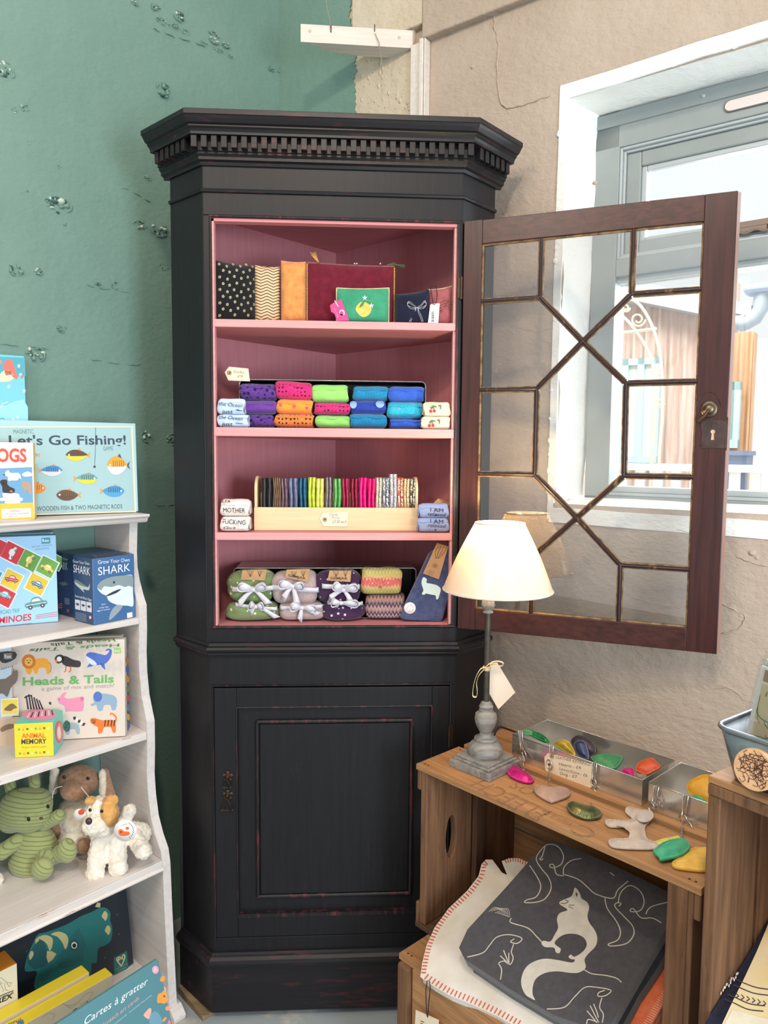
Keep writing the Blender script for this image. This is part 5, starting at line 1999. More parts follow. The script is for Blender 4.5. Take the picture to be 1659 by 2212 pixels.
luggage_tag('cream luggage tag on the front of plywood trough', ZE, ((742, 652), (764, 614), (926, 610), (920, 703), (766, 701)), (775, 658), yt0-.0012, [('Cards', (805, 634), (858, 636), 17), ('Purse', (818, 652), (870, 654), 14), ('£3.50 each', (824, 680), (914, 682), 20)])
whit = dots('white_print_cotton', (236, 226, 216), (206, 150, 140), 90, .16, randomness=.9)
G4 = 'white lettered sock rolls'
for k, (x0, x1, y0, y1) in enumerate(((106, 290, 638, 722), (106, 290, 530, 638))):
    o, art = roll('sock_roll', ('white lettered sock roll at left of third shelf, lower of two', 'white lettered sock roll at left of third shelf, upper of two')[k], 'socks', ZE, x0, x1, y0, y1, .006, .06, whit, G4, zb=Z3+.0006 if k == 0 else None, p=2.8)
    a = art(ZE)
    if k == 1:
        a.text('MOTHER', (126, 612), (266, 614), (40, 36, 40), h=30)
        a.text('LEA', (118, 550), (170, 550), (60, 56, 60), h=14)
    else:
        a.text('FUCKING', (122, 684), (268, 692), (40, 36, 40), h=30)
        a.text('Girl', (128, 718), (200, 722), (50, 46, 50), h=18, slant=.2)
    a.done('lettering', o)
bluep = dots('blue_print_cotton', (150, 164, 204), (60, 62, 96), 60, .14, randomness=1.0)
G5 = 'blue lettered sock rolls'
for k, (x0, x1, y0, y1) in enumerate(((1374, 1568, 645, 728), (1380, 1568, 556, 646))):
    o, art = roll('sock_roll', ('blue lettered sock roll at right of third shelf, lower of two', 'blue lettered sock roll at right of third shelf, upper of two')[k], 'socks', ZE, x0, x1, y0, y1, .007, .036, bluep, G5, zb=Z3+.0006 if k == 0 else None, p=2.8)
    a = art(ZE)
    dy = 72*(1-k)
    a.text('I AM', (1450, 606+dy), (1532, 612+dy), (36, 36, 60), h=24)
    a.text('relaxed', (1434, 632+dy), (1548, 640+dy), (36, 36, 60), h=24, slant=.1)
    a.done('lettering', o)
    if k == 1:
        q = MB()
        P = [yz(ZE, 1468, 556, .02), yz(ZE, 1500, 524, .04), yz(ZE, 1580, 543, .07), yz(ZE, 1580, 566, .05)]
        q.add(P+[p_-V(0, 0, .0012) for p_ in P], [(0, 1, 2, 3), (7, 6, 5, 4), (0, 4, 5, 1), (1, 5, 6, 2), (2, 6, 7, 3), (3, 7, 4, 0)])
        link('card_band', q, m_kraft, o)

# ---- bottom shelf: knitted bundles tied with bows, in a tin on its side
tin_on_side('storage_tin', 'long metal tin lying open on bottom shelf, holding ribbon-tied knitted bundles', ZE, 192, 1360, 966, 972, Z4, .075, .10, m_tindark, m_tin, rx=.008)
def bundle(name, label, z, x0, x1, y0, y1, yf, depth, mat, group, zb=None, seed=0, folds=True):
    a = yz(z, x0, (y0+y1)/2, yf+.012); b = yz(z, x1, (y0+y1)/2, yf+.012)
    zt = yz(z, (x0+x1)/2, y0, yf+.02).z; zl = yz(z, (x0+x1)/2, y1, yf+.008).z
    if zb is not None:
        zl = zb
    cx, cz = (a.x+b.x)/2, (zt+zl)/2
    w, h = b.x-a.x, zt-zl
    rr_ = random.Random(seed)
    ph = [rr_.uniform(0, 6) for _ in range(6)]
    mb = MB(Matrix.Translation((cx, yf+depth/2, cz)))
    def fn(u, v):
        t = PI*v; an = 2*PI*u
        st = math.sin(t); x = math.copysign(abs(st)**.55, 1)*math.copysign(abs(math.cos(an))**.6, math.cos(an)); y = abs(st)**.55*math.copysign(abs(math.sin(an))**.6, math.sin(an)); zz = -math.copysign(abs(math.cos(t))**.7, math.cos(t))
        k = 1+.05*math.sin(4*an+ph[0])*st+.04*math.sin(3*zz+2*an+ph[1])
        if folds:
            k -= .10*math.exp(-((zz-.05-.2*math.sin(an+ph[2]))/.10)**2)*(.5+.5*math.sin(an*.5+ph[3]))
        return (w/2*x*k, depth/2*y*k, h/2*zz*(1+.04*math.sin(3*x+ph[4])))
    mb.grid(fn, 40, 24)
    return tag(link(name, mb, mat, weld=True), label, 'socks', group), V(cx, yf, cz), w, h
m_rib = M('satin_ribbon', (214, 210, 216), .35, 0, c2=(196, 192, 202), vs=40, sheen=.3)
def ribbonstrip(mb, pts, w, side):
    """flat ribbon along points, side = direction of its width"""
    n = len(pts)
    vs = []
    for i, p in enumerate(pts):
        s_ = Vector(side[i] if isinstance(side, list) else side).normalized()
        vs += [p-s_*w/2, p+s_*w/2]
    mb.add(vs, [(2*i, 2*i+1, 2*i+3, 2*i+2) for i in range(n-1)], 0, True)
def bow(parent, z, knot, loopL, loopR, tailL, tailR, yf, w=.013, band=None):
    mb = MB()
    k = yz(z, *knot, yf)
    for lp in (loopL, loopR):
        e = yz(z, *lp, yf-.004)
        d = e-k
        up = V(-d.z, 0, d.x).normalized()
        pts = []; sd = []
        for i in range(15):
            t = i/14
            a = 2*PI*t
            r = math.sin(PI*t)
            pts.append(k+d*(r*1.0)+up*(.0105*math.sin(a)*(.5+.5*r))+V(0, -.010*math.sin(PI*t)*(1 if t < .5 else .4), 0))
            sd.append(V(d.x*.15, 1, .25) if i not in (0, 14) else V(0, .4, 1))
        ribbonstrip(mb, pts, w*.85, sd)
        # front leaf of the loop: broad and flat to the viewer
        pts = []; sd = []
        for i in range(11):
            t = i/10
            pts.append(k+d*t+V(0, -.007*math.sin(PI*t)-.002, .002*math.sin(PI*t)))
            sd.append(up*(1 if True else 1))
        n_ = len(pts)
        vs = []
        for i, p in enumerate(pts):
            ww = w*(.35+.95*math.sin(PI*min(1, i/10*.75+.05)))
            vs += [p-up*ww/2, p+up*ww/2]
        mb.add(vs, [(2*i, 2*i+1, 2*i+3, 2*i+2) for i in range(n_-1)], 0, True)
    for tl in (tailL, tailR):
        e = yz(z, *tl, yf-.002)
        d = e-k
        up = V(-d.z, 0, d.x).normalized()
        vs = []
        for i in range(9):
            t = i/8
            p = k+d*t+V(0, -.004*math.sin(PI*t)-.001, .003*math.sin(4*t))
            ww = w*(.45+.65*t)
            sk = (.006 if i == 8 else 0)
            q = d.normalized()*sk
            vs += [p-up*ww/2-q, p+up*ww/2+q]
        mb.add(vs, [(2*i, 2*i+1, 2*i+3, 2*i+2) for i in range(8)], 0, True)
    o = link('ribbon_bow', mb, m_rib, parent)
    sm = o.modifiers.new('thick', 'SOLIDIFY'); sm.thickness = .0008; sm.offset = 0
    mb = MB()
    mb.ball(k+V(0, -.003, 0), (.0055, .0045, .0050), nu=12, nv=8)
    link('ribbon_knot', mb, m_rib, o)
    if band:
        mb = MB()
        a, b = yz(z, *band[0], yf+.004), yz(z, *band[1], yf+.004)
        mid = (a+b)/2+V(0, -.005, 0)
        pts = catmull([a+V(0, .012, 0), a, mid, b, b+V(0, .012, 0)], 5, False)
        ribbonstrip(mb, [Vector(p) for p in pts], w*.8, V(0, 0, 1))
        ob = link('ribbon_band', mb, m_rib, o)
        sm = ob.modifiers.new('thick', 'SOLIDIFY'); sm.thickness = .0008; sm.offset = 0
kstar = dots('green_knit_stars', (120, 138, 92), (222, 220, 178), 58, .20, randomness=.7, base2=(116, 136, 86))
kgrey = fabric('pinkish_grey_knit', (186, 164, 160), (170, 150, 148), vs=220)
kpurp = dots('purple_knit_spots', (66, 38, 70), (206, 196, 212), 66, .17, randomness=.45, base2=(54, 30, 60))
G6 = 'knitted bundles tied with white ribbon'
defs = [
 (136, 474, 1192, 1322, kstar, 'moss green starry knitted bundle at bottom left, lower one', Z4+.0018),
 (150, 450, 985, 1205, kstar, 'moss green starry knitted bundle with kraft label, upper one', None),
 (468, 770, 1190, 1320, kgrey, 'pinkish grey knitted bundle with ribbon, lower one', Z4+.0018),
 (425, 735, 990, 1215, kgrey, 'pinkish grey knitted bundle with kraft label, upper one', None),
 (745, 1030, 1195, 1318, kpurp, 'dark purple polka-dot knitted bundle, lower one', Z4+.0018),
 (715, 1005, 985, 1212, kpurp, 'dark purple polka-dot knitted bundle with kraft label, upper one', None)]
bo = []
for k, (x0, x1, y0, y1, mt, lb, zb) in enumerate(defs):
    o, c, w, h = bundle('knit_bundle', lb, ZE, x0, x1, y0, y1, .026 if zb else .036, .085, mt, G6, zb, seed=k+3)
    bo.append(o)
bow(bo[1], ZE, (320, 1108), (222, 1080), (398, 1078), (225, 1195), (415, 1190), .030, .0135, ((190, 1105), (440, 1095)))
bow(bo[3], ZE, (570, 1085), (482, 1065), (642, 1080), (508, 1160), (598, 1190), .030, .0135, ((450, 1092), (725, 1110)))
bow(bo[5], ZE, (895, 1110), (830, 1072), (985, 1085), (800, 1160), (960, 1210), .030, .0135, ((765, 1085), (990, 1090)))
bow(bo[0], ZE, (335, 1215), (290, 1205), (385, 1208), (300, 1255), (470, 1280), .028, .010, ((210, 1205), (460, 1230)))
bow(bo[2], ZE, (630, 1222), (555, 1212), (725, 1228), (615, 1300), (730, 1258), .024, .011, ((500, 1225), (750, 1215)))
bow(bo[4], ZE, (880, 1192), (815, 1188), (990, 1195), (850, 1205), (1000, 1200), .026, .009, ((800, 1192), (1010, 1195)))
for ob, pl, txt in ((bo[1], ((248, 985), (405, 978), (392, 1048), (238, 1042)), ''), (bo[3], ((532, 978), (678, 975), (670, 1058), (522, 1030)), 'GEMJAR'), (bo[5], ((805, 985), (945, 985), (938, 1058), (793, 1048)), 'GEMJAR')):
    y = .034
    mb = MB()
    q = [yz(ZE, *c, y) for c in pl]
    mb.prism([(v.x, v.z) for v in q], 0, .001, fr=basis(V(0, y, 0), (1, 0, 0), (0, 0, 1), (0, -1, 0)))
    t = link('kraft_label', mb, m_kraft, ob)
    a = Art(V(0, y-.001, 0), (1, 0, 0), (0, 0, 1), .0002); a.zoom(*ZE)
    cx = (pl[0][0]+pl[1][0])/2
    for dx, s_ in ((-28, 1.0), (32, .75)):
        for m_ in (-1, -.4, .4, 1):
            a.line([(cx+dx+m_*18*s_, 986), (cx+dx+m_*14*s_, 1000*1), (cx+dx+m_*3*s_, 1018)], 2.4, (52, 40, 34), 3)
        a.ell(cx+dx, 1021, 5*s_, 4*s_, (52, 40, 34), n=8)
    if txt:
        a.text(txt, (pl[3][0]+18, pl[3][1]-8), (pl[2][0]-18, pl[2][1]-16), (52, 40, 34), h=14, bold=.02)
    a.done('label_print', t)
fairg = bands('fair_isle_green', [(178, 172, 92), (196, 186, 112), (170, 168, 90), (206, 160, 120), (206, 108, 96), (200, 96, 92), (206, 160, 120), (178, 172, 92), (198, 190, 140), (150, 156, 84)], 13.5, zig=.10, zscale=260.0, warp=.05)
fairm = bands('fair_isle_multi', [(150, 96, 80), (92, 84, 110), (176, 160, 150), (70, 68, 92), (168, 112, 100), (150, 140, 140), (96, 56, 64), (120, 110, 120), (172, 120, 96), (80, 74, 96)], 15.0, zig=.14, zscale=240.0, warp=.06)
o, art = roll('sock_roll', 'brown and blue patterned knit roll at bottom right of the lower tin', 'socks', ZE, 1040, 1288, 1140, 1288, .036, .08, fairm, 'patterned knit rolls', zb=Z4+.0018, p=3.2)
o, art = roll('sock_roll', 'olive green patterned knit roll with pink flowers, above the brown knit roll', 'socks', ZE, 1010, 1268, 978, 1142, .040, .08, fairg, 'patterned knit rolls', p=3.2)
a = art(ZE)
for cx, cy in ((1080, 1065), (1180, 1062)):
    for k in range(6):
        an = 2*PI*k/6
        a.ell(cx+22*math.cos(an), cy+14*math.sin(an), 11, 8, (206, 96, 92), n=8)
    a.layer(); a.ell(cx, cy, 9, 7, (236, 150, 110), n=8); a.layer(-1)
a.ell(1130, 1088, 11, 9, (170, 70, 60), n=8)
a.done('flower_motif', o)
# felt sock with a sheep, leaning in the right-hand corner
yl = .030
PA = yz(ZE, 1258, 1305, yl); PA.z = Z4+.001
sock = MB()
ol = [(1258, 1300), (1285, 1225), (1340, 1110), (1400, 985), (1440, 895), (1475, 862), (1560, 862), (1610, 900), (1606, 1000), (1570, 1130), (1548, 1230), (1530, 1300), (1518, 1322), (1400, 1316), (1290, 1312)]
pts2 = [yz(ZE, *c, yl) for c in ol]
zmin = min(q.z for q in pts2)
dzz = Z4+.0012-zmin
sock.prism([(q.x, q.z+dzz) for q in pts2], 0, .016, fr=basis(V(0, yl+.016, 0), (1, 0, 0), (0, 0, 1), (0, -1, 0)))
so = tag(link('felt_sock', sock, fabric('blue_felt', (74, 82, 116), (60, 66, 100), vs=90), bevel=.006, seg=3), 'slate blue felt sock with a white sheep leaning behind lampshade', 'sock')
a = Art(V(0, yl, dzz), (1, 0, 0), (0, 0, 1), .0003); a.zoom(*ZE)
a.poly([(1400, 1035), (1412, 1028), (1428, 1042), (1425, 1062), (1450, 1068), (1490, 1078), (1516, 1100), (1512, 1130), (1500, 1165), (1488, 1168), (1484, 1145), (1462, 1140), (1440, 1135), (1420, 1132), (1412, 1140), (1396, 1134), (1406, 1110), (1394, 1068)], (206, 222, 218), 3)
a.done('sheep_applique', so)
bg = MB()
e = yz(ZE, 1319, 1225, yl-.0005)
bg.lathe([(.0135, 0), (.0135, .0012), (0, .0013)], 28, fr=basis(e, (1, 0, 0), (0, 0, 1), (0, -1, 0)))
bgo = link('round_badge', bg, m_paper, so)
a = Art(V(0, yl-.0018, 0), (1, 0, 0), (0, 0, 1), .0002); a.zoom(*ZE)
a.line([(1302, 1232), (1306, 1215), (1322, 1206), (1336, 1214), (1340, 1232), (1328, 1244), (1316, 1240), (1312, 1248)], 2.5, (150, 140, 120), 4)
a.line([(1328, 1206), (1334, 1196)], 2.5, (150, 140, 120))
a.done('badge_print', bgo)
kt = MB()
q = [yz(ZE, *c, yl-.003) for c in ((1492, 808), (1566, 830), (1505, 1042), (1403, 1004))]
kt.prism([(v.x, v.z) for v in q], 0, .001, fr=basis(V(0, yl-.003, 0), (1, 0, 0), (0, 0, 1), (0, -1, 0)))
ko = link('kraft_label', kt, m_kraft, so)
a = Art(V(0, yl-.0041, 0), (1, 0, 0), (0, 0, 1), .0002); a.zoom(*ZE)
for m_ in (-1, -.35, .35, 1):
    a.line([(1528+m_*26, 832), (1512+m_*30, 865), (1494+m_*8, 908)], 3, (60, 46, 40), 4)
a.text('GE', (1462, 960), (1488, 968), (70, 54, 44), h=22)
for k in range(4):
    a.line([(1440-3*k, 984+9*k), (1478-3*k, 994+9*k)], 2.2, (120, 90, 66))
a.done('label_print', ko)
# ------------------------------------------------------------------ table lamp on the crate
ZL = (930, 1080, 0.28935)
fA = lambda x, y, z=0.0: V(A0.x, A0.y, 0)+EXA*x+EYA*y+V(0, 0, z)
LC_ = fA(.0985, .0945, HA+.0004)
m_pewter = wood('limewashed_grey_wood', (150, 146, 140), (112, 108, 104), axis=0, rough=.55, bs=.2, c3=(86, 82, 80), wear_lo=.55, wear_hi=.72)
m_rod = M('dark_lamp_rod', (74, 68, 62), .4, .6, c2=(92, 86, 78), vs=40)
lamp = thing('table_lamp', 'lit table lamp with cream shade and grey turned base on the crate', 'lamp', LC_)
def lz(y): return hit(*zp(ZL, 400, y), LC_, V(0, 1, 0)).z
lsc = (hit(*zp(ZL, 500, 1700), LC_, V(0, 1, 0))-hit(*zp(ZL, 400, 1700), LC_, V(0, 1, 0))).length/100
fl_ = basis(LC_, EXA, EYA, V(0, 0, 1))
b = MB()
b.box(-.052, .052, -.052, .052, .0, .016, fr=fl_)
b.box(-.046, .046, -.046, .046, .016, .021, fr=fl_)
b.box(-.042, .042, -.042, .042, .021, .027, fr=fl_)
link('base_plinth', b, m_pewter, lamp, bevel=.0015)
b = MB()
zz0 = LC_.z+.027
pr = []
for y, hw in ((1935, 122), (1900, 131), (1870, 126), (1845, 108), (1825, 86), (1818, 80), (1812, 84), (1800, 84), (1792, 70), (1785, 50), (1765, 44), (1750, 44), (1742, 50), (1735, 52), (1700, 70), (1670, 80), (1645, 83), (1630, 82), (1626, 78), (1605, 78), (1598, 70), (1585, 56), (1580, 50), (1572, 52), (1562, 51), (1556, 46), (1550, 52), (1540, 52), (1532, 46), (1526, 42), (1518, 42), (1508, 34), (1500, 24)):
    pr.append((hw*lsc, lz(y)))
off_ = zz0-pr[0][1]
k0 = pr[0][1]; k1 = pr[-1][1]
pr = [(r, z+off_*(k1-z)/(k1-k0)) for r, z in pr]
b.lathe(pr, 40, fr=Matrix.Translation((LC_.x, LC_.y, 0)))
link('turned_base', b, m_pewter, lamp)
b = MB()
b.lathe([(.0062, pr[-1][1]-.004), (.0062, lz(838))], 20, fr=Matrix.Translation((LC_.x, LC_.y, 0)))
link('rod', b, m_rod, lamp)
b = MB()
b.lathe([(34*lsc, lz(842)), (38*lsc, lz(836)), (34*lsc, lz(828)), (20*lsc, lz(822)), (40*lsc, lz(812)), (50*lsc, lz(785)), (46*lsc, lz(755)), (26*lsc, lz(735)), (26*lsc, lz(640)), (30*lsc, lz(600)), (0, lz(598))], 24, fr=Matrix.Translation((LC_.x, LC_.y, 0)))
link('lamp_holder', b, m_pewter, lamp)
zsb, zst = lz(668), lz(172)
rb, rt = 396*lsc, 178*lsc
m_shade, nt = newmat('cream_lampshade')
nt.b.inputs['Base Color'].default_value = rgb((226, 210, 196))
nt.b.inputs['Roughness'].default_value = .35
nt.b.inputs['Coat Weight'].default_value = .35
nt.b.inputs['Coat Roughness'].default_value = .08
tl_ = nt.add('ShaderNodeBsdfTranslucent')
tl_.inputs['Color'].default_value = rgb((255, 218, 165))
ad = nt.add('ShaderNodeMixShader')
ad.inputs[0].default_value = .20
out = [n for n in nt.n if n.type == 'OUTPUT_MATERIAL'][0]
nt.ln(nt.b.outputs[0], ad.inputs[1]); nt.ln(tl_.outputs[0], ad.inputs[2]); nt.ln(ad.outputs[0], out.inputs['Surface'])
vec = coords(nt, (1, 1, .12))
bump(nt, noise(nt, vec, 34.0, 4.0), .25, .004)
sh = MB(basis(V(LC_.x+.003, LC_.y, 0), (1, 0, 0), (0, 1, 0), (.015, 0, 1)))
def shf(u, v):
    a = 2*PI*u
    r = rb+(rt-rb)*v+.0035*math.sin(PI*v)
    return (r*math.cos(a), r*math.sin(a), zsb+(zst-zsb)*v+.0006*math.sin(5*a))
sh.grid(shf, 64, 12)
shade = link('lamp_shade', sh, m_shade, lamp)
rm = MB(sh.fr)
for r_, z_ in ((rb, zsb), (rt, zst)):
    rm = MB(sh.fr)
    rm.tube([(r_*math.cos(2*PI*k/48), r_*math.sin(2*PI*k/48), z_) for k in range(48)], .0018, 6, closed=True)
    link('shade_rim', rm, fabric('cream_shade_binding', (236, 220, 200)), shade)
sp = MB(sh.fr)
for k in range(3):
    a = 2*PI*k/3+.4
    sp.tube([(.012*math.cos(a), .012*math.sin(a), zsb+.045), (rt*math.cos(a), rt*math.sin(a), zst-.002)], .0013, 6)
link('shade_carrier', sp, m_rod, shade)
bb = MB()
zb_ = zsb+.045
bb.lathe([(.011, zb_-.02), (.012, zb_), (.022, zb_+.022), (.026, zb_+.040), (.022, zb_+.056), (.010, zb_+.066), (0, zb_+.068)], 24, fr=Matrix.Translation((LC_.x, LC_.y, 0)))
link('bulb', bb, M('lit_bulb', (255, 240, 214), .3, emit=((255, 222, 170), 2.5)), lamp)
pl_ = bpy.data.lights.new('lamp_bulb_light', 'POINT')
pl_.energy = 2.6; pl_.color = (1.0, .78, .46); pl_.shadow_soft_size = .009
po = bpy.data.objects.new('lamp_bulb_light', pl_); COL.objects.link(po)
po.parent = lamp; po.location = (0.0, -.0, zb_+.080-LC_.z)
# card label on a ribbon round the rod
tg = MB()
def lq(x, y, d): return hit(*zp(ZL, x, y), LC_+V(0, d, 0), V(0, 1, 0))
q = [lq(*c, .012) for c in ((428, 1222), (498, 1214), (632, 1436), (506, 1562), (424, 1420))]
tg.prism([(v.x, v.z) for v in q], 0, .0009, fr=basis(V(0, LC_.y+.012, 0), (1, 0, 0), (0, 0, 1), (0, -1, 0)))
tgo = tag(link('hang_tag', tg, M('cream_blank_tag', (238, 224, 204), .7)), 'blank cream tag tied with ribbon to the lamp stem', 'tag')
rbn = MB()
for pts in ([(410, 1245), (372, 1262), (338, 1320), (318, 1400), (315, 1462), (345, 1468), (350, 1420), (345, 1370), (362, 1310), (398, 1268)], [(418, 1240), (460, 1212), (510, 1205), (545, 1222), (520, 1240), (470, 1228), (425, 1250)]):
    P = [lq(p[0], p[1], -.010+(.004 if i % 2 else 0)) for i, p in enumerate(catmull(pts, 4, False))]
    ribbonstrip(rbn, P, .0060, V(.3, 1, .2))
P = []
for k in range(17):
    a = 2*PI*k/16
    P.append(V(LC_.x+.0075*math.cos(a), LC_.y+.0075*math.sin(a), lz(1255)))
ribbonstrip(rbn, P, .009, V(0, 0, 1))
ro = link('ribbon', rbn, fabric('cream_ribbon', (234, 214, 168)), tgo)
sm = ro.modifiers.new('thick', 'SOLIDIFY'); sm.thickness = .0007
cb = MB()
cb.tube([Vector(p) for p in catmull([LC_+EYA*.055+V(0, 0, .004), hz(*zp(ZL, 522, 1850), HA+.012), hit(*zp(ZL, 478, 1770), LC_+V(0, .07, 0), V(0, 1, 0)), hit(*zp(ZL, 500, 1710), LC_+V(0, .08, 0), V(0, 1, 0)), hit(*zp(ZL, 545, 1700), LC_+V(0, .12, 0), V(0, 1, 0)), fA(.092, .27, HA+.010), fA(.088, .335, HA-.03), fA(.09, .345, HA-.2)], 6, False)], .0022, 8)
link('power_cord', cb, M('black_rubber', (34, 28, 26), .5), lamp)

# ------------------------------------------------------------------ keyrings in two long tins
m_zinc = M('shiny_tinplate', (226, 224, 220), .20, .85, c2=(206, 204, 198), vs=14, bs=.06, bd=.002, bsc=9)
TZ = .050
def tin(name, label, x0, x1, y0, y1):
    w = .0012
    root = thing(name, label, 'tin', fA((x0+x1)/2, (y0+y1)/2, HA))
    z0, z1 = HA+.0005, HA+TZ
    for nm, bxs in (('base_sheet', [(x0, x1, y0, y1, z0, z0+w)]), ('side_wall', [(x0, x1, y0, y0+w, z0+w, z1)]), ('side_wall', [(x0, x1, y1-w, y1, z0+w, z1)]), ('end_wall', [(x0, x0+w, y0+w, y1-w, z0+w, z1)]), ('end_wall', [(x1-w, x1, y0+w, y1-w, z0+w, z1)])):
        mb = MB()
        for bx in bxs:
            mb.box(*bx, fr=basis(V(A0.x, A0.y, 0), EXA, EYA, V(0, 0, 1)))
        link(nm, mb, m_zinc, root)
    mb = MB()
    mb.tube([fA(x0, y0, z1), fA(x1, y0, z1), fA(x1, y1, z1), fA(x0, y1, z1)], .0011, 6, closed=True)
    link('wired_rim', mb, m_zinc, root)
    return root
TY0, TY1 = .176, .305
tin('keyring_tin', 'long shallow tin of coloured leather keyrings beside the lamp', .106, .402, TY0, TY1)
tin('keyring_tin', 'second tin of yellow keyrings partly hidden by tall right crate', .414, .570, TY0, TY1)

m_chrome = M('chrome_clip', (214, 210, 206), .18, 1.0)
def leather(nm, c, shine=.45, metal=0.0):
    return M('leather_'+nm, c, shine, metal, c2=tuple(int(x*.88) for x in c), vs=50, bs=.15, bd=.001, bsc=420)
class Puff:
    """stuffed leather shape: outline in crop pixels on a plane, sewn round the edge"""
    def __init__(s, name, label, cat, z, outline, P0, n, t, mat, stitch, group=None, sm=4, parent=None, base=.0):
        pts = [hit(*zp(z, *c), P0, n) for c in outline]
        ex = (pts[1]-pts[0]).normalized(); ey = n.cross(ex).normalized()
        o = sum(pts, V(0, 0, 0))/len(pts)
        p2 = [((p-o).dot(ex), (p-o).dot(ey)) for p in pts]
        cm = catmull(p2, sm)
        ar = sum(cm[i].x*cm[(i+1) % len(cm)].y-cm[(i+1) % len(cm)].x*cm[i].y for i in range(len(cm)))
        if ar < 0:
            cm = cm[::-1]
        fr = basis(o, ex, ey, n)
        s.fr = fr
        mb = MB(fr)
        N = len(cm)
        prof = [(1.0, 0.0), (1.0, .22), (.955, .30), (.93, .28), (.86, .52), (.7, .80), (.48, .95), (.22, 1.0)]
        from_poly = tessellate_polygon([[Vector((p.x, p.y, 0)) for p in cm]])
        # offset rings by a straight skeleton approximation: move along inward normals
        nr = []
        for i in range(N):
            d = (cm[(i+1) % N]-cm[i-1]); d.normalize()
            nr.append(Vector((-d.y, d.x)))
        c0 = Vector((sum(p.x for p in cm)/N, sum(p.y for p in cm)/N))
        rad = sum((p-c0).length for p in cm)/N
        seam = min(.0022, rad*.12)
        rings = [(0, -t*.12), (0, t*.22), (seam*.5, t*.30), (seam, t*.26)]
        vs = []
        for q, h in rings:
            vs += [(p.x+n_.x*q, p.y+n_.y*q, h+base) for p, n_ in zip(cm, nr)]
        fs = [(j*N+i, j*N+(i+1) % N, (j+1)*N+(i+1) % N, (j+1)*N+i) for j in range(len(rings)-1) for i in range(N)]
        mb.add(vs, fs, 0, True)
        inner = [Vector((p.x+n_.x*seam, p.y+n_.y*seam)) for p, n_ in zip(cm, nr)]
        # dome: grid of points inside, height grows with distance to the edge
        bmx = bmesh.new()
        bv = [bmx.verts.new((p.x, p.y, 0)) for p in inner]
        try:
            bmx.faces.new(bv)
        except ValueError:
            pass
        bmesh.ops.triangulate(bmx, faces=bmx.faces[:])
        for _ in range(3):
            bmesh.ops.subdivide_edges(bmx, edges=[e for e in bmx.edges if e.calc_length() > .0032], cuts=1, use_grid_fill=True)
            bmesh.ops.triangulate(bmx, faces=bmx.faces[:])
        bmx.verts.ensure_lookup_table()
        W = rad*.55
        out = []
        segs2 = [(inner[i], inner[(i+1) % N]) for i in range(N)]
        for v in bmx.verts:
            p = Vector((v.co.x, v.co.y))
            dm = 1e9
            for a, b in segs2:
                ab = b-a
                k = max(0, min(1, (p-a).dot(ab)/max(1e-12, ab.length_squared)))
                dm = min(dm, (p-(a+ab*k)).length)
            e = min(1.0, dm/W)
            out.append((p.x, p.y, t*(.26+.74*(1-(1-e)**2.2))+base))
        mb.add(out, [tuple(v.index for v in f.verts) for f in bmx.faces], 0, True)
        bmx.free()
        mb.add([(p.x, p.y, -t*.12+base) for p in cm], [f[::-1] for f in from_poly], 0)
        if parent is not None:
            s.o = link(name, mb, mat, parent, weld=True)
        else:
            s.o = tag(link(name, mb, mat, weld=True), label, cat, group)
        st_ = MB(fr)
        step = max(1, int(N*.0016/(2*PI*rad/1.0+1e-9)))
        L = 0
        for i in range(N):
            a, b = inner[i], inner[(i+1) % N]
            st_.tube([(a.x*1.0+nr[i].x*-seam*.35, a.y-nr[i].y*seam*.35, t*.31+base), (a.x+(b.x-a.x)*.6-nr[i].x*seam*.35, a.y+(b.y-a.y)*.6-nr[i].y*seam*.35, t*.31+base)], .00045, 4)
        if stitch:
            link('stitching', st_, stitch, s.o)
def th(c): return fabric('thread_%d_%d_%d' % c, c)
TF = fA(0, TY0-.006, 0)                                     # plane just in front of the tins
def hq(x, y, d=0.0):
    return hit(*zp(ZH, x, y), TF-EYA*d, EYA)
def ring(mb, c, rx, r, nrm=None, tw=0.0):
    o = hq(*c); sc = (hq(c[0]+1, c[1])-o).length
    n = (EYA*math.cos(tw)+EXA*math.sin(tw)).normalized()
    a = n.cross(V(0, 0, 1)).normalized()
    mb.tube([o+a*(rx*sc*math.cos(2*PI*k/20))+V(0, 0, rx*sc*math.sin(2*PI*k/20)) for k in range(20)], r, 6, closed=True)
def clip(parent, c0, c1, rings, chain=None, flat=True):
    mb = MB()
    a, b = hq(*c0, .0), hq(*c1, .0)
    d = (b-a).normalized()
    ex = d.cross(EYA).normalized()
    w = .0042
    mb.tube([a+ex*w*.6+EYA*.006, a+ex*w+V(0, 0, .001), b+ex*w*.9, b+ex*w*.3, b-ex*w*.3, b-ex*w*.9, a-ex*w, a-ex*w*.6+EYA*.006], .0013, 6)
    mb.tube([a+V(0, 0, .0015), a*.5+b*.5-EYA*.002, b], .0018, 6)
    o = link('lobster_clip', mb, m_chrome, parent)
    mb = MB()
    for (c, rx, r) in rings:
        ring(mb, c, rx, r, tw=.35)
    link('split_ring', mb, m_chrome, parent)
    if chain:
        mb = MB()
        n = chain[2]
        p0, p1 = hq(*chain[0], .001), hit(*zp(ZH, *chain[1]), V(0, 0, HA+.010), V(0, 0, 1))
        for k in range(n):
            c = p0+(p1-p0)*((k+.5)/n)
            dd = (p1-p0).normalized()
            s_ = EXA if k % 2 else dd.cross(EXA).normalized()
            l_ = (p1-p0).length/n*.75
            mb.tube([c+dd*(l_*math.cos(2*PI*j/12))+s_*(.0019*math.sin(2*PI*j/12)) for j in range(12)], .0007, 5, closed=True)
        link('chain', mb, m_chrome, parent)
ZT_ = V(0, 0, HA+.0030); UPZ = V(0, 0, 1)
GK = 'leather keyrings laid on the crate'
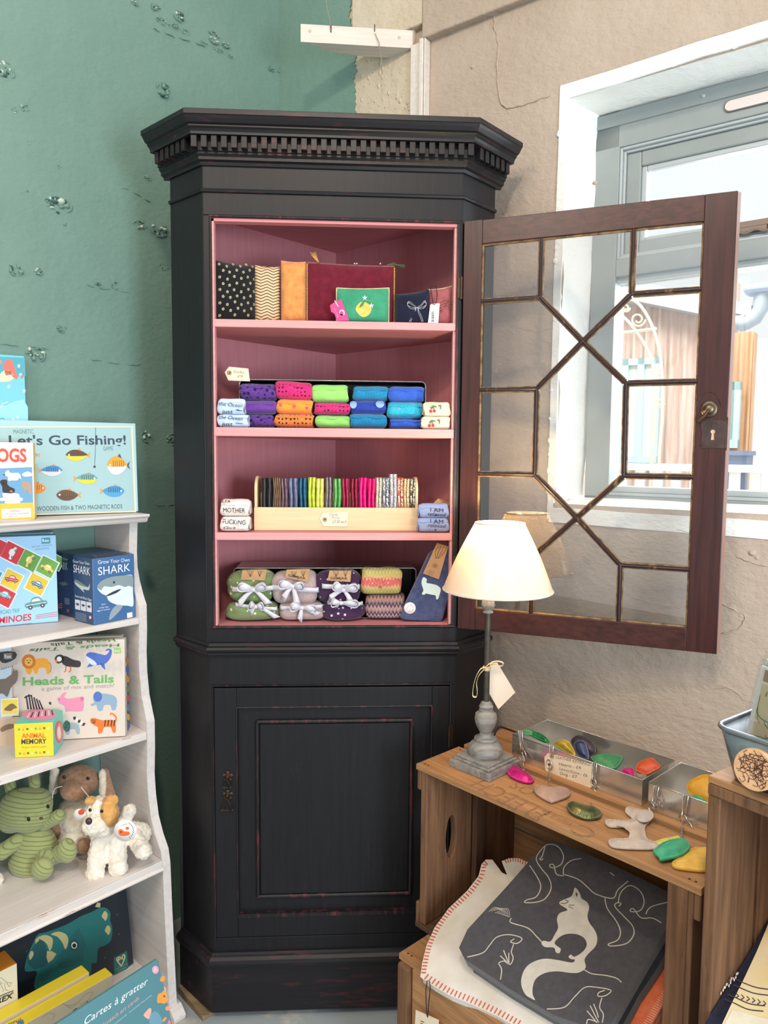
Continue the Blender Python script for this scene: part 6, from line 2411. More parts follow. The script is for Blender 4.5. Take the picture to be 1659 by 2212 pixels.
k1 = Puff('heart_keyring', 'magenta leather heart keyring nearest the lamp base', 'keyring', ZH, [(42, 442), (58, 430), (95, 445), (145, 485), (190, 510), (232, 545), (255, 575), (240, 592), (185, 592), (110, 565), (60, 530)], ZT_, UPZ, .010, M('leather_magenta_foil', (222, 36, 142), .3, .45, c2=(196, 24, 120), vs=60, bs=.3, bsc=160), th((238, 130, 190)), GK)
clip(k1.o, (152, 205), (165, 345), [((148, 418), 52, .0011), ((170, 390), 38, .0009)], ((170, 360), (175, 490), 4))
k2 = Puff('heart_keyring', 'taupe leather heart keyring below the price card', 'keyring', ZH, [(256, 640), (280, 619), (345, 622), (390, 634), (440, 626), (500, 640), (524, 668), (505, 700), (400, 738), (368, 735), (300, 700), (262, 668)], ZT_, UPZ, .010, leather('taupe', (180, 148, 132)), th((206, 178, 160)), GK)
clip(k2.o, (384, 315), (385, 400), [((368, 455), 28, .0013)], ((368, 478), (366, 626), 5))
k3 = Puff('heart_keyring', 'metallic green heart keyring in the middle of crate top', 'keyring', ZH, [(497, 757), (540, 742), (600, 760), (650, 775), (690, 780), (740, 800), (761, 830), (740, 858), (670, 868), (580, 848), (515, 808)], ZT_, UPZ, .011, M('leather_green_foil', (128, 134, 84), .25, .7, c2=(92, 100, 70), vs=40, bs=.3, bsc=200), th((190, 190, 150)), GK)
clip(k3.o, (706, 445), (702, 568), [((700, 592), 26, .0012), ((692, 672), 36, .0013)], ((690, 700), (668, 770), 3))
k4 = Puff('dog_keyring', 'beige leather dog keyring lying flat near tin gap', 'keyring', ZH, [(935, 812), (942, 782), (970, 774), (1018, 788), (1060, 798), (1100, 800), (1130, 820), (1142, 860), (1105, 895), (1083, 932), (1090, 985), (1110, 1022), (1185, 1048), (1196, 1072), (1150, 1090), (1020, 1090), (900, 1083), (832, 1070), (808, 1038), (832, 1015), (945, 1012), (965, 990), (962, 948), (938, 926), (830, 925), (792, 906), (783, 884), (800, 870), (900, 876), (962, 876), (982, 858), (962, 838)], ZT_, UPZ, .008, leather('beige', (206, 188, 174)), th((228, 214, 202)), GK, sm=3)
Puff('ear', '', '', ZH, [(1015, 835), (1030, 812), (1060, 800), (1110, 795), (1140, 815), (1145, 850), (1110, 880), (1060, 885), (1025, 865)], V(0, 0, HA+.0105), UPZ, .003, leather('pale_grey', (200, 188, 180)), None, parent=k4.o)
clip(k4.o, (1168, 625), (1150, 735), [((1130, 772), 30, .0012), ((1158, 872), 46, .0013)], ((1178, 680), (1215, 800), 4))
Puff('lime_keyring', 'yellow leather keyring half hidden beneath the teal green one', 'keyring', ZH, [(1148, 1040), (1200, 1015), (1270, 1000), (1330, 990), (1350, 1010), (1330, 1070), (1250, 1100), (1180, 1090)], ZT_, UPZ, .004, leather('pale_yellow', (230, 214, 96)), th((240, 230, 150)), GK)
k5 = Puff('lime_keyring', 'teal green leather lime keyring on right end of crate', 'keyring', ZH, [(1143, 1108), (1165, 1085), (1205, 1050), (1290, 1022), (1385, 1022), (1415, 1058), (1412, 1095), (1350, 1140), (1260, 1164), (1200, 1170), (1182, 1148)], V(0, 0, HA+.008), UPZ, .011, leather('teal_green', (58, 172, 128)), th((130, 204, 170)), GK)
clip(k5.o, (1388, 690), (1372, 838), [((1368, 872), 42, .0012), ((1400, 935), 52, .0010)], ((1365, 900), (1348, 1005), 5))
k6 = Puff('lemon_keyring', 'yellow leather lemon keyring lying against the tall crate', 'keyring', ZH, [(1285, 1192), (1340, 1160), (1392, 1120), (1440, 1088), (1545, 1090), (1600, 1130), (1590, 1220), (1545, 1255), (1400, 1246), (1300, 1226)], ZT_, UPZ, .012, leather('yellow', (232, 182, 76)), th((244, 214, 130)), GK)
# contents of the tins
GT = 'leather keyrings inside the tins'
def inside(label, outline, zz, tilt, c, st, name='heart_keyring', mt=None, t=.009):
    cx = sum(p[0] for p in outline)/len(outline); cy = sum(p[1] for p in outline)/len(outline)
    P = hz(*zp(ZH, cx, cy), HA+zz)
    n = (V(0, 0, 1)*math.cos(tilt)-EYA*math.sin(tilt)).normalized()
    return Puff(name, label, 'keyring', ZH, outline, P, n, t, mt or leather('%d_%d_%d' % c, c), th(st), GT)
inside('metallic green heart keyring at far left inside the first tin', [(215, 222), (260, 212), (310, 228), (352, 262), (370, 290), (335, 290), (290, 272), (245, 248)], .030, .4, (40, 130, 80), (90, 190, 130), mt=M('leather_emerald_foil', (44, 150, 84), .25, .6, c2=(30, 110, 66), vs=60))
inside('gold heart keyring sticking up in the tin', [(402, 302), (440, 278), (478, 270), (515, 285), (540, 320), (562, 355), (566, 390), (520, 380), (450, 340)], .036, .8, (196, 170, 60), (226, 206, 120), mt=M('leather_gold', (190, 166, 62), .35, .3, c2=(160, 138, 48), vs=70))
inside('black-brown heart keyring at back of the first tin', [(530, 285), (560, 245), (590, 237), (650, 252), (700, 290), (722, 330), (718, 370), (680, 400), (620, 410), (570, 360)], .030, .9, (52, 46, 58), (150, 140, 140))
inside('navy foil heart keyring standing in the first tin', [(555, 300), (590, 275), (640, 285), (665, 360), (666, 420), (640, 415), (600, 400), (565, 360)], .042, 1.0, (58, 66, 96), (160, 160, 170), mt=M('leather_navy_foil', (66, 74, 104), .3, .5))
inside('dark green heart keyring lying flat in the first tin', [(800, 362), (880, 338), (960, 335), (1030, 350), (1000, 375), (920, 388), (850, 385)], .014, .1, (52, 88, 66), (110, 150, 120))
inside('bright green heart keyring resting on rim of first tin', [(678, 412), (700, 394), (780, 380), (860, 388), (918, 404), (908, 440), (880, 475), (850, 492), (780, 480), (720, 450)], .040, .3, (60, 136, 88), (140, 190, 150))
inside('small magenta heart keyring in front corner of tin', [(905, 515), (930, 490), (965, 485), (1000, 492), (1004, 530), (1000, 566), (950, 548)], .034, .4, (190, 24, 110), (230, 110, 170))
inside('dark red heart keyring in back right corner of tin', [(1072, 400), (1100, 370), (1150, 380), (1200, 420), (1222, 460), (1180, 470), (1120, 440)], .026, .7, (140, 40, 50), (190, 110, 110))
inside('orange heart keyring in the right end of the tin', [(1014, 486), (1038, 442), (1085, 420), (1132, 408), (1170, 435), (1202, 470), (1190, 490), (1140, 515), (1095, 532), (1030, 515)], .038, .5, (206, 82, 42), (236, 150, 110))
inside('grey-brown heart keyring under the orange one in tin', [(1004, 524), (1050, 530), (1095, 536), (1085, 565), (1060, 582), (1020, 572)], .038, .6, (150, 122, 108), (190, 170, 150))
inside('large yellow lemon keyring sticking up in second tin', [(1394, 642), (1405, 600), (1425, 575), (1480, 545), (1540, 530), (1600, 560), (1600, 700), (1560, 740), (1500, 725), (1440, 700)], .030, .8, (206, 150, 34), (236, 190, 90), name='lemon_keyring')
inside('green lime keyring low inside the second tin', [(1430, 700), (1470, 690), (1530, 720), (1540, 750), (1490, 755)], .022, .4, (60, 160, 120), (120, 200, 170), name='lime_keyring')
# price card hung on the tin
cdm = MB()
PF = fA(0, TY0-.0030, 0)
q = [hit(*zp(ZH, *c), PF, EYA) for c in ((332, 398), (360, 368), (690, 450), (686, 636), (640, 628), (390, 546), (340, 492))]
cf = basis(PF, EXA, V(0, 0, 1), -EYA)
inv = cf.inverted()
cdm.prism([((inv @ v).x, (inv @ v).y) for v in q], 0, .0008, fr=cf)
co_ = tag(link('price_card', cdm, m_cream_tag), 'handwritten price card for leather keyrings on front of tin', 'card')
a = Art(PF-EYA*.0008, EXA, V(0, 0, 1), .0002); a.zoom(*ZH)
for t_, p0, p1, h in (('LEATHER KEYRINGS', (418, 408), (678, 468), 22), ('Hearts - £4', (442, 460), (605, 490), 22), ('Lemon/Lime - £6', (444, 494), (652, 548), 22), ('Dog - £7', (448, 530), (578, 558), 22)):
    a.text(t_, p0, p1, (110, 92, 80), h=h, slant=.15)
a.ell(368, 455, 13, 13, (150, 120, 90), n=14); a.layer(); a.ell(368, 455, 6, 6, (60, 50, 44), n=10)
a.done('handwriting', co_)

# ------------------------------------------------------------------ blankets in the crate
SLP = R(28)
EUP = EYA*math.cos(SLP)+V(0, 0, 1)*math.sin(SLP)
NBK = V(0, 0, 1)*math.cos(SLP)-EYA*math.sin(SLP)
PFX = fA(0, -.03, .402)
m_felt = fabric('charcoal_wool', (78, 74, 76), (70, 66, 68), weave=500, vs=90)
m_felt2 = fabric('dark_navy_wool', (34, 36, 44), (28, 30, 38), weave=500, vs=90)
m_oat = fabric('oatmeal_wool', (226, 216, 204), (214, 200, 182), weave=420, vs=14)
m_ora = fabric('orange_wool', (212, 110, 72), (196, 92, 56), weave=420, vs=60)
m_stitch = fabric('orange_thread', (208, 98, 72), (196, 84, 60))
m_motif = fabric('oatmeal_motif', (206, 196, 182), (196, 186, 170), weave=420, vs=60)
def slab(name, P0, n, ez, outline, z, t, mat, parent, bev, sm=0, seg=4):
    o_ = hit(*zp(z, *outline[0]), P0, n)
    ex = EXA; ey = n.cross(ex).normalized()
    pts = []
    for c in outline:
        p = hit(*zp(z, *c), P0, n)-P0
        pts.append(Vector((p.dot(ex), p.dot(ey))))
    if sm:
        pts = catmull(pts, sm)
    mb = MB()
    mb.prism([(p.x, p.y) for p in pts], -t, 0, fr=basis(P0, ex, ey, n), smooth=bool(sm))
    return link(name, mb, mat, parent, bevel=bev, seg=seg)
fox = thing('folded_blanket', 'charcoal wool blanket with white fox pattern folded in the crate', 'blanket', fA(.32, .07, .42))
slab('top_fold', PFX, NBK, 0, [(860, 103), (905, 96), (1250, 240), (1560, 390), (1592, 440), (1580, 560), (1440, 790), (1330, 980), (1225, 1165), (1150, 1190), (900, 1105), (640, 950), (385, 780), (352, 715), (400, 610), (620, 370), (800, 165)], ZG, .021, m_felt, fox, .0085)
slab('under_fold', PFX-NBK*.022, NBK, 0, [(870, 130), (1250, 270), (1570, 420), (1610, 470), (1600, 640), (1500, 830), (1390, 990), (1300, 1160), (1200, 1215), (900, 1125), (640, 970), (420, 820), (400, 720), (460, 600), (640, 390), (800, 200)], ZG, .020, m_felt2, fox, .008)
a = Art(PFX, EXA, EUP, .0004); a.zoom(*ZG)
def ln(p, w=5.6): a.line(p, w, m_motif, 5)
a.poly([(1022, 368), (1050, 400), (1060, 430), (1090, 450), (1105, 480), (1095, 530), (1105, 570), (1140, 620), (1152, 665), (1140, 710), (1100, 750), (1078, 785), (1085, 830), (1050, 858), (1000, 862), (920, 852), (850, 862), (800, 892), (780, 935), (778, 985), (792, 1018), (768, 1008), (735, 985), (712, 930), (718, 870), (748, 820), (800, 790), (860, 779), (940, 790), (1005, 802), (1022, 785), (1000, 782), (985, 768), (1000, 755), (1018, 768), (1060, 745), (1090, 705), (1080, 665), (1040, 640), (985, 635), (940, 650), (905, 685), (918, 705), (940, 722), (932, 747), (912, 742), (900, 715), (850, 712), (828, 690), (842, 675), (880, 680), (905, 640), (925, 600), (918, 550), (935, 515), (978, 500), (965, 485), (935, 465), (935, 450), (965, 435), (1005, 415)], m_motif, 3)
a.layer()
a.poly([(1028, 395), (1038, 405), (1034, 425), (1026, 410)], m_felt)
a.line([(940, 458), (965, 462), (985, 450)], 4, m_felt); a.line([(985, 470), (1020, 470)], 3, m_felt); a.line([(985, 478), (1012, 490)], 3, m_felt); a.line([(965, 440), (985, 448)], 4, m_felt)
a.layer(-1)
for p in ([(400, 770), (490, 745), (530, 700), (570, 655), (640, 640), (715, 660), (690, 690), (650, 682), (672, 664)], [(668, 695), (655, 740), (665, 775), (648, 812), (612, 790)], [(610, 730), (625, 770), (642, 808)], [(590, 762), (615, 785), (640, 810)], [(640, 745), (640, 780), (642, 806)], [(612, 792), (582, 805), (598, 840), (592, 900)],
          [(655, 545), (652, 570), (750, 602), (800, 650), (830, 682)],
          [(760, 240), (800, 300), (825, 360), (800, 420), (742, 440), (735, 455), (800, 452), (852, 430), (885, 370), (870, 310), (830, 260), (800, 210), (812, 170), (862, 120), (922, 130), (955, 180), (945, 230), (905, 252), (880, 250), (878, 236), (900, 238), (915, 290), (958, 300)], [(838, 200), (828, 210), (820, 200), (832, 188), (850, 130)],
          [(955, 292), (960, 250), (1000, 212), (1058, 200)], [(960, 292), (1040, 320), (1100, 370), (1142, 405), (1240, 430), (1270, 382), (1330, 330)],
          [(1195, 430), (1210, 490), (1260, 560), (1285, 620), (1270, 670), (1215, 695), (1240, 706), (1322, 690), (1362, 640), (1355, 590), (1310, 540), (1262, 490), (1252, 466), (1275, 455), (1288, 462), (1276, 476)], [(1272, 452), (1290, 392), (1342, 356), (1400, 390), (1422, 450), (1400, 500), (1350, 508), (1342, 496), (1362, 492), (1400, 540), (1445, 545)], [(1432, 522), (1462, 480), (1570, 450)], [(1445, 542), (1480, 548), (1522, 572)],
          [(860, 1070), (960, 1060), (1020, 1000), (1080, 945), (1150, 945), (1230, 962), (1200, 992), (1158, 996), (1160, 975), (1195, 962)], [(1178, 1005), (1165, 1060), (1186, 1100), (1180, 1150)], [(1110, 1050), (1140, 1110), (1160, 1148)], [(1092, 1080), (1125, 1120), (1150, 1150)], [(1130, 1040), (1150, 1090), (1158, 1120)], [(1090, 1156), (1100, 1130), (1150, 1145)],
          [(1075, 842), (1120, 866), (1200, 876), (1262, 892), (1292, 916)], [(1225, 280), (1240, 292), (1250, 300)]):
    ln(p)
for k in range(7):
    a.line([(525+15*k, 508-3*k), (560+13*k, 482+2*k), (590+9*k, 500+6*k), (560+12*k, 515+3*k)], 2.5, m_motif, 3)
a.done('woven_pattern', fox)
cream = thing('folded_blanket', 'cream wool blanket with orange blanket stitch under the fox blanket', 'blanket', fA(.2, .05, .36))
PCR = PFX-NBK*.046
co1 = [(128, 884), (140, 800), (165, 700), (210, 600), (290, 490), (400, 385), (465, 300), (482, 232), (508, 205), (545, 206), (600, 280), (700, 330), (1180, 560), (1200, 1200), (1000, 1290), (700, 1180), (560, 1105), (400, 1032), (300, 992), (200, 935)]
slab('top_fold', PCR, NBK, 0, co1, ZG, .018, m_oat, cream, .006)
slab('under_fold', PCR-NBK*.0185, NBK, 0, [(150, 880), (170, 760), (240, 610), (420, 400), (620, 300), (1180, 600), (1180, 1150), (1000, 1260), (700, 1150), (420, 1010), (240, 930)], ZG, .009, m_oat, cream, .004)
slab('corner_fold', PCR+NBK*.010, NBK, 0, [(598, 215), (640, 198), (700, 198), (775, 232), (820, 330), (760, 420), (690, 420), (640, 320)], ZG, .010, m_oat, cream, .004)
a = Art(PCR, EXA, EUP, .0006); a.zoom(*ZG)
def stitches(path, l, step, nrmsign, w=7):
    P = catmull(path, 8, False)
    acc = 0
    for i in range(len(P)-1):
        d = P[i+1]-P[i]; n = Vector((-d.y, d.x)).normalized()*nrmsign
        L = d.length; s = -acc
        while s+step <= L:
            s += step
            q = P[i]+d*(s/L)
            t_ = d.normalized()*3
            a.line([(q.x, q.y), (q.x+n.x*l+t_.x, q.y+n.y*l+t_.y)], w, m_stitch)
        acc = L-s if s > 0 else acc+L
stitches([(133, 884), (200, 928), (300, 986), (400, 1026), (560, 1098), (700, 1172)], 36, 25, -1)
stitches([(133, 880), (145, 800), (170, 700), (214, 602), (294, 492), (404, 388), (468, 302), (486, 234), (510, 210)], 26, 20, 1)
a.done('blanket_stitch', cream)
a = Art(PCR+NBK*.010, EXA, EUP, .0006); a.zoom(*ZG)
stitches([(602, 216), (640, 200), (700, 200), (772, 232)], 22, 16, 1, 6)
a.done('blanket_stitch', cream)
orb = thing('folded_blanket', 'orange ribbed blanket folded at right under the fox blanket', 'blanket', fA(.5, .05, .37))
for k in range(3):
    dd = .046+.0122*k
    ox = 26*k
    slab('fold', PFX-NBK*dd, NBK, 0, [(1400+ox*.2, 880), (1500, 720), (1610+ox*.4, 640), (1640+ox*.3, 760), (1600+ox*.3, 940), (1500+ox, 1100), (1420+ox, 1240), (1290, 1290), (1262, 1200), (1320, 1040)], ZG, .0115, m_ora, orb, .005)
    a = Art(PFX-NBK*dd, EXA, EUP, .0006); a.zoom(*ZG)
    stitches([(1618+ox*.35, 770), (1590+ox*.3, 930), (1500+ox, 1090), (1410+ox, 1235)], 40, 14, 1, 5)
    if k == 0: pass
    a.mats = [fabric('pale_pink_thread', (232, 170, 144))]
    a.done('edge_stitch', orb)
# paper tag hanging from the blanket in front of the lower crate
PB0 = V(fB_pt.x, fB_pt.y, 0)-EYA*.016
pt_ = MB()
tf = basis(PB0, EXA, V(0, 0, 1), -EYA); inv = tf.inverted()
q = [hit(*zp(ZG, *c), PB0, EYA) for c in ((104, 1074), (236, 1132), (228, 1260), (96, 1210))]
pt_.prism([((inv @ v).x, (inv @ v).y) for v in q], 0, .001, fr=tf)
pto = tag(link('price_tag', pt_, m_cream_tag), 'cream paper price tag hanging on black cord over the lower crate', 'tag')
cdd = MB()
cdd.tube([hit(*zp(ZG, *c), PB0-EYA*.001, EYA) for c in ((168, 905), (160, 960), (162, 1040), (168, 1110), (172, 1118), (176, 1040), (186, 950), (182, 910))], .0009, 6)
link('cord', cdd, m_cord, pto)
a = Art(PB0-EYA*.001, EXA, V(0, 0, 1), .0002); a.zoom(*ZG)
a.line([(130, 1138), (150, 1146)], 3, (90, 70, 60)); a.line([(130, 1152), (165, 1165)], 3, (90, 70, 60))
a.done('handwriting', pto)

# ------------------------------------------------------------------ right-hand crate: planter, cards, coaster, fringed blanket
m_zb = M('zinc_bucket', (166, 172, 178), .35, .85, c2=(140, 146, 154), vs=30, bs=.08, bsc=40)
P0 = hz(*zp(ZJ, 262, 776), HC)
Fc2 = basis(V(P0.x, P0.y, HC), EXC, EYC, V(0, 0, 1))
zr = hit(*zp(ZJ, 226, 472), P0-EYC*.012, EYC).z-HC
planter = thing('zinc_planter', 'rounded zinc planter box of map cards on the tall crate', 'planter', Fc2 @ V(.1, .06, 0))
def rrect(x0, x1, y0, y1, r, n=6):
    pts = []
    for cx, cy, a0 in ((x1-r, y1-r, 0), (x0+r, y1-r, 90), (x0+r, y0+r, 180), (x1-r, y0+r, 270)):
        for k in range(n):
            a = R(a0+90*k/(n-1))
            pts.append((cx+r*math.cos(a), cy+r*math.sin(a)))
    return pts
pm = MB(Fc2)
lo_ = rrect(.0, .21, .0, .12, .018); hi_ = rrect(-.018, .228, -.014, .136, .022)
lo2 = rrect(.0015, .2085, .0015, .1185, .017); hi2 = rrect(-.0165, .2265, -.0125, .1345, .021)
n = len(lo_)
vs = [(x, y, .0005) for x, y in lo_]+[(x, y, zr) for x, y in hi_]+[(x, y, zr) for x, y in hi2]+[(x, y, .003) for x, y in lo2]
fs = []
for j in range(3):
    fs += [(j*n+i, j*n+(i+1) % n, (j+1)*n+(i+1) % n, (j+1)*n+i) for i in range(n)]
fs += [tuple(range(3*n, 4*n)), tuple(range(n-1, -1, -1))]
pm.add(vs, fs, 0, True)
link('bucket', pm, m_zb, planter)
pm = MB(Fc2)
pm.tube([(x, y, zr) for x, y in hi_], .0035, 8, closed=True)
link('rolled_rim', pm, m_zb, planter)
# cards in clear sleeves
m_sleeve = glassmat('clear_sleeve', (.97, .98, .99), 2.0, .05)
for k in range(4):
    yy = .030+.018*k
    A = hit(*zp(ZJ, 322, 560), Fc2 @ V(0, .034, 0), EYC)+(EYC*.018-EXC*.003)*k
    A.z = HC+.007
    up = (hit(*zp(ZJ, 412, 130), Fc2 @ V(0, .050, 0), EYC)-hit(*zp(ZJ, 328, 500), Fc2 @ V(0, .036, 0), EYC)).normalized()
    ex = EXC.copy()
    ex = (ex-up*ex.dot(up)).normalized(); nn = ex.cross(up)
    dz = max(0.0, -ex.z*.136)
    A = A+up*dz
    hgt = .158+.006*(k % 2)-dz
    mb = MB(basis(A, ex, up, nn))
    mb.box(0, .13, 0, hgt-.010, -.0022, 0)
    c_ = tag(link('greeting_card', mb, m_paper), ('map card in clear sleeve at front of zinc planter', 'second map card behind the front one in planter', 'third map card from the front in planter', 'rearmost map card in the zinc planter')[k], 'card', 'map cards in the planter')
    mb = MB(basis(A, ex, up, nn))
    mb.box(-.004, .134, -.002, hgt, .0008, .0011)
    link('clear_sleeve', mb, m_sleeve, c_)
    if k == 0:
        a = Art(A, ex, up, .0002)
        a.poly_uv([(.006, .006), (.126, .006), (.126, hgt-.034), (.006, hgt-.034)], (224, 206, 164)); a.layer()
        a.poly_uv([(.006, hgt-.030), (.126, hgt-.030), (.126, hgt-.014), (.006, hgt-.014)], (178, 140, 104)); a.layer()
        rr_ = random.Random(4)
        def ml(c, n_, w):
            for _ in range(n_):
                x, y = rr_.uniform(.01, .12), rr_.uniform(.012, hgt-.04)
                an = rr_.uniform(0, 2*PI); p = [(x, y)]
                for _ in range(7):
                    an += rr_.uniform(-.7, .7); x = min(.124, max(.007, x+.007*math.cos(an))); y = min(hgt-.036, max(.007, y+.007*math.sin(an))); p.append((x, y))
                pts = catmull(p, 3, False)
                vs = []
                for i in range(len(pts)):
                    t = pts[min(i+1, len(pts)-1)]-pts[max(i-1, 0)]
                    t = t.normalized() if t.length > 1e-9 else Vector((1, 0))
                    nn2 = Vector((-t.y, t.x))*w/2
                    vs += [a.at(pts[i]-nn2), a.at(pts[i]+nn2)]
                a.mb.add(vs, [(2*i, 2*i+2, 2*i+3, 2*i+1) for i in range(len(pts)-1)], a.mi(c))
        ml((110, 140, 90), 9, .0014); ml((150, 100, 70), 8, .0009); ml((90, 80, 70), 7, .0007)
        for _ in range(26):
            x, y = rr_.uniform(.012, .118), rr_.uniform(.012, hgt-.045)
            a.poly_uv([(x, y), (x+.0012, y), (x+.0012, y+rr_.uniform(.004, .009)), (x, y+.005)], (80, 74, 60))
        a.done('map_print', c_)
# round wooden map coaster leaning on the planter
cs = MB()
cc = hit(*zp(ZJ, 402, 716), P0-EYC*.026, EYC)
rC = (hit(*zp(ZJ, 402, 596), P0-EYC*.026, EYC)-hit(*zp(ZJ, 402, 836), P0-EYC*.026, EYC)).length/2
rC = min(rC, (cc.z-HC)/math.cos(R(9))-.0005)
upc = (V(0, 0, 1)*math.cos(R(9))+EYC*math.sin(R(9)))
nc = EXC.cross(upc).normalized()
cfr = basis(cc, EXC, upc, nc)
cs.lathe([(rC-.001, -.010), (rC, -.009), (rC, -.001), (rC-.001, 0)], 48, fr=cfr)
cso = tag(link('round_coaster', cs, wood('pale_coaster_wood', (222, 178, 136), (206, 160, 118), axis=0, rough=.5)), 'round wooden coaster printed with a map leaning on the planter', 'coaster')
a = Art(cc, EXC, upc, .0002)
rr_ = random.Random(9)
for _ in range(60):
    an = rr_.uniform(0, 2*PI); q = rC*.88*math.sqrt(rr_.random())
    x, y = q*math.cos(an), q*math.sin(an)
    p = [(x, y)]
    d = rr_.choice((0, PI/2, PI/4, -PI/4))
    for _ in range(4):
        x += .006*math.cos(d); y += .006*math.sin(d); d += rr_.choice((-PI/2, 0, PI/4, PI/2))
        if math.hypot(x, y) < rC*.93: p.append((x, y))
    if len(p) > 1:
        vs = []
        for i in range(len(p)):
            t = Vector(p[min(i+1, len(p)-1)])-Vector(p[max(i-1, 0)])
            t = t.normalized() if t.length > 1e-9 else Vector((1, 0))
            n2 = Vector((-t.y, t.x))*.0005
            vs += [a.at(Vector(p[i])-n2), a.at(Vector(p[i])+n2)]
        a.mb.add(vs, [(2*i, 2*i+2, 2*i+3, 2*i+1) for i in range(len(p)-1)], a.mi((96, 60, 46)))
a.done('map_print', cso)
# fringed blanket inside the tall crate
SC_ = R(26)
EUC = EYC*math.cos(SC_)+V(0, 0, 1)*math.sin(SC_)
NCB = V(0, 0, 1)*math.cos(SC_)-EYC*math.sin(SC_)
PCB = fc @ V(.0, .05, .562)
def cslab(name, P, outline, t, mat, parent, bev):
    pts = []
    for c in outline:
        p = hit(*zp(ZJ, *c), P, NCB)-P
        pts.append((min(LC-.02, max(.0196, (p+P-fc @ V(0, 0, 0)).dot(EXC)))-(P-fc @ V(0, 0, 0)).dot(EXC), min(.19, p.dot(EUC))))
    mb = MB()
    mb.prism(pts, -t, 0, fr=basis(P, EXC, EUC, NCB))
    return link(name, mb, mat, parent, bevel=bev, seg=3)
bl = thing('folded_blanket', 'cream and yellow blanket with navy fringe in the tall crate', 'blanket', fc @ V(.2, .1, .42))
cslab('folded_cloth', PCB, [(500, 1590), (475, 1660), (420, 1790), (345, 1950), (280, 2080), (205, 2240), (190, 2420), (500, 2500), (900, 2500), (900, 1700)], .03, fabric('cream_yellow_wool', (226, 196, 132), (232, 216, 180), vs=10), bl, .010)
cslab('navy_edge', PCB-NCB*.006, [(470, 1598), (445, 1612), (400, 1720), (290, 1900), (180, 2060), (100, 2215), (60, 2400), (240, 2420), (260, 2150), (345, 1970), (430, 1790), (490, 1640)], .020, fabric('navy_wool', (38, 40, 62), (30, 32, 52), vs=90), bl, .006)
a = Art(PCB, EXC, EUC, .0005); a.zoom(*ZJ)
for off in (0, 34, 96, 128):
    a.line([(302+off*-.55, 1952+off*.9), (350-off*.5, 1975+off*.9), (420-off*.4, 2000+off), (500-off*.3, 2012+off)], 7, (56, 50, 54), 5)
for k in range(6):
    x, y = 330+32*k-30, 2020+9*k+14
    a.line([(x, y), (x+16, y+16), (x-2, y+28)], 7, (56, 50, 54))
a.poly([(280, 2130), (500, 2190), (700, 2240), (700, 2480), (210, 2400), (215, 2250)], fabric('cream_wool', (232, 222, 200), (224, 212, 188)))
a.done('woven_pattern', bl)
fr_ = MB()
rr_ = random.Random(2)
for k in range(16):
    x, y = 205+7*k+rr_.uniform(-5, 5), 2030-6.5*k+rr_.uniform(-14, 10)
    p = hit(*zp(ZJ, x, y), PCB+NCB*.001, NCB)
    q = hit(*zp(ZJ, x+3, y-12), PCB+NCB*.004, NCB)
    fr_.tube([p, q], .0009, 5)
link('fringe', fr_, m_oat, bl)
# ------------------------------------------------------------------ goods on the bookcase
S2Z, S3Z, S4Z = SHZ
def pk(c, rough=.38):
    return M('print_%d_%d_%d' % c, c, rough, coat=.15)
NAVYINK = (52, 66, 84)
def fishy(a, cx, cy, w, h, top, bot, fin, flip=1, lines=(60, 50, 50), round_=False):
    k = 1.0 if not round_ else 1.25
    body = [(cx-flip*w*.5, cy), (cx-flip*w*.3, cy-h*.42*k), (cx, cy-h*.5*k), (cx+flip*w*.3, cy-h*.3*k), (cx+flip*w*.48, cy-h*.04), (cx+flip*w*.3, cy+h*.32*k), (cx, cy+h*.5*k), (cx-flip*w*.3, cy+h*.40*k)]
    a.poly([(cx+flip*w*.42, cy), (cx+flip*w*.62, cy-h*.32), (cx+flip*w*.56, cy), (cx+flip*w*.64, cy+h*.28)], fin)
    a.poly([(cx-w*.05, cy-h*.44*k), (cx+w*.12, cy-h*.66*k), (cx+w*.22, cy-h*.38*k)], fin)
    a.layer()
    a.poly(body, bot, 4)
    a.layer()
    a.poly([(cx-flip*w*.5, cy), (cx-flip*w*.3, cy-h*.42*k), (cx, cy-h*.5*k), (cx+flip*w*.3, cy-h*.3*k), (cx+flip*w*.48, cy-h*.02), (cx, cy+h*.06)], top, 4)
    a.layer()
    for i in range(6):
        x = cx-w*.22+w*.1*i
        a.line([(x, cy-h*.36), (x+w*.02, cy-h*.1), (x, cy+h*.08)], w*.022, lines, 3)
    a.ell(cx-flip*w*.36, cy-h*.04, w*.045, w*.045, (236, 232, 220), n=10)
    a.layer(-3)

# --- top of the bookcase: fishing game, dogs puzzle, mermaid box
yawF = R(30)
zBR = (299, 1107.5)
Bt = hz(zBR[0], zBR[1], ZTB)
nF = V(math.sin(yawF), -math.cos(yawF), 0)
hF = hit(295, 917, Bt, nF).z-ZTB
F = boxitem('game_box', 'pale blue magnetic fishing game box leaning upright on top of bookcase', 'game box', zBR, yawF, .345, hF, .05, ZTB, [pk((158, 194, 196)), pk((150, 214, 232)), pk((172, 214, 222))], lean=R(3))
a = F.front(); a.zoom(*ZA)
a.poly([(-140, 572), (905, 570), (930, 1158), (-140, 1190)], (226, 214, 186)); a.layer()
a.poly([(-120, 580), (893, 578), (918, 1146), (-120, 1180)], (160, 192, 194)); a.layer()
a.text('MAGNETIC', (92, 622), (228, 620), (84, 124, 120), h=28)
a.text("Let's Go Fishing!", (62, 700), (860, 694), NAVYINK, h=66, bold=.018)
a.text('GAME', (704, 738), (772, 735), (84, 124, 120), h=28)
a.text('TWENTY ILLUSTRATED WOODEN FISH & TWO MAGNETIC RODS', (-118, 1160), (835, 1132), NAVYINK, h=32)
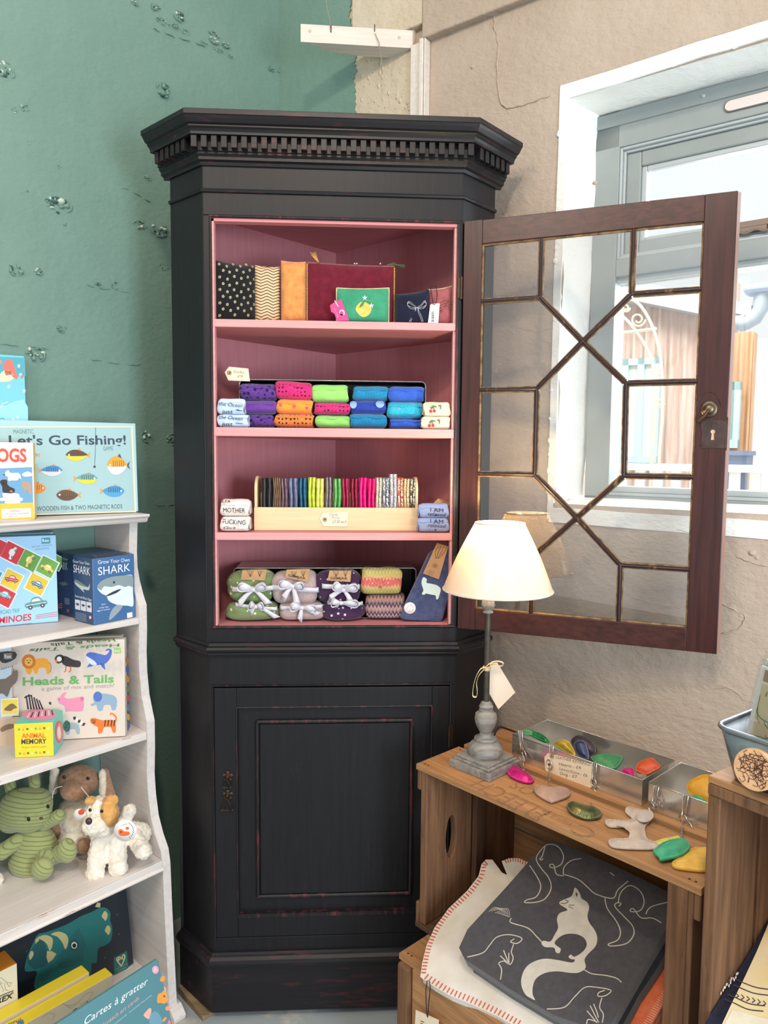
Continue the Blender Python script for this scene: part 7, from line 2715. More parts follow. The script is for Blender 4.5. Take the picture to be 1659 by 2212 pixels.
a.line([(652, 580), (650, 760), (645, 845)], 3, NAVYINK); a.ell(645, 848, 9, 8, NAVYINK)
for p in ([(240, 830), (420, 835), (500, 822)], [(330, 960), (520, 975), (730, 940)], [(640, 720), (760, 716), (890, 720)], [(420, 1090), (560, 1094), (690, 1080)]):
    a.line(p, 2, (176, 204, 206))
a.layer()
fishy(a, 524, 770, 150, 76, (92, 66, 46), (226, 202, 48), (222, 148, 48))
fishy(a, 350, 876, 150, 72, (72, 134, 182), (214, 214, 222), (226, 150, 60), -1)
fishy(a, 590, 930, 148, 72, (104, 160, 158), (226, 202, 48), (222, 148, 48), -1)
fishy(a, 800, 840, 140, 100, (232, 158, 34), (230, 216, 216), (70, 84, 102), 1, round_=True)
fishy(a, 460, 1042, 150, 74, (112, 76, 48), (96, 66, 44), (222, 148, 48))
fishy(a, 772, 1016, 148, 76, (64, 140, 190), (72, 156, 204), (222, 148, 48), -1)
fishy(a, 245, 996, 130, 70, (232, 140, 34), (226, 134, 40), (206, 112, 40), -1)
fishy(a, 205, 768, 110, 50, (132, 150, 160), (150, 160, 168), (222, 148, 48))
a.done('printed_front', F.o)
# dogs puzzle box, nearer
yD = R(10)
F2 = boxitem('puzzle_box', 'small pink and yellow dogs puzzle box in front of fishing game', 'puzzle box', (75, 1122), yD, .16, hit(67, 957, hz(75, 1122, ZTB), V(math.sin(yD), -math.cos(yD), 0)).z-ZTB, .018, ZTB, [pk((244, 206, 206)), pk((236, 190, 60)), pk((244, 214, 214))], lean=R(2))
a = F2.front(); a.zoom(*ZA)
a.poly([(-200, 868), (218, 850), (226, 1092), (-200, 1106)], (104, 156, 194)); a.poly([(-200, 1106), (226, 1092), (236, 1206), (-200, 1228)], (236, 186, 66)); a.layer()
a.text('DOGS', (-92, 812), (182, 812), (226, 84, 62), h=88, bold=.03)
a.poly([(40, 880), (60, 872), (72, 890), (130, 892), (145, 930), (130, 925), (118, 940), (80, 940), (60, 945), (52, 915), (35, 905)], (240, 236, 226), 3)
a.poly([(0, 950), (20, 935), (48, 940), (50, 965), (70, 985), (100, 1000), (96, 1025), (60, 1030), (20, 1020), (15, 985)], (52, 46, 44), 3)
a.poly([(145, 960), (165, 945), (200, 955), (215, 985), (212, 1035), (200, 1030), (180, 1000), (170, 1038), (162, 1000)], (172, 146, 124), 3)
a.poly([(18, 1030), (60, 1024), (70, 1010), (86, 1012), (92, 1026), (130, 1034), (134, 1055), (156, 1062), (150, 1082), (134, 1080), (134, 1096), (36, 1098), (36, 1080), (6, 1082), (0, 1062), (22, 1058)], (246, 214, 214), 3)
a.poly([(150, 900), (185, 880), (215, 892), (216, 910), (170, 915)], (226, 232, 238), 3)
a.poly([(12, 1136), (210, 1130), (213, 1190), (12, 1202)], (240, 238, 236)); a.layer()
a.text('WARNING', (70, 1158), (140, 1155), (90, 90, 96), h=14); a.text('CHOKING HAZARD', (28, 1176), (200, 1170), (90, 90, 96), h=11); a.text('for children under 3 yrs', (28, 1192), (150, 1188), (90, 90, 96), h=9)
a.layer(-1)
a.ell(30, 960, 9, 9, (150, 120, 90)); a.ell(28, 903, 6, 5, (60, 54, 50))
a.done('printed_front', F2.o)
# mermaid box behind, standing tall at the left edge
nM = nF
Bm = hit(58, 900, Bt-nF*.062, nF); Bm.z = ZTB
hM = hit(54, 769, Bm, nM).z-ZTB
F3 = boxitem('puzzle_box', 'tall turquoise mermaid box behind the fishing game at left edge', 'puzzle box', None, yawF, .2, hM, .03, ZTB, [pk((104, 186, 198)), pk((96, 176, 192)), pk((120, 198, 208))], at=Bm, lean=R(2))
a = F3.front(); a.zoom(*ZA)
a.poly([(-120, 92), (168, 104), (176, 230), (-120, 240)], (74, 160, 174)); a.poly([(-120, 420), (40, 430), (100, 400), (160, 390), (190, 440), (192, 560), (-120, 560)], (150, 214, 222)); a.layer()
a.poly([(30, 190), (20, 160), (45, 120), (80, 120), (95, 160), (115, 220), (118, 250), (96, 240), (70, 220), (40, 225)], (238, 108, 96), 4)
a.poly([(-20, 262), (0, 215), (30, 190), (70, 192), (96, 235), (70, 262), (20, 268)], (248, 208, 176), 3)
a.poly([(-60, 130), (0, 120), (12, 132), (0, 150), (-60, 150)], (232, 130, 120), 3)
a.layer()
for x, y in ((128, 160), (165, 330), (60, 300), (120, 510), (90, 525), (140, 220)):
    for k in range(3):
        an = PI*k/3
        a.line([(x-12*math.cos(an), y-14*math.sin(an)), (x+12*math.cos(an), y+14*math.sin(an))], 4, (230, 244, 244))
a.ell(150, 233, 9, 11, (236, 110, 96)); a.ell(158, 190, 5, 6, (236, 110, 96))
a.line([(10, 420), (40, 410), (56, 405)], 6, (236, 246, 246)); a.line([(-10, 440), (20, 436)], 6, (236, 246, 246))
a.line([(0, 520), (20, 515), (34, 535)], 6, (84, 170, 184), 3)
a.done('printed_front', F3.o)

# --- second shelf: dominoes and shark kits
yawD = R(22)
nD = V(math.sin(yawD), -math.cos(yawD), 0)
zz = zp(ZA, 398, 1908)
Bd = hz(zz[0], zz[1], S2Z)
hD = hit(*zp(ZA, 372, 1318), Bd, nD).z-S2Z
F = boxitem('game_box', 'light blue car dominoes box at the front of second shelf', 'game box', zz, yawD, .26, hD, .035, S2Z, [pk((158, 204, 236)), pk((176, 206, 232)), pk((150, 196, 230))], lean=R(1))
a = F.front(); a.zoom(*ZA)
def tile(c, sx, sy, rot, col):
    r = R(rot)
    P = [(c[0]+x*math.cos(r)-y*math.sin(r), c[1]+x*math.sin(r)+y*math.cos(r)) for x, y in ((-sx, -sy), (sx, -sy), (sx, sy), (-sx, sy))]
    a.poly([(c[0]+(p[0]-c[0])*1.13, c[1]+(p[1]-c[1])*1.13) for p in P], (228, 236, 240)); a.layer(); a.poly(P, col); a.layer(-1)
def car(c, w, rot, col, top=(230, 236, 238), back=False):
    r = R(rot)
    T = lambda L: [(c[0]+x*w*math.cos(r)-y*w*math.sin(r), c[1]+x*w*math.sin(r)+y*w*math.cos(r)) for x, y in L]
    a.layer(2)
    a.poly(T([(-.5, .10), (-.48, -.06), (-.25, -.10), (-.12, -.26), (.18, -.27), (.32, -.10), (.5, -.04), (.5, .10), (.3, .16), (-.3, .16)]), col, 3)
    a.layer(); a.poly(T([(-.20, -.10), (-.10, -.21), (.15, -.22), (.25, -.09)]), top)
    for x in (-.28, .28):
        q = T([(x, .14)])[0]; a.ell(q[0], q[1], w*.1, w*.1, (46, 48, 54), n=12)
    a.layer(); a.line(T([(-.46, .03), (.46, .03)]), w*.03, (240, 240, 240)); 
    for x in (-.28, .28):
        q = T([(x, .14)])[0]; a.ell(q[0], q[1], w*.045, w*.045, (210, 210, 210), n=8)
    a.layer(-4)
tile((85, 1435), 62, 60, 27, (206, 42, 52)); car((85, 1437), 90, -62, (226, 226, 224))
tile((200, 1488), 60, 58, 27, (96, 156, 60)); car((202, 1488), 92, -58, (232, 198, 50))
tile((322, 1532), 58, 58, 27, (110, 166, 62)); car((322, 1540), 92, 27, (236, 202, 60))
tile((80, 1620), 58, 58, 27, (232, 196, 60)); car((80, 1615), 92, 10, (206, 52, 50))
tile((250, 1650), 62, 58, 27, (222, 188, 50)); car((255, 1650), 86, 27, (52, 120, 170))
tile((30, 1735), 60, 56, 27, (206, 46, 54)); car((30, 1722), 92, 20, (110, 190, 196))
tile((-20, 1390), 50, 50, 27, (200, 44, 52)); tile((-60, 1590), 60, 50, 27, (60, 150, 190))
car((245, 1780), 150, -10, (96, 148, 148))
a.poly([(283, 1335), (342, 1330), (343, 1370), (284, 1374)], (66, 146, 164)); a.layer(); a.text('Rex', (290, 1362), (336, 1358), (240, 244, 244), h=20, bold=.02); a.layer(-1)
a.text('WITH EASY TO FOLLOW', (215, 1400), (356, 1386), (110, 130, 150), h=10); a.text('INSTRUCTIONS', (242, 1418), (334, 1408), (110, 130, 150), h=10)
a.text('ROAD TRIP', (4, 1855), (134, 1842), (74, 140, 150), h=28)
a.text('DOMINOES', (-110, 1930), (216, 1893), (206, 44, 58), h=44, bold=.02, slant=.12)
for k in range(3):
    a.line([(244, 1862+11*k), (392, 1838+13*k)], 4, (206, 60, 72))
a.text('a classic game for road trippers of all ages', (-80, 1956), (216, 1918), (90, 120, 150), h=9)
a.done('printed_front', F.o)
zz = zp(ZA, 424, 1866)
F = boxitem('game_box', 'second light blue car dominoes box, tucked behind the first', 'game box', None, yawD, .25, hD*1.0, .03, S2Z, [pk((158, 204, 236)), pk((176, 206, 232)), pk((150, 196, 230))], at=hz(zz[0], zz[1], S2Z)+nD*-.004-V(math.cos(yawD), math.sin(yawD), 0)*.014, lean=R(1))
a = F.front(); a.zoom(*ZA)
tile((385, 1500), 40, 44, 27, (110, 166, 62))
for k in range(3):
    a.line([(380, 1790+11*k), (425, 1782+13*k)], 4, (206, 60, 72))
a.done('printed_front', F.o)
# shark kits: corner turned to the viewer
yS = R(50)
zz = zp(ZA, 640, 1932)
Ps = hz(zz[0], zz[1], S2Z)                                   # the near bottom corner
exS = V(math.cos(yS), math.sin(yS), 0); nS = V(math.sin(yS), -math.cos(yS), 0)
wS = (hit(*zp(ZA, 952, 1868), Ps, nS)-Ps).dot(exS)
hS = hit(*zp(ZA, 626, 1478), Ps, nS).z-S2Z
dS = -(hit(*zp(ZA, 508, 1885), Ps, exS)-Ps).dot(nS)
wS = min(wS, (-.0225-(Ps-BF).dot(DL))/exS.dot(DL))
BLU = (72, 112, 160); BLUD = (50, 72, 110)
def shark(label, at, main=True):
    F = boxitem('toy_box', label, 'toy box', None, yS, wS, hS, dS, S2Z, [pk(BLU), pk(BLUD), pk((48, 62, 92)), pk(BLUD)], at=at)
    return F
F = shark('dark blue shark-growing kit box at right end of the second shelf', Ps+exS*wS)
a = F.front(); a.zoom(*ZA)
W_ = (236, 240, 244)
a.text('Grow Your Own', (668, 1512), (884, 1494), W_, h=26)
a.text('SHARK', (670, 1590), (888, 1558), W_, h=56)
a.poly([(664, 1672), (690, 1630), (760, 1600), (850, 1590), (904, 1592), (907, 1700), (909, 1795), (870, 1796), (800, 1790), (745, 1765), (725, 1730), (690, 1710)], (226, 236, 240), 4)
a.layer()
a.poly([(664, 1670), (690, 1630), (760, 1600), (850, 1590), (904, 1594), (907, 1666), (880, 1660), (850, 1668), (810, 1655), (760, 1668), (710, 1664), (690, 1690)], (142, 158, 160), 3)
a.layer()
a.poly([(722, 1728), (770, 1700), (826, 1680), (800, 1705), (760, 1722), (735, 1730)], (52, 60, 70), 2)
a.ell(777, 1636, 7, 8, (40, 44, 52)); a.layer(-2)
a.poly([(745, 1895), (760, 1830), (800, 1790), (836, 1800), (800, 1850)], (150, 166, 172), 3)
a.text('Just', (692, 1792), (720, 1788), W_, h=10); a.text('unzip the', (676, 1815), (740, 1808), W_, h=10); a.text('egg in water!', (662, 1836), (752, 1822), W_, h=10)
a.poly([(866, 1846), (902, 1839), (904, 1874), (868, 1881)], (226, 232, 236))
a.done('printed_front', F.o)
a = F.left(); a.zoom(*ZA)
a.text('Grow Your Own', (498, 1500), (612, 1520), W_, h=20); a.text('SHARK', (502, 1566), (616, 1592), W_, h=54)
a.poly([(508, 1630), (520, 1618), (560, 1640), (600, 1670), (612, 1645), (608, 1690), (570, 1684), (575, 1706), (550, 1682), (520, 1655)], (196, 208, 204), 3); a.layer(); a.poly([(508, 1630), (522, 1618), (560, 1640), (598, 1668), (560, 1660), (525, 1640)], (120, 136, 140), 3); a.layer(-1)
a.text('Assorted Shark Eggs', (512, 1735), (626, 1765), W_, h=16)
for k in range(3):
    x = 512+39*k; y = 1752+8*k
    a.poly([(x, y), (x+35, y+7), (x+37, y+75), (x+2, y+66)], (222, 226, 230)); a.layer(); a.poly([(x+5, y+30), (x+18, y+24), (x+32, y+36), (x+18, y+44)], (60, 76, 96)); a.layer(-1)
for k in range(7):
    a.line([(516, 1840+8*k), (590, 1856+8*k)], 2, (130, 150, 176))
a.ell(617, 1876, 10, 14, (214, 90, 70)); a.layer(); a.ell(617, 1876, 6, 9, (236, 236, 232)); a.layer(-1)
a.done('printed_side', F.o)
a = F.top(); a.zoom(*ZA)
a.text('SHARK', (800, 1420), (550, 1452), (110, 130, 160), h=20)
a.done('printed_top', F.o)
zz = zp(ZA, 500, 1890)
P2 = hz(zz[0], zz[1], S2Z)
F = shark('second dark blue shark kit box, left of the first and behind it', P2+exS*wS+V(.006, .006, 0))
a = F.left(); a.zoom(*ZA)
a.text('SHARK', (385, 1545), (464, 1552), W_, h=50); a.text('Your Own', (400, 1478), (462, 1488), W_, h=16)
a.poly([(400, 1640), (440, 1632), (468, 1650), (430, 1662)], (120, 136, 140)); a.poly([(440, 1740), (474, 1746), (476, 1790), (442, 1784)], (120, 140, 166)); a.ell(465, 1830, 8, 12, (206, 110, 96))
a.done('printed_side', F.o)

# --- third shelf: heads and tails games, dinosaur box, memory cube
yH = R(7)
zz = zp(ZB, 687, 640)
Bh = hz(zz[0], zz[1], S3Z)
nH_ = V(math.sin(yH), -math.cos(yH), 0)
hH = hit(*zp(ZB, 668, 128), Bh, nH_).z-S3Z
TAUPE = (214, 200, 186)
for k in (1, 0):
    off = V(min(.014, -.026-(Bh-BF).dot(DL)*1.0+.0)*0-.016, .033, 0)*k
    F = boxitem('game_box', ('beige animal mix-and-match game box at front of third shelf', 'second beige animal game box standing behind the first')[k], 'game box', None, yH, .245, hH*1.02, .026, S3Z, [pk(TAUPE), pk((226, 216, 204)), pk((224, 222, 204))], lean=R(4), at=Bh+off)
    a = F.right(); a.zoom(*ZB)
    dx = 28*k; dy = -28*k
    for j, c in enumerate(((206, 120, 60), (70, 100, 180), (222, 160, 60), (110, 150, 90), (200, 90, 100), (90, 140, 170), (220, 170, 80), (100, 100, 150))):
        a.poly([(690+dx+j*1.2, 200+52*j+dy), (704+dx+j*1.2, 210+52*j+dy), (702+dx+j*1.2, 236+52*j+dy), (690+dx+j*1.2, 230+52*j+dy)], c, 3)
    a.done('printed_side', F.o)
    a = F.top(); a.zoom(*ZB)
    a.text('Heads & Tails', (655-30*k+0, 128-28*k), (165+110*k, 158-30*k), (112, 150, 106), h=16, bold=.02)
    a.done('printed_top', F.o)
    if k == 1: continue
    a = F.front(); a.zoom(*ZB)
    GR = (112, 170, 98)
    a.text('Heads & Tails', (124, 357), (624, 340), GR, h=44, bold=.03)
    a.text('a game of mix and match!', (228, 386), (626, 366), (150, 140, 136), h=22)
    a.poly([(624, 152), (662, 150), (664, 180), (626, 182)], (150, 190, 110)); a.layer(); a.text('Rex', (630, 174), (658, 172), (240, 240, 230), h=14); a.layer(-1)
    OR, OD = (238, 164, 48), (206, 116, 44)
    # lion
    a.poly([(190, 215), (230, 208), (262, 215), (272, 245), (272, 290), (256, 292), (250, 262), (215, 262), (205, 290), (190, 290), (180, 265), (170, 292), (150, 292), (140, 255)], OR, 2)
    a.layer(); a.ell(158, 226, 38, 40, OD); a.layer(); a.ell(158, 226, 22, 24, (236, 178, 80)); a.layer(); a.ell(150, 220, 3, 3, (50, 40, 36)); a.ell(167, 219, 3, 3, (50, 40, 36)); a.ell(158, 232, 5, 4, (90, 50, 40)); a.layer(-3)
    a.line([(270, 230), (280, 250), (276, 285)], 5, OD, 3)
    # puffin
    BK = (54, 50, 54)
    a.poly([(330, 200), (360, 196), (400, 215), (440, 225), (438, 255), (400, 256), (360, 250), (338, 230)], BK, 3)
    a.poly([(300, 210), (315, 190), (342, 190), (352, 212), (335, 232), (312, 235)], BK, 3)
    a.layer(); a.ell(325, 212, 14, 14, (238, 234, 226)); a.poly([(302, 218), (312, 212), (318, 228), (308, 234)], (226, 110, 60)); a.layer(-1)
    for x in (362, 388):
        a.line([(x, 250), (x-2, 278), (x-12, 284)], 7, (222, 110, 60)); 
    # whale
    BW_ = (76, 106, 186)
    a.poly([(470, 195), (490, 175), (540, 182), (580, 190), (600, 165), (578, 168), (592, 155), (612, 162), (612, 185), (600, 215), (570, 240), (520, 245), (485, 230)], BW_, 3)
    a.poly([(550, 236), (572, 240), (578, 272), (560, 258)], BW_)
    a.layer(); a.poly([(470, 195), (490, 205), (520, 225), (530, 244), (500, 240), (480, 225)], (206, 214, 226), 3); a.layer(-1)
    a.poly([(490, 236), (476, 258), (512, 250)], BW_)
    # zebra (striped, partly behind the cube)
    for i in range(6):
        a.poly([(140+14*i, 405+8*abs(i-1)), (148+14*i, 405+8*abs(i-1)), (160+16*i, 488), (150+16*i, 488)], BK)
    a.line([(134, 425), (150, 415), (176, 412)], 8, BK); a.poly([(266, 450), (280, 446), (282, 462), (272, 462)], BK)
    # rabbit
    PKK = (226, 140, 168)
    a.poly([(312, 430), (330, 418), (345, 398), (366, 396), (352, 420), (380, 430), (440, 420), (460, 446), (456, 490), (430, 500), (380, 498), (360, 502), (352, 470), (325, 455)], PKK, 3); a.layer(); a.ell(450, 430, 11, 12, (206, 110, 150)); a.ell(326, 434, 3, 3, BK); a.layer(-1)
    # elephant
    EL = (140, 164, 186)
    a.poly([(510, 420), (540, 400), (620, 410), (642, 440), (634, 490), (612, 490), (606, 465), (570, 466), (562, 494), (536, 494), (528, 462), (512, 470), (498, 466), (500, 456), (516, 452)], EL, 2); a.layer(); a.ell(536, 418, 24, 28, (80, 110, 180)); a.layer(-1)
    # lemur tail and body
    a.poly([(355, 560), (390, 560), (430, 570), (438, 620), (420, 622), (412, 598), (385, 600), (380, 625), (358, 620)], (150, 168, 176), 2)
    for i in range(5):
        a.poly([(400+14*i, 530+8*i), (414+14*i, 526+9*i), (418+11*i, 542+9*i), (404+11*i, 546+8*i)], BK if i % 2 == 0 else (236, 232, 224))
    a.ell(366, 580, 20, 32, (52, 122, 96))
    # tiger
    TG = (236, 116, 44)
    a.poly([(495, 545), (520, 535), (560, 548), (610, 545), (634, 560), (634, 612), (618, 614), (606, 585), (570, 588), (560, 616), (538, 618), (536, 585), (515, 575)], TG, 2)
    a.line([(632, 560), (636, 530), (612, 510), (604, 518)], 9, TG, 4); a.ell(510, 552, 17, 17, (226, 150, 96))
    a.layer()
    for x in (575, 592, 610, 625):
        a.poly([(x, 546), (x+7, 546), (x+2, 580), (x-4, 582)], (60, 44, 40))
    a.layer(-1)
    a.done('printed_front', F.o)
# dinosaur box, cut by the picture edge
zz = zp(ZB, 108, 722)
yDn = R(8)
Bn = hz(zz[0], zz[1]-8, S3Z)
F = boxitem('game_box', 'dinosaur picture box at left edge of third shelf, behind memory cube', 'game box', None, yDn, .16, hit(*zp(ZB, 92, 165), Bn, V(math.sin(yDn), -math.cos(yDn), 0)).z-S3Z, .04, S3Z, [pk((186, 204, 218)), pk((206, 190, 172)), pk((214, 204, 196))], lean=R(2), at=Bn+V(-.022, .018, 0))
a = F.front(); a.zoom(*ZB)
a.poly([(-300, 560), (106, 528), (110, 716), (-300, 760)], (214, 186, 162))
a.poly([(-300, 180), (94, 166), (95, 240), (60, 250), (20, 270), (-300, 300)], (178, 172, 166))
a.layer()
a.poly([(-60, 330), (30, 320), (94, 270), (94, 330), (60, 370), (40, 420), (10, 400), (-60, 420)], (120, 104, 92), 3)
a.poly([(0, 175), (84, 172), (86, 208), (30, 235), (0, 220)], (52, 48, 50), 2)
a.layer(); a.poly([(20, 180), (66, 178), (68, 212), (22, 214)], (120, 116, 112)); a.layer(); a.text('Rex', (27, 208), (62, 206), (240, 240, 236), h=20); a.layer(-2)
a.poly([(4, 430), (100, 424), (104, 522), (8, 530)], (236, 224, 204)); a.layer(); a.poly([(12, 438), (96, 432), (98, 506), (14, 514)], (232, 206, 84)); a.layer()
a.poly([(22, 490), (50, 462), (72, 456), (94, 478), (76, 484), (60, 496)], (130, 104, 76), 3); a.layer(-2)
for k in range(6):
    a.line([(8+12*k, 270-3*k), (12+12*k, 262-3*k)], 3, (70, 66, 66))
a.poly([(4, 590), (40, 570), (74, 568), (72, 590), (40, 600), (10, 612)], (140, 110, 90), 3)
a.done('printed_front', F.o)
# memory cube
zz = zp(ZB, 295, 745)
yC = R(6)
nC_ = V(math.sin(yC), -math.cos(yC), 0)
Bc = hz(zz[0], zz[1], S3Z)
hC_ = hit(*zp(ZB, 292, 560), Bc, nC_).z-S3Z
zz2 = zp(ZB, 82, 760)
wC = -(hit(zz2[0], zz2[1], Bc, nC_)-Bc).dot(V(math.cos(yC), math.sin(yC), 0))
F = boxitem('game_box', 'little yellow and turquoise memory game cube on third shelf', 'game box', None, yC, wC, hC_, wC*.98, S3Z, [pk((240, 208, 52)), pk((98, 206, 188)), pk((98, 206, 188))], at=Bc)
a = F.front(); a.zoom(*ZB)
a.text('ANIMAL', (118, 646), (250, 642), (222, 112, 48), h=26, bold=.03); a.text('MEMORY', (117, 678), (255, 674), (70, 66, 62), h=26, bold=.03); a.text('24 giant memory game', (118, 700), (254, 695), (120, 106, 60), h=8)
for row, y0 in ((0, 598), (1, 730)):
    for k in range(8):
        x = 104+23*k if row == 0 else 110+22*k
        y = y0-1.2*k
        c = ((110, 170, 90), (240, 150, 60), (84, 120, 76), (236, 226, 150))[k % 4]
        if k % 2: a.poly([(x-7, y+8), (x+7, y+8), (x, y-8)], c)
        else: a.ell(x, y, 7, 7, c, n=10)
a.done('printed_front', F.o)
a = F.top(); a.zoom(*ZB)
a.ell(215, 518, 94, 30, (240, 150, 180)); a.layer()
for i in range(8):
    a.poly([(145+20*i, 535-2*i), (153+20*i, 535-2*i), (168+17*i, 506-2*i), (162+17*i, 506-2*i)], (50, 48, 52) if i % 2 else (240, 238, 234))
a.done('printed_top', F.o)
a = F.right(); a.zoom(*ZB)
a.ell(324, 612, 22, 62, (236, 110, 100)); a.layer(); a.ell(325, 612, 17, 50, (240, 150, 140)); a.layer(); a.poly([(312, 600), (324, 580), (332, 620), (326, 650), (316, 640)], (236, 236, 230), 3)
a.done('printed_side', F.o)

# --- fourth shelf: plush toys
tex = bpy.data.textures.new('curly_pile', 'CLOUDS'); tex.noise_scale = .0065; tex.noise_depth = 2
tex2 = bpy.data.textures.new('short_pile', 'CLOUDS'); tex2.noise_scale = .0035; tex2.noise_depth = 2
def plush(name, fn, mat, parent, vox=.0035, disp=.004, tx=None, smooth=6):
    mb = MB()
    fn(mb)
    o = link(name, mb, mat, parent)
    r = o.modifiers.new('remesh', 'REMESH'); r.mode = 'VOXEL'; r.voxel_size = vox; r.use_smooth_shade = True
    s = o.modifiers.new('smooth', 'SMOOTH'); s.iterations = smooth; s.factor = .5
    if disp:
        d = o.modifiers.new('pile', 'DISPLACE'); d.texture = tx or tex; d.strength = disp; d.mid_level = .5; d.texture_coords = 'LOCAL'
    return o
def cordmat(name, c, c2, pitch, axis):
    m, nt = newmat(name)
    tc = nt.add('ShaderNodeTexCoord')
    dp = nt.add('ShaderNodeVectorMath', operation='DOT_PRODUCT')
    nt.ln(tc.outputs['Object'], dp.inputs[0]); dp.inputs[1].default_value = axis
    ml = nt.add('ShaderNodeMath', operation='MULTIPLY_ADD')
    nt.ln(dp.outputs['Value'], ml.inputs[0]); ml.inputs[1].default_value = 1/pitch
    nz = nt.add('ShaderNodeMath', operation='MULTIPLY'); nt.ln(noise(nt, tc.outputs['Object'], 14.0), nz.inputs[0]); nz.inputs[1].default_value = 1.2
    nt.ln(nz.outputs[0], ml.inputs[2])
    pp = nt.add('ShaderNodeMath', operation='PINGPONG'); nt.ln(ml.outputs[0], pp.inputs[0]); pp.inputs[1].default_value = .5
    f = ramp(nt, pp.outputs[0], .03, .16)
    nt.ln(mixc(nt, f, rgb(c2), rgb(c)), nt.b.inputs['Base Color'])
    nt.b.inputs['Roughness'].default_value = .85
    nt.b.inputs['Sheen Weight'].default_value = .3
    nt.b.inputs['Specular IOR Level'].default_value = .2
    bump(nt, f, .5, .002)
    MC[name] = m
    return m
m_cord1 = cordmat('green_corduroy', (152, 158, 104), (118, 126, 76), .0088, (.12, .1, 1))
m_cord2 = cordmat('green_corduroy_limb', (152, 158, 104), (118, 126, 76), .0080, (.5, -.4, .8))
zz = zp(ZB, 235, 1428)
Yr = hz(zz[0], zz[1], S4Z).y
def rp(x, y, d=0.0):
    p = zp(ZB, x, y); return hy(p[0], p[1], Yr+d)
su = (rp(300, 1100)-rp(200, 1100)).length/100
rab = thing('plush_rabbit', 'pale green corduroy plush rabbit sitting at left on the toy shelf', 'plush toy', V(rp(190, 1300).x, Yr+.04, S4Z))
def head(mb):
    c = rp(140, 1040, .045)
    mb.ball(c, (150*su, 100*su, 128*su), nu=24, nv=16, rot=Matrix.Rotation(R(14), 3, 'Y'))
    mb.ball(rp(70, 1080, .05), (90*su, 80*su, 90*su)); mb.ball(rp(205, 1010, .05), (85*su, 85*su, 95*su))
plush('head', head, m_cord1, rab, disp=0)
def body(mb):
    mb.ball(rp(190, 1250, .05), (128*su, 100*su, 140*su), nu=24, nv=16)
    mb.ball(rp(170, 1320, .04), (125*su, 95*su, 95*su), nu=24, nv=16)
bdo = plush('body', body, m_cord1, rab, disp=0)
def limb(p0, p1, r0, r1, y0, y1):
    def f(mb):
        for k in range(7):
            t = k/6
            a_, b_ = rp(*p0, y0), rp(*p1, y1)
            mb.ball(a_+(b_-a_)*t, (r0+(r1-r0)*t)*su, nu=16, nv=10)
    return f
plush('arm', limb((100, 1205), (10, 1270), 42, 46, .03, .01), m_cord2, rab, disp=0)
plush('arm', limb((240, 1120), (322, 1072), 40, 40, .05, .04), m_cord2, rab, disp=0)
def foot1(mb):
    a_, b_ = rp(250, 1300, .02), rp(232, 1362, -.012)
    mb.ball(b_, (62*su, 40*su, 64*su)); mb.ball((a_+b_)/2+V(0, .01, 0), 55*su); mb.ball(a_, 55*su)
def foot2(mb):
    a_, b_ = rp(300, 1290, .04), rp(368, 1262, .012)
    mb.ball(b_, (56*su, 40*su, 74*su)); mb.ball((a_+b_)/2, 52*su); mb.ball(a_, 50*su)
plush('leg', foot1, m_cord2, rab, disp=0); plush('leg', foot2, m_cord2, rab, disp=0)
for e0, e1 in (((60, 930), (30, 800)), ((190, 900), (170, 800))):
    def ear(mb):
        for k in range(6):
            t = k/5
            a_, b_ = rp(*e0, .06), rp(*e1, .10)
            mb.ball(a_+(b_-a_)*t, (36*su, 22*su, 40*su), nu=14, nv=10)
    plush('ear', ear, m_cord2, rab, disp=0)
m_eye = M('black_button_eye', (24, 20, 20), .18)
def on_front(root, pts, r, mat, name):
    for p in pts:
        mb = MB(); mb.ball(p, r, nu=14, nv=10)
        link(name, mb, mat, root)
on_front(rab, [rp(157, 1090, -.006), rp(263, 1020, -.004)], (10*su, 5*su, 13*su), m_eye, 'eye')
on_front(rab, [rp(226, 1085, -.011)], (11*su, 6*su, 8*su), M('brown_stitched_nose', (84, 60, 48), .8), 'nose')
# long-eared brown and cream dog behind
lap = thing('plush_dog', 'fluffy brown-headed cream plush dog sitting behind the terrier', 'plush toy', V(rp(420, 1200).x, Yr+.10, S4Z))
m_brownfur = fabric('brown_fleece', (176, 136, 106), (150, 112, 86), weave=500, vs=130)
m_creamfur = fabric('cream_fleece', (232, 222, 202), (214, 198, 172), weave=500, vs=90)
m_whitefur = fabric('white_curly_fleece', (240, 232, 218), (226, 212, 192), weave=420, vs=60)
m_tanfur = fabric('tan_curly_fleece', (218, 166, 96), (200, 146, 80), weave=420, vs=60)
db = .112
def lh(mb):
    mb.ball(rp(432, 882, db), (118*su, 90*su, 98*su), nu=24, nv=16); mb.ball(rp(410, 930, db-.03), (84*su, 70*su, 62*su))
plush('head', lh, m_brownfur, lap, tx=tex2, disp=.0025)
def le(mb):
    for t in range(6):
        mb.ball(rp(572+5*t, 835+26*t, db+.004), ((30+3*t)*su, 22*su, 34*su), nu=14, nv=10)
er = plush('ear', le, m_brownfur, lap, tx=tex2, disp=.0025)
def le2(mb):
    for t in range(6):
        mb.ball(rp(562, 838+22*t, db-.004), (24*su, 20*su, 30*su), nu=14, nv=10)
plush('ear_lining', le2, m_creamfur, er, tx=tex, disp=.004)
def le3(mb):
    for t in range(6):
        mb.ball(rp(300-2*t, 830+20*t, db+.01), (30*su, 22*su, 34*su), nu=14, nv=10)
plush('ear', le3, m_creamfur, lap, tx=tex, disp=.004)
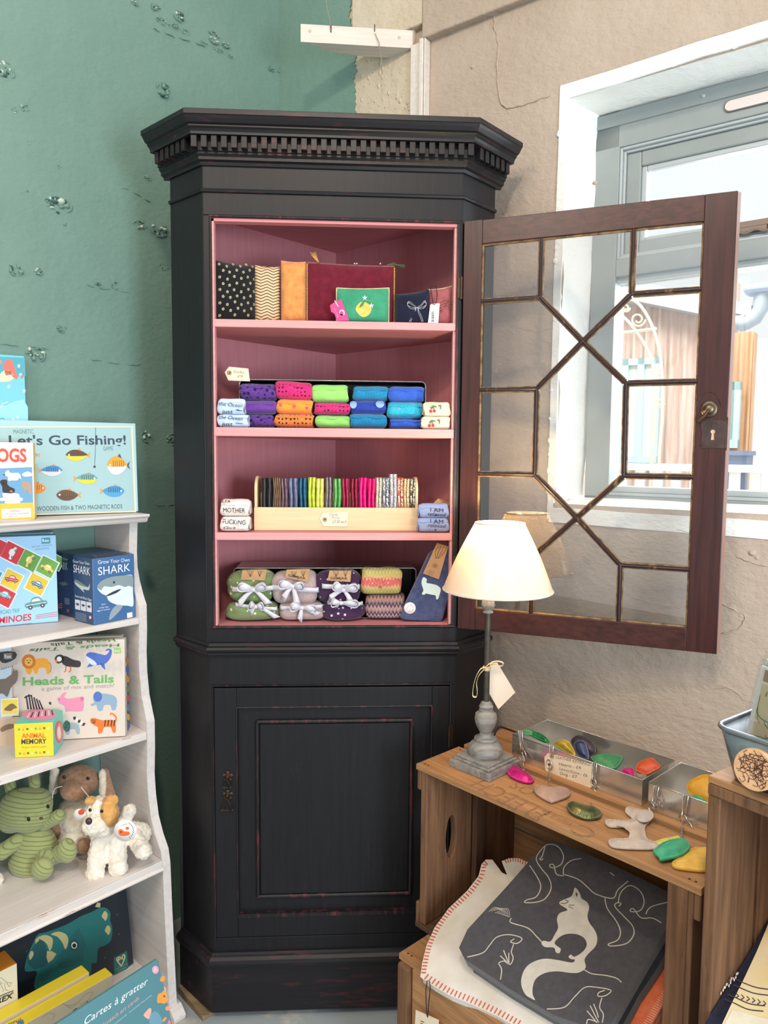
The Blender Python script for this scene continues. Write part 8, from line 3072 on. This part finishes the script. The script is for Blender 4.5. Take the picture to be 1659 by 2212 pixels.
def lb(mb):
    mb.ball(rp(410, 1090, db), (110*su, 90*su, 140*su), nu=24, nv=16); mb.ball(rp(400, 1200, db-.01), (105*su, 85*su, 80*su), nu=24, nv=16)
plush('body', lb, m_creamfur, lap, tx=tex, disp=.007)
def lf(mb):
    mb.ball(rp(460, 1235, db-.045), (44*su, 40*su, 48*su)); mb.ball(rp(440, 1220, db-.02), (44*su, 40*su, 44*su))
plush('leg', lf, m_brownfur, lap, tx=tex2, disp=.0025)
def lf2(mb):
    mb.ball(rp(300, 1100, db-.02), (34*su, 34*su, 60*su)); mb.ball(rp(306, 1150, db-.03), (32*su, 34*su, 34*su))
plush('leg', lf2, m_brownfur, lap, tx=tex2, disp=.0025)
on_front(lap, [rp(482, 866, db-.055), rp(352, 860, db-.052)], (11*su, 6*su, 11*su), m_eye, 'eye')
wk = MB()
for pts in ([(340, 910), (305, 920), (290, 950), (288, 975)], [(445, 915), (465, 940), (490, 970)]):
    wk.tube([rp(p[0], p[1], db-.058) for p in catmull(pts, 5, False)], .0011, 5)
link('tag_thread', wk, M('white_thread', (226, 216, 200), .8), lap)
# white terrier
zz = zp(ZB, 560, 1405)
Yt = hz(zz[0], zz[1], S4Z).y
def tp(x, y, d=0.0):
    p = zp(ZB, x, y); return hy(p[0], p[1], Yt+d)
sv = (tp(300, 1100)-tp(200, 1100)).length/100
ter = thing('plush_terrier', 'white curly plush terrier with tan ear and round swing tag', 'plush toy', V(tp(600, 1300).x, Yt+.04, S4Z))
def tb(mb):
    for k in range(8):
        t = k/7
        mb.ball(tp(575+190*t, 1165-10*t+20*t*t, .03+.05*t), ((82-16*t)*sv, 70*sv, (80-10*t)*sv), nu=20, nv=14)
    for x, d, yb in ((522, .004, 1385), (648, .012, 1362)):
        for k in range(8):
            t = k/7
            mb.ball(tp(x+(25 if x < 600 else -10)*(1-t), 1200+(yb-1200)*t, d+.012*(1-t)), ((48+6*math.sin(PI*t)+(8 if k == 7 else 0))*sv, 46*sv, 42*sv), nu=16, nv=10)
    for k in range(6):
        t = k/5
        mb.ball(tp(735+50*t, 1190+75*t, .05-.035*t), (50*sv, 46*sv, 46*sv), nu=16, nv=10)
    for k in range(5):
        t = k/4
        mb.ball(tp(690+20*t, 1085-45*t, .06), (40*sv, 34*sv, 36*sv), nu=14, nv=10)
plush('body', tb, m_whitefur, ter, disp=.0075, vox=.003, smooth=3)
def tt(mb):
    mb.ball(tp(550, 1050, .012), (88*sv, 76*sv, 88*sv), nu=24, nv=16)
    mb.ball(tp(520, 1118, -.018), (70*sv, 64*sv, 58*sv)); mb.ball(tp(560, 1140, -.004), (72*sv, 60*sv, 52*sv))
hd_ = plush('head', tt, m_whitefur, ter, disp=.0075, vox=.003, smooth=3)
def tpatch(mb):
    mb.ball(tp(602, 1055, -.010), (50*sv, 54*sv, 76*sv), rot=Matrix.Rotation(R(-12), 3, 'Y'))
plush('tan_patch', tpatch, m_tanfur, hd_, disp=.006, vox=.003, smooth=3)
def tear(mb):
    for k in range(5):
        t = k/4
        mb.ball(tp(590+14*t, 1000-22*t, .004-.012*t), ((40-16*t)*sv, 18*sv, (34-10*t)*sv), nu=14, nv=10)
    mb.ball(tp(628, 985, -.012), (22*sv, 12*sv, 34*sv))
plush('ear', tear, m_tanfur, ter, disp=.004, vox=.003, smooth=3)
def tear2(mb):
    for k in range(5):
        t = k/4
        mb.ball(tp(500-14*t, 985+8*t, .004-.014*t), ((34-10*t)*sv, 16*sv, (26-6*t)*sv), nu=14, nv=10)
plush('ear', tear2, m_tanfur, ter, disp=.004, vox=.003, smooth=3)
on_front(ter, [tp(487, 1101, -.056)], (18*sv, 14*sv, 20*sv), M('dark_brown_nose', (62, 46, 44), .4), 'nose')
on_front(ter, [tp(558, 1046, -.046), tp(494, 1040, -.040)], (9*sv, 6*sv, 10*sv), m_eye, 'eye')
def roundtag(label, c, r, d, logo, parent):
    mb = MB()
    o = tp(*c, d)
    mb.lathe([(r*sv, 0), (r*sv, .0008), (0, .0009)], 36, fr=basis(o, (1, 0, 0), (0, 0, 1), (0, -1, 0)))
    t = tag(link('swing_tag', mb, m_paper), label, 'tag')
    a = Art(o+V(0, -.0009, 0), (1, 0, 0), (0, 0, 1), .0002); a.zoom(*ZB)
    logo(a)
    a.done('tag_print', t)
    return t
def lg(a):
    a.poly([(650, 1150), (668, 1145), (680, 1156), (705, 1158), (712, 1172), (690, 1182), (660, 1180), (650, 1168)], (232, 104, 44), 3)
    a.ell(700, 1140, 9, 8, (232, 104, 44)); a.layer(); a.ell(663, 1160, 4, 5, (70, 50, 40)); a.layer(-1)
    for k, ch in enumerate('LOVE FOREVER'):
        if ch == ' ': continue
        an = R(100-17*k)
        x, y = 686+46*math.cos(an), 1152-46*math.sin(an)
        tx, ty = math.sin(an), math.cos(an)
        a.text(ch, (x-4*tx, y-4*ty), (x+4*tx, y+4*ty), (70, 66, 66), h=11)
def lg0(a):
    a.poly([(650, 1150), (668, 1145), (680, 1156), (705, 1158), (712, 1172), (690, 1182), (660, 1180), (650, 1168)], (232, 104, 44), 3)
    a.ell(698, 1140, 10, 9, (232, 104, 44)); a.layer(); a.ell(663, 1160, 4, 5, (70, 50, 40)); a.layer(-1)
    a.line([(668, 1128), (682, 1118), (700, 1116)], 2.5, (120, 110, 110), 3)
    for k in range(9):
        an = R(62-15*k)
        x, y = 687+44*math.cos(an), 1152-44*math.sin(an)
        a.line([(x-3, y-5), (x+4, y+4)], 3, (84, 78, 78))
roundtag('round white swing tag with orange logo on the terrier', (687, 1152), 61, -.052, lg0, ter)
def lg2(a):
    a.poly([(428, 1048), (448, 1034), (464, 1044), (458, 1062), (436, 1066)], (206, 84, 50), 3)
roundtag('smaller round tag hanging between the brown dog and terrier', (438, 1065), 34, -.012, lg2, lap)
# white paw of a further toy at the picture edge
def paw(mb):
    mb.ball(rp(-22, 1425, -.01), (40*su, 40*su, 42*su)); mb.ball(rp(-50, 1400, .01), (50*su, 45*su, 55*su)); mb.ball(rp(-80, 1330, .03), (60*su, 55*su, 90*su))
pw = plush('plush_toy', paw, m_whitefur, None, disp=.005)
tag(pw, 'white fluffy plush toy just entering the picture left of rabbit', 'plush toy')

# --- bottom shelf
zz = zp(ZB, 733, 1890)
yT = R(45)
Bq = hz(zz[0], zz[1], ZLOW)
nT = V(math.sin(yT), -math.cos(yT), 0)
DK = (24, 34, 44)
F = boxitem('craft_kit_box', 'black kit box with a green triceratops mask on bottom shelf', 'kit box', None, yT, .40, .270, .030, ZLOW, [pk(DK), pk((18, 24, 30)), pk((30, 44, 50))], lean=R(9), at=Bq)
a = F.front(); a.zoom(*ZC)
TQ, TQD, HORN = (28, 112, 108), (20, 84, 86), (200, 186, 128)
a.poly([(225, 820), (240, 700), (290, 580), (340, 490), (420, 470), (600, 400), (720, 330), (820, 290), (900, 250), (960, 260), (990, 310), (985, 360), (1005, 430), (995, 540), (940, 590), (880, 620), (865, 740), (820, 750), (815, 830), (740, 900), (350, 990), (310, 910), (330, 820)], TQ, 3)
a.layer()
a.poly([(710, 440), (770, 590), (740, 670), (740, 740), (560, 800), (500, 750), (360, 780), (350, 900), (420, 900), (480, 760), (560, 640), (640, 500)], (24, 100, 98), 2)
a.poly([(240, 720), (300, 600), (380, 540), (420, 640), (430, 740), (350, 790), (300, 800)], TQD, 3)
a.layer()
a.poly([(340, 520), (400, 495), (465, 520), (470, 580), (445, 640), (420, 580), (380, 545)], HORN, 3)
a.poly([(455, 490), (520, 465), (590, 490), (612, 550), (585, 625), (555, 560), (510, 510)], HORN, 3)
a.poly([(420, 640), (505, 665), (430, 745)], HORN, 2)
a.poly([(265, 660), (285, 635), (300, 670), (270, 720), (258, 690)], HORN, 3)
a.poly([(315, 540), (350, 505), (345, 550), (318, 575)], HORN)
for cx, cy in ((938, 322), (965, 450)):
    a.poly([(cx-28, cy+4), (cx, cy-42), (cx+26, cy-6), (cx+8, cy+46), (cx-10, cy+30)], HORN, 3)
a.poly([(850, 245), (870, 205), (900, 210), (895, 250)], HORN)
a.ell(663, 588, 44, 52, TQD); a.layer(); a.ell(663, 588, 26, 30, (240, 232, 210)); a.layer(); a.ell(663, 590, 17, 20, (22, 20, 22)); a.layer(-4)
a.line([(700, 430), (770, 590), (735, 680), (745, 740)], 5, TQD)
a.poly([(1018, 700), (1135, 640), (1150, 790), (1022, 850)], (30, 96, 90)); a.layer()
a.line([(1085, 775), (1045, 720), (1050, 700), (1075, 695), (1088, 712), (1100, 675), (1115, 680), (1115, 710), (1085, 775)], 9, (196, 184, 140), 3); a.ell(1063, 716, 10, 12, (196, 184, 140)); a.line([(1095, 690), (1105, 720)], 7, (196, 184, 140))
a.text('CREATE YOUR OWN', (1035, 812), (1140, 758), (150, 170, 140), h=11); a.text('DINOSAUR', (1058, 824), (1128, 790), (150, 170, 140), h=11)
a.layer(-1)
for k in range(5):
    x0, y0 = 1020+32*k, 905-22*k
    a.poly([(x0, y0-26), (x0+34, y0-48), (x0+34, y0-12), (x0, y0+12)], (202, 196, 150)); a.layer(); a.poly([(x0+2, y0+8), (x0+32, y0-12), (x0+18, y0-36)], (26, 26, 26)); a.layer(-1)
for x, y in ((1050, 315), (940, 700), (1065, 490), (240, 640), (380, 800)):
    a.line([(x-5, y+8), (x+5, y-8)], 4, (120, 140, 140))
a.done('printed_front', F.o)
# orange-lidded dinosaur box on the left, then the two yellow boxes and the scratch card pack
nY = V(math.sin(R(46)), -math.cos(R(46)), 0)
T1 = hz(*zp(ZC, 800, 832), ZLOW+.125)
Po = hit(*zp(ZC, 152, 752), T1-nY*.036, nY)
F = boxitem('craft_kit_box', 'orange-topped cream dinosaur kit box at lower left edge', 'kit box', None, R(46), .17, Po.z-ZLOW, max(.02, min(.06, (Po-Bq).dot(nT)-.004)), ZLOW, [pk((226, 216, 190)), pk((214, 200, 168)), pk((222, 140, 46))], at=V(Po.x, Po.y, ZLOW))
a = F.front(); a.zoom(*ZC)
for p in ([(-20, 900), (10, 880), (60, 920), (110, 925)], [(0, 930), (30, 990), (20, 1010)], [(40, 925), (50, 985), (75, 995)], [(-40, 890), (-10, 905), (20, 935)], [(60, 925), (85, 960), (95, 930)]):
    a.line(p, 4, (150, 140, 126), 4)
a.line([(-60, 1066), (120, 994)], 7, (40, 38, 38)); a.text('DINOSAUR', (-20, 1080), (122, 1022), (60, 58, 56), h=22); a.text('T-REX', (-110, 1150), (112, 1058), (50, 48, 46), h=46, bold=.03)
a.done('printed_front', F.o)
YL = (238, 214, 56)
bx = []
for k, (rb_, off, lb, hh) in enumerate((((800, 832), .0, 'yellow string art box nearer the triceratops kit', .0), ((1010, 850), .0, 'second yellow string art box standing in front of the first', .0))):
    zt_ = ZLOW+(.125 if k == 0 else .118)
    p = zp(ZC, *rb_)
    T = hz(p[0], p[1], zt_)
    yy = R(46)
    n_ = V(math.sin(yy), -math.cos(yy), 0)
    F = boxitem('craft_kit_box', lb, 'kit box', None, yy, .36, zt_-ZLOW, .034 if k == 0 else (T-bx[0][1]).dot(n_)-.002, ZLOW, [pk((222, 208, 182)), pk((226, 216, 190)), pk(YL)], at=V(T.x, T.y, ZLOW))
    bx.append((F, T))
F, T = bx[1]
a = F.front(); a.zoom(*ZC)
for p in ([(560, 1110), (620, 1130), (700, 1100), (760, 1030), (830, 1010), (800, 1070), (720, 1120)], [(370, 1240), (430, 1200), (490, 1210), (470, 1250)], [(600, 1140), (640, 1150), (680, 1120)]):
    a.line(p, 5, (190, 170, 162), 4)
a.line([(770, 1108), (784, 1090)], 8, (50, 46, 46)); a.line([(650, 1180), (690, 1150)], 8, (50, 46, 46))
a.done('printed_front', F.o)
a = F.top(); a.zoom(*ZC)
a.text('STRING', (185, 1240), (70, 1292), (80, 84, 84), h=22, bold=.02)
a.poly([(150, 1278), (205, 1254), (218, 1290), (160, 1310)], (92, 130, 160))
a.done('printed_top', F.o)
# pale green flat boxes and the teal scratch-art pack leaning in front
p = zp(ZC, 985, 985)
zt_ = ZLOW+.075
T = hz(p[0], p[1], zt_)
F = boxitem('craft_kit_box', 'pale green ridged kit box behind the teal scratch card pack', 'kit box', None, R(46), .33, zt_-ZLOW, min(.028, (T-bx[1][1]).dot(nT)-.008), ZLOW, [pk((150, 198, 162)), pk((140, 186, 150)), pk((160, 206, 172))], at=V(T.x, T.y, ZLOW)+nT*.008)
a = F.front(); a.zoom(*ZC)
for k in range(4):
    a.line([(985, 1008+20*k), (700, 1165+20*k), (560, 1245+20*k)], 3, (120, 168, 134))
a.done('printed_front', F.o)
yG = R(50)
p = zp(ZC, 1415, 730)
zt_ = .252
T = hz(p[0], p[1], zt_)
lean = R(20)
hG = (zt_-ZLOW-.0)/math.cos(lean)
nG_ = V(math.sin(yG), -math.cos(yG), 0)
F = boxitem('craft_kit_pack', 'teal scratch art card pack with white script leaning at front', 'card pack', None, yG, .33, hG, .012, ZLOW, [pk((88, 138, 146)), pk((70, 112, 120)), pk((110, 156, 162))], lean=lean, at=V(T.x, T.y, ZLOW)+nG_*(hG*math.sin(lean)))
F_scr = F
a = F.front(); a.zoom(*ZC)
a.text('Cartes à gratter', (760, 1302), (1330, 930), (238, 242, 240), h=64, slant=.35)
a.text('Scratch art cards', (915, 1330), (1250, 1072), (222, 160, 160), h=38, slant=.3)
a.text('TECHNIQUE 001 · FAÇONNÉE PAPA MAMIE', (1000, 1320), (1358, 1040), (200, 214, 214), h=12)
a.ell(1392, 808, 30, 36, (240, 160, 186)); a.layer(); a.text('6', (1382, 826), (1402, 816), (248, 236, 240), h=36); a.layer(-1)
OG = (238, 156, 70)
a.poly([(1408, 1100), (1415, 1030), (1445, 1015), (1470, 990), (1490, 1020), (1505, 1070), (1480, 1110), (1440, 1105)], OG, 3); a.layer(); a.ell(1470, 1045, 9, 11, (150, 90, 40)); a.layer(-1)
a.poly([(1432, 900), (1450, 865), (1475, 870), (1470, 910), (1445, 915)], OG, 3)
a.poly([(1480, 1150), (1505, 1130), (1530, 1150), (1520, 1170), (1490, 1172)], (236, 150, 130), 3)
a.poly([(1450, 1270), (1480, 1230), (1492, 1245), (1470, 1270)], OG, 3)
a.poly([(1500, 1285), (1515, 1255), (1530, 1280), (1520, 1310)], (236, 120, 150), 3)
a.poly([(1285, 1215), (1310, 1180), (1340, 1150), (1356, 1165), (1350, 1215), (1335, 1250), (1310, 1240)], (238, 176, 156), 3)
a.poly([(1340, 1230), (1380, 1180), (1420, 1200), (1450, 1260), (1430, 1330), (1350, 1330)], (110, 156, 176), 3)
a.done('printed_front', F.o)
